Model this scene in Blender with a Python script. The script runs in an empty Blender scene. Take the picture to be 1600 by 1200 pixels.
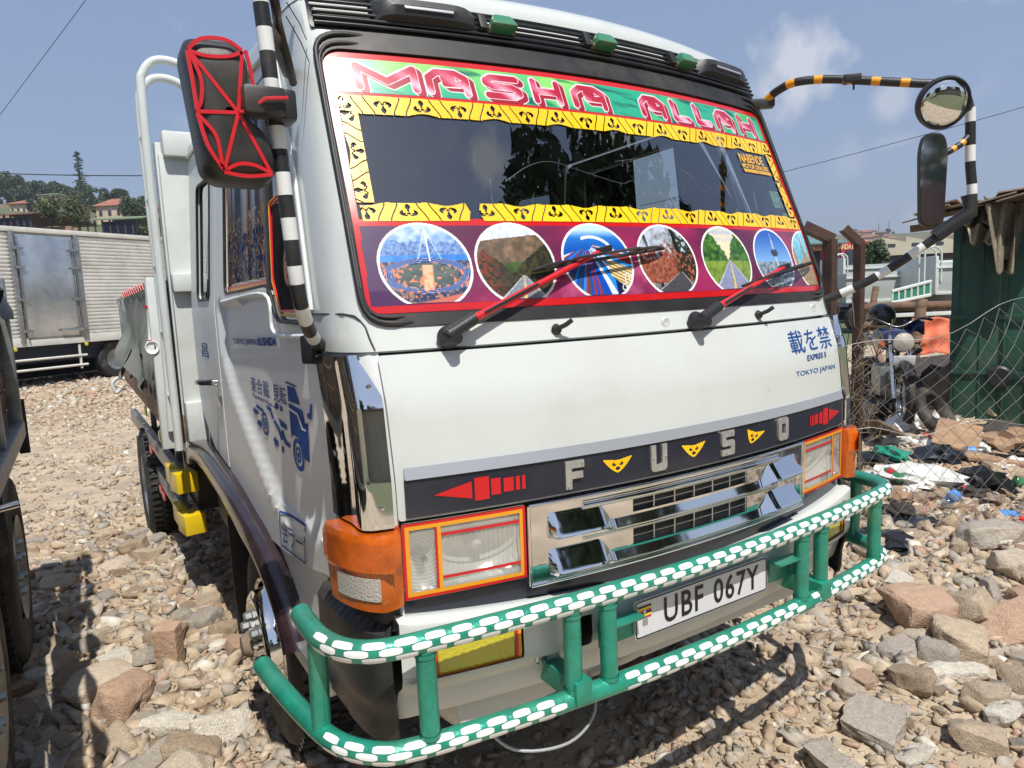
import bpy, bmesh, math, random
import numpy as np
from mathutils import Vector, Matrix, Euler, noise
from mathutils.geometry import delaunay_2d_cdt
random.seed(7); np.random.seed(7)
R = math.radians
scene = bpy.context.scene
COL = scene.collection

# ------------------------------------------------------------------ camera, sky, sun, exposure
cam_d = bpy.data.cameras.new('camera'); cam = bpy.data.objects.new('camera', cam_d); COL.objects.link(cam)
yaw, pitch, roll = R(31.70), R(7.06), R(-2.60)
_f = Vector((math.sin(yaw)*math.cos(pitch), math.cos(yaw)*math.cos(pitch), -math.sin(pitch)))
_r = Vector((math.cos(yaw), -math.sin(yaw), 0)); _u = _r.cross(_f)
_r2 = math.cos(roll)*_r + math.sin(roll)*_u; _u2 = -math.sin(roll)*_r + math.cos(roll)*_u
m3 = Matrix((_r2, _u2, -_f)).transposed().to_4x4(); m3.translation = Vector((-1.496, -1.4, 1.70))
cam.matrix_world = m3
cam_d.sensor_width = 36; cam_d.lens = 36*1091/1600; cam_d.clip_start = .05; cam_d.clip_end = 4000
scene.camera = cam
SUN = Vector((-.10, -.50, .87)).normalized()
w = bpy.data.worlds.new('World'); scene.world = w; w.use_nodes = True
nt = w.node_tree; nt.nodes.clear()
out = nt.nodes.new('ShaderNodeOutputWorld'); bg = nt.nodes.new('ShaderNodeBackground')
sky = nt.nodes.new('ShaderNodeTexSky'); sky.sky_type = 'NISHITA'; sky.sun_disc = False
sky.sun_elevation = math.asin(SUN.z); sky.sun_rotation = math.atan2(SUN.x, SUN.y)
sky.altitude = 1100; sky.air_density = 1.2; sky.dust_density = 2.2; sky.ozone_density = 1.2
bg.inputs['Strength'].default_value = .115
tc = nt.nodes.new('ShaderNodeTexCoord')
# thin fair-weather clouds: noise over the whole dome plus a few cumulus puffs by direction
nz = nt.nodes.new('ShaderNodeTexNoise'); nz.inputs['Scale'].default_value = 5.5; nz.inputs['Detail'].default_value = 9; nz.inputs['Roughness'].default_value = .58
nz.inputs['Distortion'].default_value = .4
mp = nt.nodes.new('ShaderNodeMapping'); mp.inputs['Scale'].default_value = (1, 1, 2.6)
nt.links.new(tc.outputs['Generated'], mp.inputs[0]); nt.links.new(mp.outputs[0], nz.inputs['Vector'])
rp = nt.nodes.new('ShaderNodeValToRGB'); rp.color_ramp.elements[0].position = .60; rp.color_ramp.elements[1].position = .82
rp.color_ramp.elements[1].color = (.55, .55, .55, 1)
nt.links.new(nz.outputs[0], rp.inputs[0])
def wmath(op, a, b=None, clamp=False):
    n = nt.nodes.new('ShaderNodeMath'); n.operation = op; n.use_clamp = clamp
    for i, v in enumerate((a, b)):
        if v is None: continue
        if isinstance(v, (int, float)): n.inputs[i].default_value = v
        else: nt.links.new(v, n.inputs[i])
    return n.outputs[0]
def pxdir(px, py):
    return (_r2*((px-800)/1091) + _u2*((600-py)/1091) + _f).normalized()
nz2 = nt.nodes.new('ShaderNodeTexNoise'); nz2.inputs['Scale'].default_value = 26; nz2.inputs['Detail'].default_value = 7; nz2.inputs['Roughness'].default_value = .55
nt.links.new(tc.outputs['Generated'], nz2.inputs['Vector'])
tot = rp.outputs[0]
for (d, rad, amp) in ((pxdir(1243, 112), .060, .8), (pxdir(1205, 124), .03, .4), (pxdir(1395, 160), .028, .5), (pxdir(1440, 345), .03, .35), (pxdir(1320, 250), .03, .22),
                      (Vector((.55, -.35, .62)).normalized(), .10, .9), (Vector((-.2, -.6, .72)).normalized(), .13, .8), (Vector((.28, -.46, .66)).normalized(), .06, .8),
                      (Vector((-.7, .3, .4)).normalized(), .12, .6), (Vector((-.5, -.8, .33)).normalized(), .13, .7), (Vector((.9, -.1, .3)).normalized(), .08, .6)):
    vm = nt.nodes.new('ShaderNodeVectorMath'); vm.operation = 'DISTANCE'
    nt.links.new(tc.outputs['Generated'], vm.inputs[0]); vm.inputs[1].default_value = d
    q = wmath('SUBTRACT', 1, wmath('DIVIDE', vm.outputs['Value'], rad))
    q = wmath('ADD', q, wmath('MULTIPLY', wmath('SUBTRACT', nz2.outputs[0], .5), 1.8))
    q = wmath('MULTIPLY', wmath('MULTIPLY', q, 1.5, True), amp)
    tot = wmath('MAXIMUM', tot, q)
veil = nt.nodes.new('ShaderNodeMixRGB'); veil.inputs[0].default_value = .65; nt.links.new(sky.outputs[0], veil.inputs[1]); veil.inputs[2].default_value = (2.0, 2.62, 4.2, 1)
mixc = nt.nodes.new('ShaderNodeMixRGB'); nt.links.new(tot, mixc.inputs[0]); nt.links.new(veil.outputs[0], mixc.inputs[1])
mixc.inputs[2].default_value = (5.6, 5.8, 6.2, 1)
nt.links.new(mixc.outputs[0], bg.inputs['Color']); nt.links.new(bg.outputs[0], out.inputs[0])
sl = bpy.data.lights.new('sun', 'SUN'); sl.energy = 4.4; sl.angle = R(.5); sl.color = (1, .95, .87)
so = bpy.data.objects.new('sun', sl); COL.objects.link(so); so.rotation_euler = SUN.to_track_quat('Z', 'Y').to_euler()
vs = scene.view_settings; vs.view_transform = 'Standard'; vs.look = 'None'; vs.exposure = .30; vs.gamma = 1; vs.use_curve_mapping = False
scene.cycles.max_bounces = 8; scene.cycles.transparent_max_bounces = 12; scene.cycles.glossy_bounces = 5
scene.cycles.caustics_reflective = False; scene.cycles.caustics_refractive = False

# ------------------------------------------------------------------ materials
def lin(c):
    c = np.asarray(c, float)
    return np.where(c <= .04045, c/12.92, ((c+.055)/1.055)**2.4)
M = {}
def mat(name, color, rough=.6, metal=0, var=0, vscale=8, bump=0, bscale=40, coat=0, color2=None, detail=6, dirt=0, spec=.5, obj=True, stretch=None, specks=0):
    m = bpy.data.materials.new(name); m.use_nodes = True; t = m.node_tree; p = t.nodes['Principled BSDF']
    p.inputs['Base Color'].default_value = (*color, 1); p.inputs['Roughness'].default_value = rough; p.inputs['Metallic'].default_value = metal
    p.inputs['Coat Weight'].default_value = coat; p.inputs['Coat Roughness'].default_value = .06; p.inputs['Specular IOR Level'].default_value = spec
    co = t.nodes.new('ShaderNodeTexCoord'); vec = co.outputs['Object']
    if stretch:
        mm = t.nodes.new('ShaderNodeMapping'); mm.inputs['Scale'].default_value = stretch; t.links.new(vec, mm.inputs[0]); vec = mm.outputs[0]
    if var or color2:
        n = t.nodes.new('ShaderNodeTexNoise'); n.inputs['Scale'].default_value = vscale; n.inputs['Detail'].default_value = detail; n.inputs['Roughness'].default_value = .62
        t.links.new(vec, n.inputs['Vector'])
        c2 = color2 or tuple(max(0, c*(1-var)) for c in color); c1 = color if color2 else tuple(min(1, c*(1+var*.6)) for c in color)
        r = t.nodes.new('ShaderNodeValToRGB'); r.color_ramp.elements[0].position = .36; r.color_ramp.elements[1].position = .66
        r.color_ramp.elements[0].color = (*c2, 1); r.color_ramp.elements[1].color = (*c1, 1)
        t.links.new(n.outputs[0], r.inputs[0]); t.links.new(r.outputs[0], p.inputs['Base Color'])
        if not metal:
            mr = t.nodes.new('ShaderNodeMapRange'); mr.inputs['To Min'].default_value = max(.03, rough-.1); mr.inputs['To Max'].default_value = min(1, rough+.12)
            t.links.new(n.outputs[0], mr.inputs[0]); t.links.new(mr.outputs[0], p.inputs['Roughness'])
    if dirt:   # dust film and specks on paint
        n2 = t.nodes.new('ShaderNodeTexNoise'); n2.inputs['Scale'].default_value = 3.2; n2.inputs['Detail'].default_value = 12; n2.inputs['Roughness'].default_value = .7
        t.links.new(vec, n2.inputs['Vector'])
        r2 = t.nodes.new('ShaderNodeValToRGB'); r2.color_ramp.elements[0].position = .5; r2.color_ramp.elements[1].position = .8
        r2.color_ramp.elements[1].color = (dirt, dirt, dirt, 1)
        t.links.new(n2.outputs[0], r2.inputs[0])
        mx = t.nodes.new('ShaderNodeMixRGB'); mx.inputs[2].default_value = (.30, .25, .19, 1); t.links.new(r2.outputs[0], mx.inputs[0])
        src = p.inputs['Base Color'].links[0].from_socket if p.inputs['Base Color'].links else None
        if src: t.links.new(src, mx.inputs[1])
        else: mx.inputs[1].default_value = (*color, 1)
        t.links.new(mx.outputs[0], p.inputs['Base Color'])
    if specks:   # stone chips and splashes
        n3 = t.nodes.new('ShaderNodeTexNoise'); n3.inputs['Scale'].default_value = 75; n3.inputs['Detail'].default_value = 3; t.links.new(vec, n3.inputs['Vector'])
        n4 = t.nodes.new('ShaderNodeTexNoise'); n4.inputs['Scale'].default_value = 4; t.links.new(vec, n4.inputs['Vector'])
        ad = t.nodes.new('ShaderNodeMath'); ad.operation = 'MULTIPLY_ADD'; ad.inputs[1].default_value = .22; t.links.new(n4.outputs[0], ad.inputs[0]); t.links.new(n3.outputs[0], ad.inputs[2])
        r3 = t.nodes.new('ShaderNodeValToRGB'); r3.color_ramp.elements[0].position = .86; r3.color_ramp.elements[1].position = .90; r3.color_ramp.elements[1].color = (specks,)*3+(1,)
        t.links.new(ad.outputs[0], r3.inputs[0]); m3_ = t.nodes.new('ShaderNodeMixRGB'); m3_.inputs[2].default_value = (.16, .12, .09, 1); t.links.new(r3.outputs[0], m3_.inputs[0])
        src = p.inputs['Base Color'].links[0].from_socket if p.inputs['Base Color'].links else None
        if src: t.links.new(src, m3_.inputs[1])
        else: m3_.inputs[1].default_value = (*color, 1)
        t.links.new(m3_.outputs[0], p.inputs['Base Color'])
    if bump:
        nb = t.nodes.new('ShaderNodeTexNoise'); nb.inputs['Scale'].default_value = bscale; nb.inputs['Detail'].default_value = 8; t.links.new(vec, nb.inputs['Vector'])
        b = t.nodes.new('ShaderNodeBump'); b.inputs['Strength'].default_value = bump; b.inputs['Distance'].default_value = .01
        t.links.new(nb.outputs[0], b.inputs['Height']); t.links.new(b.outputs[0], p.inputs['Normal'])
    M[name] = m; return m
def glassmat(name, tint, rough=.02, base=.06, ior=1.5, bump=0):
    m = bpy.data.materials.new(name); m.use_nodes = True; t = m.node_tree; t.nodes.clear()
    o = t.nodes.new('ShaderNodeOutputMaterial'); mx = t.nodes.new('ShaderNodeMixShader'); tr = t.nodes.new('ShaderNodeBsdfTransparent'); g = t.nodes.new('ShaderNodeBsdfGlossy')
    lw = t.nodes.new('ShaderNodeLayerWeight'); lw.inputs[0].default_value = .5; fr = t.nodes.new('ShaderNodeMath'); fr.operation = 'POWER'; fr.inputs[1].default_value = 4.2; t.links.new(lw.outputs['Facing'], fr.inputs[0])
    ad = t.nodes.new('ShaderNodeMath'); ad.operation = 'MULTIPLY_ADD'; ad.inputs[1].default_value = .92; ad.inputs[2].default_value = base+.04; ad.use_clamp = True
    t.links.new(fr.outputs[0], ad.inputs[0]); t.links.new(ad.outputs[0], mx.inputs[0])
    tr.inputs[0].default_value = (*tint, 1); g.inputs['Roughness'].default_value = rough; g.inputs[0].default_value = (.95, .97, 1, 1)
    t.links.new(tr.outputs[0], mx.inputs[1]); t.links.new(g.outputs[0], mx.inputs[2]); t.links.new(mx.outputs[0], o.inputs[0])
    M[name] = m; return m
def printmat(name, rough=.3, coat=.4):
    m = bpy.data.materials.new(name); m.use_nodes = True; t = m.node_tree; p = t.nodes['Principled BSDF']
    a = t.nodes.new('ShaderNodeAttribute'); a.attribute_name = 'Col'; t.links.new(a.outputs['Color'], p.inputs['Base Color'])
    p.inputs['Roughness'].default_value = rough; p.inputs['Coat Weight'].default_value = coat; p.inputs['Specular IOR Level'].default_value = .5 if coat else .08; M[name] = m; return m
printmat('print'); printmat('print_matt', .7, 0)
mat('white_paint', (.62, .655, .635), .28, coat=.5, dirt=.20, bump=.05, bscale=4, specks=.5)
mat('side_white', (.74, .77, .765), .40, coat=.12, dirt=.16, bump=.02, bscale=6, specks=.4)
mat('bed_white', (.64, .68, .66), .4, coat=.2, dirt=.3, var=.08, vscale=5, specks=.5)
mat('chrome', (.80, .80, .80), .05, 1, bump=.02, bscale=5)
mat('chrome_dull', (.62, .62, .63), .2, 1, var=.25, vscale=30)
mat('black_plastic', (.022, .023, .026), .42, bump=.15, bscale=260, dirt=.3)
mat('black_gloss', (.012, .012, .014), .16, coat=.6, dirt=.10)
mat('rubber', (.018, .018, .02), .5, dirt=.25, var=.3, vscale=20)
mat('navy', (.016, .018, .034), .3, coat=.4, dirt=.12)
mat('louver_black', (.014, .015, .018), .32, coat=.3, dirt=.15)
mat('fender_plum', (.022, .011, .016), .22, coat=.4, dirt=.14)
mat('green_paint', (.022, .30, .205), .34, .25, coat=.3, bump=.25, bscale=70, dirt=.30, var=.2, vscale=14, specks=.6)
mat('white_vinyl', (.80, .82, .81), .35, dirt=.2)
mat('red_tape', (.62, .015, .02), .3, coat=.2)
mat('red_vinyl', (.60, .012, .014), .22, coat=.5, dirt=.05)
mat('yellow_tape', (.85, .36, .02), .3)
mat('gold_vinyl', (.86, .46, .02), .3, coat=.3)
mat('blue_vinyl', (.010, .075, .30), .6, spec=.15)
mat('silver_strip', (.42, .44, .47), .35, .4, dirt=.15)
mat('badge_metal', (.50, .49, .46), .36, .45, var=.15, vscale=60)
mat('amber_lens', (.62, .12, .005), .12, coat=.8, bump=.25, bscale=500, var=.35, vscale=14)
mat('red_lens', (.42, .05, .015), .14, coat=.8)
mat('clear_lens', (.50, .46, .41), .12, coat=.8, bump=.5, bscale=160)
mat('reflector', (.78, .76, .70), .25, .25, bump=.12, bscale=20, coat=.5)
mat('fog_yellow', (.60, .52, .03), .12, coat=1, bump=.4, bscale=120)
mat('yellow_paint', (.78, .55, .012), .3, coat=.3, dirt=.15)
mat('galv', (.34, .36, .36), .42, .7, var=.3, vscale=12, dirt=.3)
mat('tyre', (.024, .023, .022), .72, var=.4, vscale=18, dirt=.75, bump=.3, bscale=60)
mat('dark_cab', (.03, .033, .036), .8)
mat('seat_cloth', (.05, .055, .07), .9, bump=.3, bscale=90)
mat('plate_white', (.66, .67, .69), .3)
mat('plate_black', (.006, .007, .009), .4)
mat('lamp_green', (.03, .22, .10), .25, coat=.5, dirt=.6)
mat('dirt_brown', (.22, .17, .12), .9, var=.3, vscale=20)
mat('canvas_grey', (.17, .185, .165), .85, var=.25, vscale=6, bump=.3, bscale=80, dirt=.35)
mat('wood_bare', (.33, .22, .14), .8, color2=(.16, .10, .065), vscale=3, bump=.5, bscale=20, stretch=(1, 1, 8))
mat('log_brown', (.20, .115, .075), .85, color2=(.09, .05, .035), vscale=4, bump=.6, bscale=18, stretch=(1, 1, 1))
mat('rust_steel', (.12, .062, .045), .65, .2, color2=(.06, .035, .03), vscale=7, bump=.2)
mat('cap_green', (.10, .22, .18), .5)
glassmat('windscreen_glass', (.66, .71, .70), .008, .16)
glassmat('side_glass', (.34, .38, .40), .01, .10)
glassmat('clear_glass', (.90, .90, .88), .02, .05)
def lensmat(name, col, k):
    m = bpy.data.materials.new(name); m.use_nodes = True; t = m.node_tree; p = t.nodes['Principled BSDF']; p.inputs['Base Color'].default_value = (*col, 1); p.inputs['Roughness'].default_value = .12; p.inputs['Coat Weight'].default_value = .8
    p.inputs['Metallic'].default_value = .25; mx = t.nodes.new('ShaderNodeMixShader'); tr = t.nodes.new('ShaderNodeBsdfTransparent'); mx.inputs[0].default_value = k; o = t.nodes['Material Output']
    t.links.new(tr.outputs[0], mx.inputs[1]); t.links.new(p.outputs[0], mx.inputs[2]); t.links.new(mx.outputs[0], o.inputs[0]); M[name] = m
lensmat('lens_glass', (.74, .73, .68), .48)
glassmat('scratch', (.85, .87, .88), .5, .12)

# ------------------------------------------------------------------ object helpers
def link(name, me, parent=None, material=None, smooth=False):
    o = bpy.data.objects.new(name, me); COL.objects.link(o)
    if material is not None:
        for mm in (material if isinstance(material, (list, tuple)) else [material]): me.materials.append(M[mm] if isinstance(mm, str) else mm)
    if parent: o.parent = parent
    if smooth: me.shade_smooth()
    return o
def raw(name, v, f, material, parent=None, smooth=False, mi=None):
    me = bpy.data.meshes.new(name)
    v = np.asarray(v, np.float32).reshape(-1, 3)
    if isinstance(f, np.ndarray):
        n, k = f.shape; me.vertices.add(len(v)); me.vertices.foreach_set('co', v.ravel())
        me.loops.add(n*k); me.loops.foreach_set('vertex_index', f.astype(np.int32).ravel())
        me.polygons.add(n); me.polygons.foreach_set('loop_start', np.arange(0, n*k, k, dtype=np.int32))
        me.update(calc_edges=True)
    else:
        me.from_pydata([tuple(map(float, p)) for p in v], [], [tuple(int(i) for i in q) for q in f])
    if mi is not None: me.polygons.foreach_set('material_index', np.asarray(mi, np.int32))
    me.validate(); return link(name, me, parent, material, smooth)
def tagt(o, label, cat=None, group=None, kind=None):
    if label: o['label'] = label
    if cat: o['category'] = cat
    if group: o['group'] = group
    if kind: o['kind'] = kind
    return o
def thing(name, label, cat, loc=(0, 0, 0), rz=0, group=None):
    o = bpy.data.objects.new(name, None); COL.objects.link(o); o.location = loc; o.rotation_euler = (0, 0, rz); o.empty_display_size = .2
    return tagt(o, label, cat, group)
def kids(o): return list(CH.get(o.name, [])) if False else [c for c in ALLC() if c.parent == o]
def ALLC(): return COL.objects
def copy_tree(o, parent=None, sub=None):
    ch = [c for c in o.children]
    c = o.copy(); COL.objects.link(c)
    if parent: c.parent = parent
    for k in ch: copy_tree(k, c)
    return c
def bevelled(bm, wdt, seg=2):
    if wdt: bmesh.ops.bevel(bm, geom=bm.edges[:], offset=wdt, segments=seg, affect='EDGES', profile=.6, clamp_overlap=True)
def tomesh(name, bm, material, parent=None, smooth=False):
    me = bpy.data.meshes.new(name); bm.to_mesh(me); bm.free(); o = link(name, me, parent, material)
    if smooth:
        me.shade_smooth(); 
        try: me.set_sharp_from_angle(angle=R(40))
        except Exception: pass
    return o
def add_box(bm, c, s, rot=(0, 0, 0), bev=0, taper=None):
    t = bmesh.new(); bmesh.ops.create_cube(t, size=1)
    for v in t.verts:
        k = 1 if taper is None or v.co.z < 0 else taper
        v.co = Vector((v.co.x*s[0]*k, v.co.y*s[1]*k, v.co.z*s[2]))
    bevelled(t, bev)
    mtx = Matrix.Translation(c) @ Euler(rot).to_matrix().to_4x4(); bmesh.ops.transform(t, matrix=mtx, verts=t.verts)
    me = bpy.data.meshes.new('_t'); t.to_mesh(me); t.free(); bm.from_mesh(me); bpy.data.meshes.remove(me)
def box(name, c, s, material, parent=None, rot=(0, 0, 0), bev=.004, taper=None, smooth=True):
    bm = bmesh.new(); add_box(bm, c, s, rot, bev, taper); return tomesh(name, bm, material, parent, smooth and bev > 0)
def cr(P, n=8, closed=False):
    P = [Vector(p) for p in P]; out_ = []
    N = len(P); rng = range(N if closed else N-1)
    for i in rng:
        p0 = P[(i-1) % N] if (closed or i > 0) else P[0]*2-P[1]; p1 = P[i]; p2 = P[(i+1) % N]
        p3 = P[(i+2) % N] if (closed or i+2 < N) else P[-1]*2-P[-2]
        for k in range(n):
            t = k/n; out_.append(.5*((2*p1)+(-p0+p2)*t+(2*p0-5*p1+4*p2-p3)*t*t+(-p0+3*p1-3*p2+p3)*t**3))
    if not closed: out_.append(P[-1])
    return out_
def resample(P, d):
    P = [Vector(p) for p in P]; L = [0]
    for a, b in zip(P, P[1:]): L.append(L[-1]+(b-a).length)
    n = max(2, int(round(L[-1]/d))+1); o = []; j = 0
    for i in range(n):
        s = L[-1]*i/(n-1)
        while j < len(L)-2 and L[j+1] < s: j += 1
        t = (s-L[j])/max(1e-9, L[j+1]-L[j]); o.append(P[j].lerp(P[j+1], t))
    return o, L[-1]
def frames(P):
    T = []
    for i in range(len(P)):
        a = P[max(0, i-1)]; b = P[min(len(P)-1, i+1)]; T.append((b-a).normalized())
    up = Vector((0, 0, 1)) if abs(T[0].z) < .95 else Vector((0, 1, 0))
    N = [(up-T[0]*up.dot(T[0])).normalized()]
    for i in range(1, len(P)):
        n = N[-1]-T[i]*N[-1].dot(T[i]); N.append(n.normalized())
    return T, N
def tube_data(P, r, seg=12, cap=True, stripe=None, step=None):
    if step: P, _ = resample(P, step)
    P = [Vector(p) for p in P]; T, N = frames(P); V = []; Fc = []; MI = []; s = 0
    for i, p in enumerate(P):
        b = T[i].cross(N[i]); rr = r(i/(len(P)-1)) if callable(r) else r
        for k in range(seg):
            a = 2*math.pi*k/seg; V.append(p+(N[i]*math.cos(a)+b*math.sin(a))*rr)
        if i:
            s += (P[i]-P[i-1]).length
            for k in range(seg):
                k2 = (k+1) % seg; Fc.append(((i-1)*seg+k, (i-1)*seg+k2, i*seg+k2, i*seg+k)); MI.append(stripe(s) if stripe else 0)
    if cap:
        Fc.append(tuple(range(seg))[::-1]); MI.append(MI[0] if MI else 0); n = (len(P)-1)*seg; Fc.append(tuple(range(n, n+seg))); MI.append(MI[-2] if MI else 0)
    return V, Fc, MI
def tube(name, P, r, material, parent=None, seg=12, stripe=None, step=None, cap=True):
    V, Fc, MI = tube_data(P, r, seg, cap, stripe, step); o = raw(name, V, Fc, material, parent, True, MI)
    try: o.data.set_sharp_from_angle(angle=R(50))
    except Exception: pass
    return o
class MB:
    def __init__(s): s.v = []; s.f = []; s.mi = []
    def add(s, V, Fc, mi=0):
        n = len(s.v); s.v += [tuple(p) for p in V]; s.f += [tuple(i+n for i in q) for q in Fc]; s.mi += [mi]*len(Fc)
    def tube(s, P, r, seg=8, mi=0, cap=True): V, Fc, _ = tube_data(P, r, seg, cap); s.add(V, Fc, mi)
    def box(s, c, d, rot=(0, 0, 0), mi=0):
        E = Euler(rot).to_matrix(); c = Vector(c)
        V = [c+E@Vector((x*d[0]/2, y*d[1]/2, z*d[2]/2)) for x in (-1, 1) for y in (-1, 1) for z in (-1, 1)]
        s.add(V, [(0, 1, 3, 2), (4, 6, 7, 5), (0, 4, 5, 1), (2, 3, 7, 6), (0, 2, 6, 4), (1, 5, 7, 3)], mi)
    def bar(s, a, b, r, mi=0, seg=6): s.tube([a, b], r, seg, mi)
    def build(s, name, material, parent=None, smooth=False):
        o = raw(name, s.v, s.f, material, parent, smooth, s.mi)
        if smooth:
            try: o.data.set_sharp_from_angle(angle=R(45))
            except Exception: pass
        return o
def lathe_data(prof, axis='x', seg=40):
    V = []; Fc = []; n = len(prof)
    for k in range(seg):
        a = 2*math.pi*k/seg
        for (t, r) in prof:
            if axis == 'x': V.append((t, r*math.cos(a), r*math.sin(a)))
            elif axis == 'y': V.append((r*math.cos(a), t, r*math.sin(a)))
            else: V.append((r*math.cos(a), r*math.sin(a), t))
    for k in range(seg):
        k2 = (k+1) % seg
        for i in range(n-1): Fc.append((k*n+i, k2*n+i, k2*n+i+1, k*n+i+1))
    return V, Fc
def lathe(name, prof, material, parent=None, axis='x', seg=40, loc=(0, 0, 0)):
    V, Fc = lathe_data(prof, axis, seg); V = [(a+loc[0], b+loc[1], c+loc[2]) for a, b, c in V]
    o = raw(name, V, Fc, material, parent, True)
    try: o.data.set_sharp_from_angle(angle=R(35))
    except Exception: pass
    bm = bmesh.new(); bm.from_mesh(o.data); bmesh.ops.recalc_face_normals(bm, faces=bm.faces); bm.to_mesh(o.data); bm.free()
    return o
def prism(name, pts, d0, d1, material, parent=None, plane='xz', bev=0, smooth=True):
    bm = bmesh.new(); lo = []; hi = []
    def P(a, b, d): return (a, d, b) if plane == 'xz' else ((d, a, b) if plane == 'yz' else (a, b, d))
    for a, b in pts: lo.append(bm.verts.new(P(a, b, d0))); hi.append(bm.verts.new(P(a, b, d1)))
    bm.faces.new(lo); bm.faces.new(hi[::-1]); n = len(pts)
    for i in range(n): bm.faces.new((lo[i], hi[i], hi[(i+1) % n], lo[(i+1) % n]))
    bmesh.ops.recalc_face_normals(bm, faces=bm.faces)
    bevelled(bm, bev); return tomesh(name, bm, material, parent, smooth and bev > 0)
# ---- 2D outlines
def rr(pts, rad, n=5):
    out_ = []; N = len(pts); rads = rad if isinstance(rad, (list, tuple)) else [rad]*N
    for i in range(N):
        p = Vector(pts[i]); a = Vector(pts[i-1]); b = Vector(pts[(i+1) % N]); r_ = rads[i]
        if r_ <= 0: out_.append(tuple(p)); continue
        u1 = (a-p).normalized(); u2 = (b-p).normalized(); d = min(r_, .45*(a-p).length, .45*(b-p).length)
        A = p+u1*d; Bq = p+u2*d
        for k in range(n+1):
            t = k/n; out_.append(tuple(A*(1-t)**2+p*2*t*(1-t)+Bq*t*t))
    return out_
def rect(x0, x1, z0, z1): return [(x0, z0), (x1, z0), (x1, z1), (x0, z1)]
def inpoly(pts, poly):
    x, y = pts[:, 0], pts[:, 1]; c = np.zeros(len(pts), bool); n = len(poly)
    for i in range(n):
        x1, y1 = poly[i]; x2, y2 = poly[(i+1) % n]
        if y1 == y2: continue
        m_ = ((y1 > y) != (y2 > y)) & (x < (x2-x1)*(y-y1)/(y2-y1)+x1); c ^= m_
    return c
def tri2d(outer, holes=(), step=.08):
    P = []; E = []
    for loop in [outer]+list(holes):
        L = []
        for i in range(len(loop)):
            a = np.array(loop[i], float); b = np.array(loop[(i+1) % len(loop)], float); k = max(1, int(np.ceil(np.linalg.norm(b-a)/step)))
            for j in range(k): L.append(a+(b-a)*j/k)
        s = len(P); P += L; E += [(s+i, s+(i+1) % len(L)) for i in range(len(L))]
    o = np.array(outer); x0, y0 = o.min(0); x1, y1 = o.max(0)
    gx = np.arange(x0+step*.5, x1, step); gy = np.arange(y0+step*.5, y1, step)
    if len(gx) and len(gy):
        G = np.array(np.meshgrid(gx, gy)).reshape(2, -1).T; ok = inpoly(G, outer)
        for h in holes: ok &= ~inpoly(G, h)
        G = G[ok]; B_ = np.array(P)
        if len(G):
            d = np.sqrt(((G[:, None]-B_[None])**2).sum(2)).min(1) if len(G)*len(B_) < 4e6 else np.full(len(G), 9)
            P += list(G[d > step*.35])
    v, e, f, *_ = delaunay_2d_cdt([Vector(p) for p in P], E, [], 0, 1e-7)
    v = np.array([tuple(a) for a in v]); f = np.array([t for t in f if len(t) == 3]); c = v[f].mean(1)
    ok = inpoly(c, outer)
    for h in holes: ok &= ~inpoly(c, h)
    a, b, d = v[f[:, 0]], v[f[:, 1]], v[f[:, 2]]; ar = np.abs((b[:, 0]-a[:, 0])*(d[:, 1]-a[:, 1])-(b[:, 1]-a[:, 1])*(d[:, 0]-a[:, 0]))
    return v, f[ok & (ar > 1e-10)]
def skin(name, fn, outer, holes=(), step=.08, off=0., thick=.004, material=None, parent=None, smooth=True):
    v2, f = tri2d(outer, holes, step)
    if callable(off): top = fn(v2, off(v2))
    else: top = fn(v2, np.full(len(v2), float(off)))
    n = len(v2); V = top; Fc = [tuple(t) for t in f]
    if thick:
        o0 = off(v2) if callable(off) else np.full(len(v2), float(off)); bot = fn(v2, o0-thick); V = np.vstack([top, bot])
        cnt = {}
        for a, b, c in f:
            for e in ((a, b), (b, c), (c, a)): cnt[e] = cnt.get(e, 0)+1
        Fc += [(c+n, b+n, a+n) for a, b, c in f]
        Fc += [(b, a, a+n, b+n) for (a, b) in cnt if (b, a) not in cnt]
    o = raw(name, V, Fc, material, parent)
    bm = bmesh.new(); bm.from_mesh(o.data); bmesh.ops.recalc_face_normals(bm, faces=bm.faces); bm.to_mesh(o.data); bm.free()
    if smooth:
        o.data.shade_smooth()
        try: o.data.set_sharp_from_angle(angle=R(32))
        except Exception: pass
    return o
# ---- flat text -> mesh data, mapped on a surface
def text2d(s, shear=0, bold=0, spacing=1):
    c = bpy.data.curves.new('_t', 'FONT'); c.body = s; c.size = 1; c.shear = shear; c.offset = bold; c.space_character = spacing; c.resolution_u = 3
    o = bpy.data.objects.new('_t', c); COL.objects.link(o); dg = bpy.context.evaluated_depsgraph_get(); dg.update()
    me = bpy.data.meshes.new_from_object(o.evaluated_get(dg)); v = np.array([tuple(a.co)[:2] for a in me.vertices]).reshape(-1, 2); f = [tuple(p.vertices) for p in me.polygons]
    bpy.data.objects.remove(o); bpy.data.curves.remove(c); bpy.data.meshes.remove(me); return v, f
def text_on(name, s, fn, corners, off, material, parent, **k):
    # corners: (u0,v0) lower-left, (u1,v1) lower-right, height h (in surface coordinates)
    v, f = text2d(s, **k)
    if len(v) == 0: return None
    mn, mx = v.min(0), v.max(0); t = (v-mn)/(mx-mn)
    (u0, w0), (u1, w1), h = corners
    q = np.stack([u0+(u1-u0)*t[:, 0], w0+(w1-w0)*t[:, 0]+h*t[:, 1]], 1)
    P = fn(q, np.full(len(q), off)); o = raw(name, P, f, material, parent); return o
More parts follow.
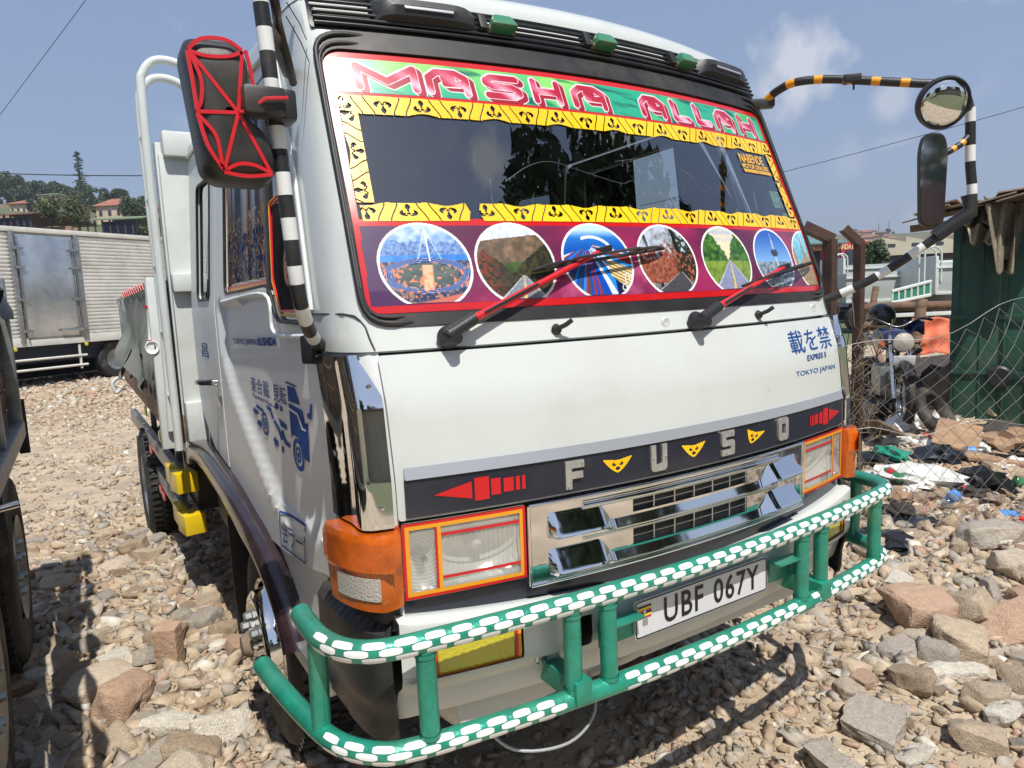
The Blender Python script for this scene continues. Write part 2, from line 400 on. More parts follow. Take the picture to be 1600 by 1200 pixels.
def sheet(name, fn, u0, u1, v0, v1, du, paint, off, parent, mask=None, material='print'):
    nu = max(2, int(round(abs(u1-u0)/du))+1); nv = max(2, int(round(abs(v1-v0)/du))+1)
    U, V = np.meshgrid(np.linspace(u0, u1, nu), np.linspace(v0, v1, nv)); q = np.stack([U.ravel(), V.ravel()], 1)
    P = fn(q, np.full(len(q), off)); idx = np.arange(nu*nv).reshape(nv, nu)
    f = np.stack([idx[:-1, :-1].ravel(), idx[:-1, 1:].ravel(), idx[1:, 1:].ravel(), idx[1:, :-1].ravel()], 1)
    if mask is not None:
        mk = mask(q[:, 0], q[:, 1]); f = f[mk[f].sum(1) >= 3]
        used = np.unique(f); mp_ = np.zeros(len(q), int); mp_[used] = np.arange(len(used)); f = mp_[f]; P = P[used]; q = q[used]
    o = raw(name, P, f, material, parent); c = np.ones((len(q), 4), np.float32); c[:, :3] = lin(np.clip(paint(q[:, 0], q[:, 1]), 0, 1))
    at = o.data.color_attributes.new('Col', 'FLOAT_COLOR', 'POINT'); at.data.foreach_set('color', c.ravel()); return o
def gridskin(name, fn, u0, u1, v0, v1, nu, nv, off, material, parent):
    U, V = np.meshgrid(np.linspace(u0, u1, nu), np.linspace(v0, v1, nv)); q = np.stack([U.ravel(), V.ravel()], 1); P = fn(q, off(q[:, 0], q[:, 1])); idx = np.arange(nu*nv).reshape(nv, nu)
    return raw(name, P, np.stack([idx[:-1, :-1].ravel(), idx[:-1, 1:].ravel(), idx[1:, 1:].ravel(), idx[1:, :-1].ravel()], 1), material, parent, True)
# value noise for the printed pictures
_rt = np.random.RandomState(3).rand(256, 256)
def vn(x, y, s=1, seed=0):
    x = np.asarray(x)*s+seed*17.3; y = np.asarray(y)*s+seed*9.1; xi = np.floor(x).astype(int); yi = np.floor(y).astype(int); fx = x-xi; fy_ = y-yi
    fx = fx*fx*(3-2*fx); fy_ = fy_*fy_*(3-2*fy_); g = lambda a, b: _rt[a % 256, b % 256]
    return (g(xi, yi)*(1-fx)+g(xi+1, yi)*fx)*(1-fy_)+(g(xi, yi+1)*(1-fx)+g(xi+1, yi+1)*fx)*fy_
def fbm(x, y, s=1, o=4, seed=0): return sum(vn(x, y, s*2**i, seed+i)*.5**i for i in range(o))/sum(.5**i for i in range(o))
def mixa(a, b, t): t = np.clip(t, 0, 1)[:, None]; return a*(1-t)+np.asarray(b)*t
# ================================================================== THE TRUCK
PZ = [0.0, .9, 1.18, 1.27, 1.46, 1.67, 1.73, 1.9, 2.37, 2.52, 2.62, 2.7]
PY = [.04, .04, .035, .035, .055, .125, .14, .20, .40, .47, .60, .95]
def y0(z): return np.interp(z, PZ, PY)
def XS(z): return .965*np.interp(z, [1.7, 2.5], [1, .945])
def plan(q):
    s, z = q[:, 0], q[:, 1]; a = np.abs(s); yy = y0(z); xs = XS(z)
    t = np.clip((a-.88)/.32, 0, 1); u = 1-t
    xu = .88*u**3+3*.95*u*u*t+3*.965*u*t*t+.965*t**3; yu = .1007*u**3+3*.1167*u*u*t+3*.21*u*t*t+.33*t**3
    x = np.where(a <= .88, a, .88+(xu-.88)*(xs-.88)/.085); y = np.where(a <= .88, .13*a*a, yu)+np.where(a > 1.2, a-1.2, 0)
    return np.stack([x*np.sign(s+1e-12), yy+y, z], 1)
def B(q, off):
    q = np.asarray(q, float); e = .003
    ds = plan(q+[e, 0])-plan(q-[e, 0]); dz = plan(q+[0, e])-plan(q-[0, e]); n = np.cross(ds, dz); n /= np.linalg.norm(n, axis=1)[:, None]
    return plan(q)+n*np.asarray(off)[:, None]
def S(q, off):
    q = np.asarray(q, float); return np.stack([-(XS(q[:, 1])+off), q[:, 0], q[:, 1]], 1)
def S2(q, off):
    q = np.asarray(q, float); return np.stack([(XS(q[:, 1])+off), q[:, 0], q[:, 1]], 1)
def Bp(s, z, off=0.): return Vector(B([[s, z]], [off])[0])
truck = thing('flatbed_truck', 'white cab lorry with decorated windscreen and green bull bar, parked in the middle', 'truck')
T = truck

# --- cab front frame with the windscreen opening (pillars, scuttle, header)
SEAL_O = rr([(-.925, 1.640), (.925, 1.640), (.895, 2.435), (-.895, 2.435)], .10, 7)
SEAL_I = rr([(-.905, 1.672), (.905, 1.672), (.873, 2.378), (-.873, 2.378)], .06, 7)
frm = skin('cab_front_frame', B, [(-1.2, 1.585), (1.2, 1.585), (1.2, 2.555), (-1.2, 2.555)], [rr([(-.918, 1.650), (.918, 1.650), (.888, 2.428), (-.888, 2.428)], .09, 6)], .06, 0, .02, 'white_paint', T)
for sg in (-1, 1):   # pressed line where pillar meets scuttle
    pts = [Bp(sg*a, b, .0015) for a, b in ((.93, 1.66), (.95, 1.672), (1.0, 1.678), (1.12, 1.68), (1.2, 1.68))]
    tube('panel_gap', pts, .0022, 'black_plastic', frm, 6)
    pts = [Bp(sg*(.895+.0*k), 1.59+k*.06, .0015) for k in (0, .35, .7, 1.0)]
    tube('panel_gap', [Bp(sg*.896, 1.588, .001), Bp(sg*.905, 1.61, .001), Bp(sg*.915, 1.645, .001), Bp(sg*.93, 1.66, .001)], .002, 'black_plastic', frm, 6)
    for dx in (.24,):
        pass
for (a, b) in ((-.03, 1.607), (.78, 1.612)):
    lathe('scuttle_plug', [(-.001, .0), (-.003, .013), (.0, .017), (.004, .018)], 'white_paint', frm, 'y', 20, tuple(Bp(a, b, .002)))
# --- roof
def ring(z, ins, yshift=0):
    a = np.linspace(-1.2, 1.2, 41); p = plan(np.stack([a, np.full(41, 2.53)], 1)); L = [tuple(v[:2]) for v in p]
    for k in range(1, 12): L.append((XS(2.5), L[40][1]+(2.60-L[40][1])*k/11))
    for k in range(1, 16): L.append((XS(2.5)*(1-2*k/16), 2.66))
    for k in range(11, 0, -1): L.append((-XS(2.5), L[40][1]+(2.60-L[40][1])*k/11))
    cx, cy = 0, 1.5; o = []
    for x, y in L:
        o.append((x*(1-ins/.92), cy+(y-cy)*(1-ins/1.15), z-.02*(x/.9)**2*(1 if z > 2.56 else 0)))
    return o
V = []; rings = [ring(2.47, -.002), ring(2.53, -.002), ring(2.565, .004), ring(2.595, .022), ring(2.618, .055), ring(2.635, .11), ring(2.648, .25), ring(2.652, .5)]
n = len(rings[0]); Fc = []
for r_ in rings: V += r_
for i in range(len(rings)-1):
    for k in range(n): Fc.append((i*n+k, i*n+(k+1) % n, (i+1)*n+(k+1) % n, (i+1)*n+k))
Fc.append(tuple((len(rings)-1)*n+k for k in range(n)))
# the front of the lowest ring is the header already: keep only sides and back of the first course
Fc = [f for f in Fc if not (f[0] < n and f[1] < n and f[0] < 40)]
raw('roof', V, Fc, 'white_paint', T, True)
# --- louvred black panel above the windscreen
lp = skin('louver_panel', B, rr([(-.885, 2.437), (.885, 2.437), (.878, 2.538), (-.878, 2.538)], .012, 3), (), .06, .004, .008, 'louver_black', T)
for k in range(6):
    zz = 2.447+k*.0165
    P = [Bp(-.872+1.744*i/40, zz, .011) for i in range(41)]; tube('louver_slat', P, .0052, 'louver_black', lp, 8)
def pad(name, s0, s1, z0, z1, h, material, parent, r=.03):
    return skin(name, B, rr(rect(s0, s1, z0, z1), r, 5), (), .02, lambda v: h*(1-np.clip(np.maximum(np.abs((v[:, 0]-(s0+s1)/2)/(s1-s0)*2), 0), 0, 1)**6)*(1-np.abs((v[:, 1]-(z0+z1)/2)/(z1-z0)*2)**4), .0, material, parent)
for s0, s1 in ((-.72, -.40), (.50, .84)):
    pad('grab_cover', s0, s1, 2.462, 2.535, .05, 'black_plastic', lp, .035)
    skin('grab_slot', B, rr(rect(s0+.09, s1-.09, 2.483, 2.492), .004, 3), (), .03, .049, .004, 'silver_strip', lp)
for sx in (-.335, .035, .42):
    bmx = bmesh.new(); c = Bp(sx, 2.487, .03); add_box(bmx, (0, 0, 0), (.086, .05, .040), (R(-24), 0, 0), .009, .72)
    o = tomesh('marker_lamp', bmx, 'lamp_green', T, True); o.location = c; o.rotation_euler = (0, 0, .26*sx)
    box('lamp_base', (0, .018, -.022), (.088, .05, .014), 'dirt_brown', o, (R(-24), 0, 0), .003)
    box('lamp_bracket', (-.058, .018, 0), (.024, .03, .05), 'rubber', o, (R(-24), 0, 0), .003)
# --- windscreen: glass pane, seal, stickers
gl = skin('windscreen', B, SEAL_O, (), .07, -.006, 0, 'windscreen_glass', T)
sealp = skin('windscreen_seal', B, SEAL_O, [SEAL_I], .03, .004, .012, 'rubber', T)
for k_, rad in ((.25, .0075), (.72, .006)):
    P = [Bp(a[0]*(1-k_)+b[0]*k_, a[1]*(1-k_)+b[1]*k_, .006) for a, b in zip(SEAL_O, SEAL_I)]; P = P+[P[0]]; V2, F2, _ = tube_data(resample(P, .02)[0], rad, 8, False); raw('seal_bead', V2, F2, 'rubber', sealp, True)
RED_O = rr([(-.902, 1.675), (.902, 1.675), (.871, 2.375), (-.871, 2.375)], .05, 6)
def wsx(z): return .902-(z-1.675)/.70*.031
# red frame sticker: one sheet with three windows cut out of it
def win(z0, z1, m0=.022): return [(-wsx(z0)+m0, z0), (wsx(z0)-m0, z0), (wsx(z1)-m0, z1), (-wsx(z1)+m0, z1)]
skin('red_frame_sticker', B, RED_O, [win(1.695, 1.893), win(1.912, 2.246), win(2.262, 2.352)], .06, -.0035, 0, 'red_vinyl', gl)
# band of printed letters: painted distance fields
A_ = [[(0, 0), (0, .66), (.22, .95), (.72, .95), (.97, .72), (.97, .5), (.78, .42), (.42, .42)], [(.9, .45), (.97, .3), (.97, 0)], [(.40, .68), (.62, .68)]]
LET = {'M': [[(0, 0), (0, .98), (.5, .32), (1.0, .98), (1.0, 0)]], 'A': A_,
       'S': [[(.95, .95), (.2, .95), (.02, .78), (.02, .66), (.2, .52), (.8, .5), (.98, .36), (.98, .2), (.8, .04), (.02, .04)]],
       'H': [[(0, 1), (0, 0)], [(0, .5), (.92, .5)], [(.95, .98), (.95, 0)]], 'L': [[(0, 1), (0, .04), (.95, .04)]]}
slots = [('M', -.800, -.625), ('A', -.607, -.473), ('S', -.437, -.310), ('H', -.278, -.170), ('A', -.137, .000), ('A', .140, .262), ('L', .292, .385), ('L', .412, .505), ('A', .530, .650), ('H', .685, .800)]
def segd(x, z, segs):
    d = np.full(len(x), 9.)
    for pl in segs:
        for (ax, az), (bx, bz) in zip(pl, pl[1:]):
            vx, vz = bx-ax, bz-az; t = np.clip(((x-ax)*vx+(z-az)*vz)/(vx*vx+vz*vz+1e-9), 0, 1); d = np.minimum(d, np.hypot(x-ax-t*vx, z-az-t*vz))
    return d
LS = []
for ch, a, b in slots:
    for pl in LET[ch]: LS.append([(a+.010+(b-a-.022)*u, 2.276+.061*v) for u, v in pl])
def paint_banner(x, z):
    g = fbm(x, z, 5, 4, 2); st = fbm(x*.35+z*.9, z*1.5, 26, 3, 5)
    c = mixa(np.tile([.16, .66, .52], (len(x), 1)), [.55, .85, .42], (g-.42)*3.4); c = mixa(c, [.05, .38, .33], (st-.56)*5)
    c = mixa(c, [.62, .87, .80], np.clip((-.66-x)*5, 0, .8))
    inn = segd(x, z, LS); sh = np.minimum.reduce([segd(x-k*.0025, z+k*.0021, LS) for k in range(0, 6)])
    c = mixa(c, [.93, .90, .92], (.0150-sh)/.0008); c = mixa(c, [.62, .04, .16], (.0126-sh)/.0008)
    c = mixa(c, [.95, .93, .95], (.0122-inn)/.0008)
    grad = np.clip((z-2.265)/.08, 0, 1); zz = .5+.5*np.sin(x*46+z*60); gc = mixa(np.tile([.70, .07, .20], (len(x), 1)), [.97, .80, .86], np.clip(1.5*(zz-.45), 0, 1)*np.clip(1.25-grad*1.1, 0, 1)+.2*(vn(x, z, 900) > .55)*(zz > .3))
    return np.where((inn < .0100)[:, None], gc, c)
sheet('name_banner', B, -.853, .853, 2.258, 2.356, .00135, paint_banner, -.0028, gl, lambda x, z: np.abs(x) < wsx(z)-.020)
# yellow scroll bands
def scroll(u, v, P=.105, H=.055):
    """u along, v across 0..1 -> (inside, dark)"""
    k = np.floor(u/P); f = (u/P-k-.5)*P; o = np.where(k % 2 == 0, 1, -1); w_ = (v-.5)*H*o; af = np.abs(f)
    lobe = np.hypot((af-.0155)/1.15, w_+.003)-.0068; stem = np.hypot(f, (w_-.0125)/1.25)-.0062; neck = np.hypot(f, w_-.003)-.0030
    tail = np.maximum(np.abs(np.hypot(af-.0085, w_+.004)-.0062)-.0014, w_+.001)
    curl = np.hypot(af-.0110, w_-.0005)-.0042
    dark = ((np.minimum(np.minimum(lobe, stem), neck) < 0) & (curl > 0)) | (tail < 0)
    t = np.clip(w_/H+.5, 0, 1); sx = P*.5-.004-.024*(t*t*(3-2*t)); dark |= (np.abs(af-sx) < .0011+.0006*np.sin(t*3.14))
    leafy = np.abs(af-sx-.010) < .0010; dark |= leafy & (t < .30)
    e = .05+.13*np.abs(np.sin(u/P*math.pi))**2*(o > 0)+.10*np.abs(((u*210) % 1)-.5)*(np.abs(np.sin(u/P*math.pi)) > .35)
    e2 = .03+.08*np.abs(((u*170) % 1)-.5)*(np.abs(np.cos(u/P*math.pi)) > .3)
    return (v > e) & (v < 1-e2), dark
def pgold(u, v): return mixa(np.tile([.98, .74, .07], (len(u), 1)), [.99, .84, .16], fbm(u, v, 4, 3, 1))
def band_h(name, x0, x1, z0, z1, flip=False, gap=None):
    H = z1-z0
    def mk(x, z):
        v = (z-z0)/H; v = 1-v if flip else v; i, d = scroll(x+3, v); ok = i & ~d
        if gap: ok &= (np.abs(x-gap) > .012+.35*np.abs(z-(z0+z1)/2))
        return ok & (np.abs(x) < wsx(z)-.006)
    return sheet(name, B, x0, x1, z0, z1, .0014, pgold, -.0022, gl, mk)
band_h('scroll_sticker', -.86, .86, 2.192, 2.252)
band_h('scroll_sticker', -.86, .87, 1.903, 1.958, True, -.565)
def band_v(name, xa, sg):
    def fn(q, off):
        z = q[:, 1]; s = sg*(wsx(z)-.018-(.048*q[:, 0])); return B(np.stack([s, z], 1), off)
    def mk(v, z): i, d = scroll(z+3, v); return i & ~d
    nu = sheet(name, fn, 0, 1, 1.96, 2.20, .0016, lambda v, z: pgold(v, z), -.0020, gl, mk)
    return nu
def vband(sg):
    def fn(q, off):
        z = q[:, 1]; return B(np.stack([sg*(wsx(z)-.020-q[:, 0]), z], 1), off)
    def mk(v, z): i, d = scroll(z+3, v/.05, .105, .05); return i & ~d
    return sheet('scroll_sticker', fn, 0, .05, 1.955, 2.20, .0014, pgold, -.0022, gl, mk)
vband(-1); vband(1)
# purple strip with round pictures
def paint_purple(x, z):
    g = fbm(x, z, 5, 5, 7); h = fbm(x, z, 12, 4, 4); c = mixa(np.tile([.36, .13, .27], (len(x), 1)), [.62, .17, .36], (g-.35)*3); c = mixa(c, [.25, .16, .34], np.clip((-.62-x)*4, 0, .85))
    c = mixa(c, [.80, .42, .58], np.clip((h-.56)*3.2, 0, .6)*(z < 1.80)); return c
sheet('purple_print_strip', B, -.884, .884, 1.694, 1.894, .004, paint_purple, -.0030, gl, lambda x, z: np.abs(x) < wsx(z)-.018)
def T3(*c): return np.array(c, float)
def base(x, c): return np.tile(T3(*c), (len(x), 1))
def p_ring(a, b):
    n_ = fbm(a, b, 6, 4, 1); c = mixa(base(a, (.36, .55, .86)), (.80, .87, .97), (b-.2)*1.2+(n_-.5)*1.5)
    sky_ = (vn(a, b*0, 13) * .25 + .28); c = np.where(((b > .22) & (b < sky_+.12))[:, None], mixa(base(a, (.20, .33, .58)), (.60, .74, .92), fbm(a, b, 22, 2, 3)), c)
    c = np.where(((b > .1) & (b <= .24))[:, None], mixa(base(a, (.10, .42, .78)), (.35, .62, .9), n_), c)
    lo = b <= .1; g = mixa(base(a, (.16, .24, .38)), (.72, .52, .42), (fbm(a, b, 14, 3, 8)-.45)*4); c = np.where(lo[:, None], g, c)
    r = np.hypot(a*.98, (b+.22)*2.3); c = mixa(c, (.10, .22, .52), (1-np.abs(r-.83)/.12)*4); c = mixa(c, (.80, .88, .98), (1-np.abs(np.mod(r*22, 1)-.5)*5)*(np.abs(r-.82) < .15))
    c = np.where((r < .62)[:, None], mixa(base(a, (.17, .24, .28)), (.36, .42, .40), n_*1.4), c)
    c = mixa(c, (.98, .72, .58), (1-np.abs(a-.02-.1*b)/.13)*3*((b < .02) & (b > -.55) & (r < .95))); c = mixa(c, (.95, .55, .35), np.clip((vn(a, b, 17, 9)-.66)*6, 0, .9)*(b < -.05))
    c = mixa(c, (.92, .96, 1), (1-np.abs(a-.10)/.02)*2*((b > .1) & (b < .85))); c = mixa(c, (.85, .92, 1), (1-np.abs(np.abs(a-.1)-(.85-b)*.35)/.012)*1.2*((b > .15) & (b < .85)))
    c = mixa(c, (.80, .45, .38), (1-np.abs(b+.85-.2*a)/.10)*2); return c
def road(a, b, hor, vx, wdt, c, col, yl=True, dash=False):
    t = np.clip((hor-b)/(hor+1), 0, 1); m_ = (b < hor) & (np.abs(a-vx*(1-t)) < .02+wdt*t); c = np.where(m_[:, None], mixa(base(a, col), np.minimum(T3(*col)*1.3, 1), fbm(a, b, 20, 3)), c)
    if yl:
        for o in (.0, .06): c = mixa(c, (.90, .80, .35), (1-np.abs(a-vx*(1-t)-o*t)/(.004+.022*t))*4*m_)
    e_ = (1-np.abs(np.abs(a-vx*(1-t))-(.02+wdt*t*.9))/(.004+.018*t))*3*m_; c = mixa(c, (.9, .9, .88), e_); return c
def p_valley(a, b):
    n_ = fbm(a, b, 8, 5, 2); c = mixa(base(a, (.88, .90, .94)), (.72, .78, .86), (n_-.4)*2)
    c = np.where((b < .62+.1*a+.03*n_)[:, None], mixa(base(a, (.36, .31, .25)), (.58, .46, .36), (n_-.3)*2), c)
    c = np.where((b < -.02+.1*n_)[:, None], mixa(base(a, (.16, .24, .11)), (.34, .44, .2), n_), c)
    m_ = (b < .35-np.abs(a+.75)*.9+.25*(n_-.5)) | (b < .5-np.abs(a-.8)*.8+.25*(n_-.5)); mc = mixa(mixa(base(a, (.13, .15, .10)), (.30, .27, .15), (fbm(a, b, 13, 3, 5)-.3)*2), (.55, .22, .14), np.clip((-.3-a)*2, 0, .8)*(fbm(a, b, 16, 3, 2) > .45))
    c = np.where((m_ & (b < .5))[:, None], mc, c); return road(a, b, -.28, .12, .75, c, (.45, .48, .53))
def p_blue(a, b):
    c = mixa(base(a, (.05, .33, .70)), (.30, .62, .92), (b-.3)*1.4); ang = np.arctan2(b-.45, a+.25); r = np.hypot(a+.25, b-.45)
    c = mixa(c, (.75, .86, .96), (b > .62)*1.*np.clip((b-.62)*5, 0, 1)); k = np.floor(ang*16); rnd = _rt[(k.astype(int)) % 256, 7]
    st = np.select([rnd[:, None] < .25, rnd[:, None] < .45, rnd[:, None] < .65, rnd[:, None] < .8], [base(a, (.06, .30, .72)), base(a, (.85, .88, .92)), base(a, (.58, .22, .22)), base(a, (.28, .30, .34))], base(a, (.12, .55, .88)))
    c = np.where(((b < .45-.3*np.abs(a)) & (r > .15))[:, None], st, c); c = np.where(((b < -.15) & (a > .35) & (b < -.3*a))[:, None], base(a, (.10, .13, .32)), c)
    c = np.where(((b < .05) & (a > .25) & (b > -.75*(a-.1)-.25) & (b < -.35*(a-.1)+.1))[:, None], mixa(base(a, (.88, .80, .55)), (.40, .30, .28), np.sin((b+.5*a)*70)), c)
    return mixa(c, (.93, .95, .97), (1-np.abs(np.hypot(a+.1, (b-.1)*1.15)-.62)/.05)*3*(b > .25)*(a > -.35))
def p_wood(a, b):
    n_ = fbm(a, b, 9, 5, 3); c = mixa(base(a, (.74, .78, .84)), (.42, .42, .44), (1-b)*.5+(n_-.5)*2)
    tr = vn(a+.1*b, b*.05, 14, 5); c = mixa(c, (.13, .11, .10), (tr-.62)*8); c = np.where(((b < .25+(n_-.5)*1.4) & (b > -.6))[:, None], mixa(base(a, (.45, .23, .18)), (.70, .42, .33), (fbm(a, b, 20, 3, 4)-.3)*2), c)
    c = mixa(c, (.10, .14, .10), np.clip((a-.15)*4, 0, .85)*(fbm(a, b, 15, 3, 8) > .42)); return road(a, b, -.30, .35, .95, c, (.25, .25, .27), False)
def p_green(a, b):
    n_ = fbm(a, b, 10, 5, 6); c = mixa(base(a, (.93, .86, .72)), (.70, .74, .82), (b-.4)*1.5+(np.sin(b*30+n_*5)*.3)); c = np.where((b < np.abs(a-.05)*1.5+.05+(n_-.5)*.5)[:, None], mixa(base(a, (.12, .26, .09)), (.38, .58, .24), (n_-.25)*1.7), c)
    c = np.where((b < -.02)[:, None], mixa(base(a, (.30, .42, .12)), (.62, .70, .30), n_), c); return road(a, b, .0, .1, .95, c, (.47, .50, .60))
def p_tower(a, b):
    n_ = fbm(a, b, 14, 4, 4); c = mixa(base(a, (.14, .36, .72)), (.55, .74, .92), (.8-b)*1.0); c = np.where((b < -.05)[:, None], mixa(base(a, (.30, .38, .46)), (.68, .73, .76), (n_-.3)*2), c)
    c = mixa(c, (.75, .80, .84), (1-np.abs(a-.1)/.035)*4*(b < .62)); c = mixa(c, (.18, .20, .24), (1-np.hypot((a-.1)/.2, (b-.22)/.13))*5); return mixa(c, (.85, .88, .9), (1-np.abs(a-.1)/.012)*3*((b > .3) & (b < .85)))
def p_city(a, b):
    n_ = fbm(a, b, 10, 3, 2); c = mixa(base(a, (.20, .58, .74)), (.62, .85, .90), n_+.3*b); h = vn(a, b*0, 7, 3)*1.1-.3; c = np.where((b < h)[:, None], mixa(base(a, (.45, .36, .22)), (.80, .66, .42), vn(a, b, 40)), c)
    for k in (-.25, .15): c = np.where((np.abs(a-k) < .10*(1-b)*.8)[:, None] & (b < .75)[:, None], mixa(base(a, (.36, .32, .28)), (.78, .66, .45), vn(a, b, 60)), c)
    return c
for (cx, rx, pf) in ((-.727, .122, p_ring), (-.480, .118, p_valley), (-.219, .122, p_blue), (.046, .122, p_wood), (.322, .124, p_green), (.600, .124, p_tower), (.862, .122, p_city)):
    def msk(x, z, cx=cx, rx=rx): return (np.hypot((x-cx)/rx, (z-1.790)/.112) < 1) & (np.abs(x) < wsx(z)-.020) & (z > 1.696)
    def pnt(x, z, cx=cx, rx=rx, pf=pf):
        a = (x-cx)/rx; b = (z-1.790)/.112; c = pf(a, b); r = np.hypot(a, b); return np.where((r > .94)[:, None], base(x, (.95, .95, .95)), c)
    pic = sheet('round_picture', B, cx-rx, cx+rx, 1.695, 1.903, .0016, pnt, -.0020, gl, msk)
    if cx == -.219:
        text_on('print_lettering', 'Th', B, ((-.148, 1.727), (-.115, 1.735), .024), -.0014, 'white_vinyl', pic, shear=.2)
        text_on('print_lettering', 'G', B, ((-.158, 1.705), (-.137, 1.709), .020), -.0014, 'white_vinyl', pic, shear=.2)
text_on('dealer_sticker', 'NABENDE', B, ((.600, 2.150), (.765, 2.150), .034), -.0018, 'gold_vinyl', gl, bold=.02)
text_on('dealer_sticker', 'MOTOR DEALERS', B, ((.603, 2.128), (.785, 2.128), .018), -.0018, 'gold_vinyl', gl, bold=.03)
text_on('dealer_sticker', 'IIIIIIIIII/IIIIIIIII', B, ((.605, 2.112), (.795, 2.112), .013), -.0018, 'gold_vinyl', gl, bold=.05)
for s0, z0_, s1, z1_ in ((.745, 1.99, .815, 2.055), (.79, 1.952, .845, 1.972)):
    sheet('licence_disc_sticker', B, s0, s1, z0_, z1_, .003, lambda x, z: mixa(base(x, (.62, .78, .62)), (.38, .52, .38), (fbm(x, z, 120, 2) - .5)*5), -.010, gl)
for pl in ([(-.45, 2.02), (-.36, 2.07), (-.28, 2.085), (-.18, 2.06), (-.05, 2.03), (.0, 2.04), (.08, 2.0)], [(-.05, 2.10), (.12, 2.12), (.25, 2.085), (.36, 2.03), (.46, 1.97)], [(.20, 2.14), (.26, 2.08), (.33, 2.01)], [(.42, 2.12), (.47, 2.04), (.52, 1.965)], [(.50, 2.09), (.49, 1.97)], [(-.52, 2.1), (-.53, 2.06)], [(.62, 2.04), (.60, 1.965)]):
    tube('glass_crack', [Bp(a, b, -.0045) for a, b in cr([(a, b, 0) for a, b in pl], 4) for a, b in [(a, b)]] if False else [Bp(p.x, p.y, -.0045) for p in cr([(a, b, 0) for a, b in pl], 5)], .00035, 'scratch', gl, 4)

# --- hood panel, silver strip, dark name panel
hood = skin('hood_panel', B, rr([(-.888, 1.178), (.888, 1.178), (.892, 1.574), (-.892, 1.574)], .01, 2), (), .05, .004, .02, 'white_paint', T)
skin('panel_backing', B, rect(-1.19, 1.19, 1.16, 1.60), (), .08, -.026, .0, 'navy', hood)
skin('silver_strip', B, rr([(-.866, 1.277), (.866, 1.277), (.866, 1.306), (-.866, 1.306)], .004, 2), (), .06, lambda v: .010+.006*np.clip((1.306-v[:, 1])/.03, 0, 1), .006, 'silver_strip', T)
dp = skin('name_panel', B, rr([(-.868, 1.184), (.868, 1.184), (.868, 1.277), (-.868, 1.277)], .004, 2), (), .06, .010, .006, 'navy', T)
FUS = {'F': [[(0, 0), (0, 1), (.92, 1), (.92, .74), (.30, .74), (.30, .60), (.85, .60), (.85, .36), (.30, .36), (.30, 0)]],
       'U': [rr([(0, 1), (0, 0), (.95, 0), (.95, 1), (.66, 1), (.66, .25), (.29, .25), (.29, 1)], [0, .2, .2, 0, 0, .08, .08, 0], 4)],
       'S': [rr([(0, 0), (.95, 0), (.95, .62), (.30, .62), (.30, .76), (.92, .76), (.92, 1), (0, 1), (0, .38), (.66, .38), (.66, .24), (0, .24)], [0, .14, .14, .05, .03, 0, 0, .14, .14, .05, .03, 0], 4)],
       'O': [rr(rect(0, .95, 0, 1), .25, 5), rr(rect(.30, .65, .26, .74), .06, 3)]}
for ch, cx, cz in (('F', -.421, 1.231), ('U', -.143, 1.234), ('S', .139, 1.234), ('O', .425, 1.235)):
    L = [[(cx-.029+.061*u, cz-.037+.074*v) for u, v in pl] for pl in FUS[ch]]
    bl = skin('badge_letter', B, L[0], L[1:], .03, .018, .008, 'badge_metal', dp, False)
    for (a, b) in {'F': ((-.022, -.030), (.020, .028)), 'U': ((-.020, .002), (.024, .002)), 'S': ((-.01, -.03), (.014, .03)), 'O': ((0, -.03), (0, .03))}[ch]:
        lathe('rivet', [(-.003, 0), (-.0025, .002), (0, .003)], 'chrome', bl, 'y', 10, tuple(Bp(cx+a, cz+b, .019)))
def orn(cx, cz, k=1, rot=0):
    def mk(x, z):
        u = (x-cx)/.047; v = (z-cz)/.024*k; c, s_ = math.cos(rot), math.sin(rot); u, v = u*c-v*s_, u*s_+v*c; au = np.abs(u)
        ins = (v < .50+.22*au**1.5+.12*np.abs(((u*4.5) % 1)-.5)*(au > .25)) & (v > au**1.45*1.6-1.0) & (au < 1.03)
        d = (np.hypot(au-.24, (v-.02)*.8) < .155) | (np.hypot(u, (v+.50)*.8) < .16); h_ = np.hypot(au-.15, v-.10) < .10; return ins & ~(d & ~h_)
    sheet('scroll_ornament', B, cx-.054, cx+.054, cz-.036, cz+.036, .0011, pgold, .0112, dp, mk)
orn(-.283, 1.238); orn(-.004, 1.238); orn(.272, 1.236, 1, .35)
for sg, x0 in ((-1, -.800), (1, .842)):
    L = [[(0, 0), (.095, .022), (.095, -.022)], rect(.102, .140, -.029, .029), rect(.145, .150+.02, -.021, .021), rect(.178, .205, -.018, .018), rect(.211, .222, -.018, .018), rect(.228, .237, -.018, .018)]
    for pl in L: skin('arrow_sticker', B, [(x0-sg*a, 1.233+b) for a, b in pl][::(1 if sg > 0 else -1)], (), .05, .0115, 0, 'red_tape', dp, False)

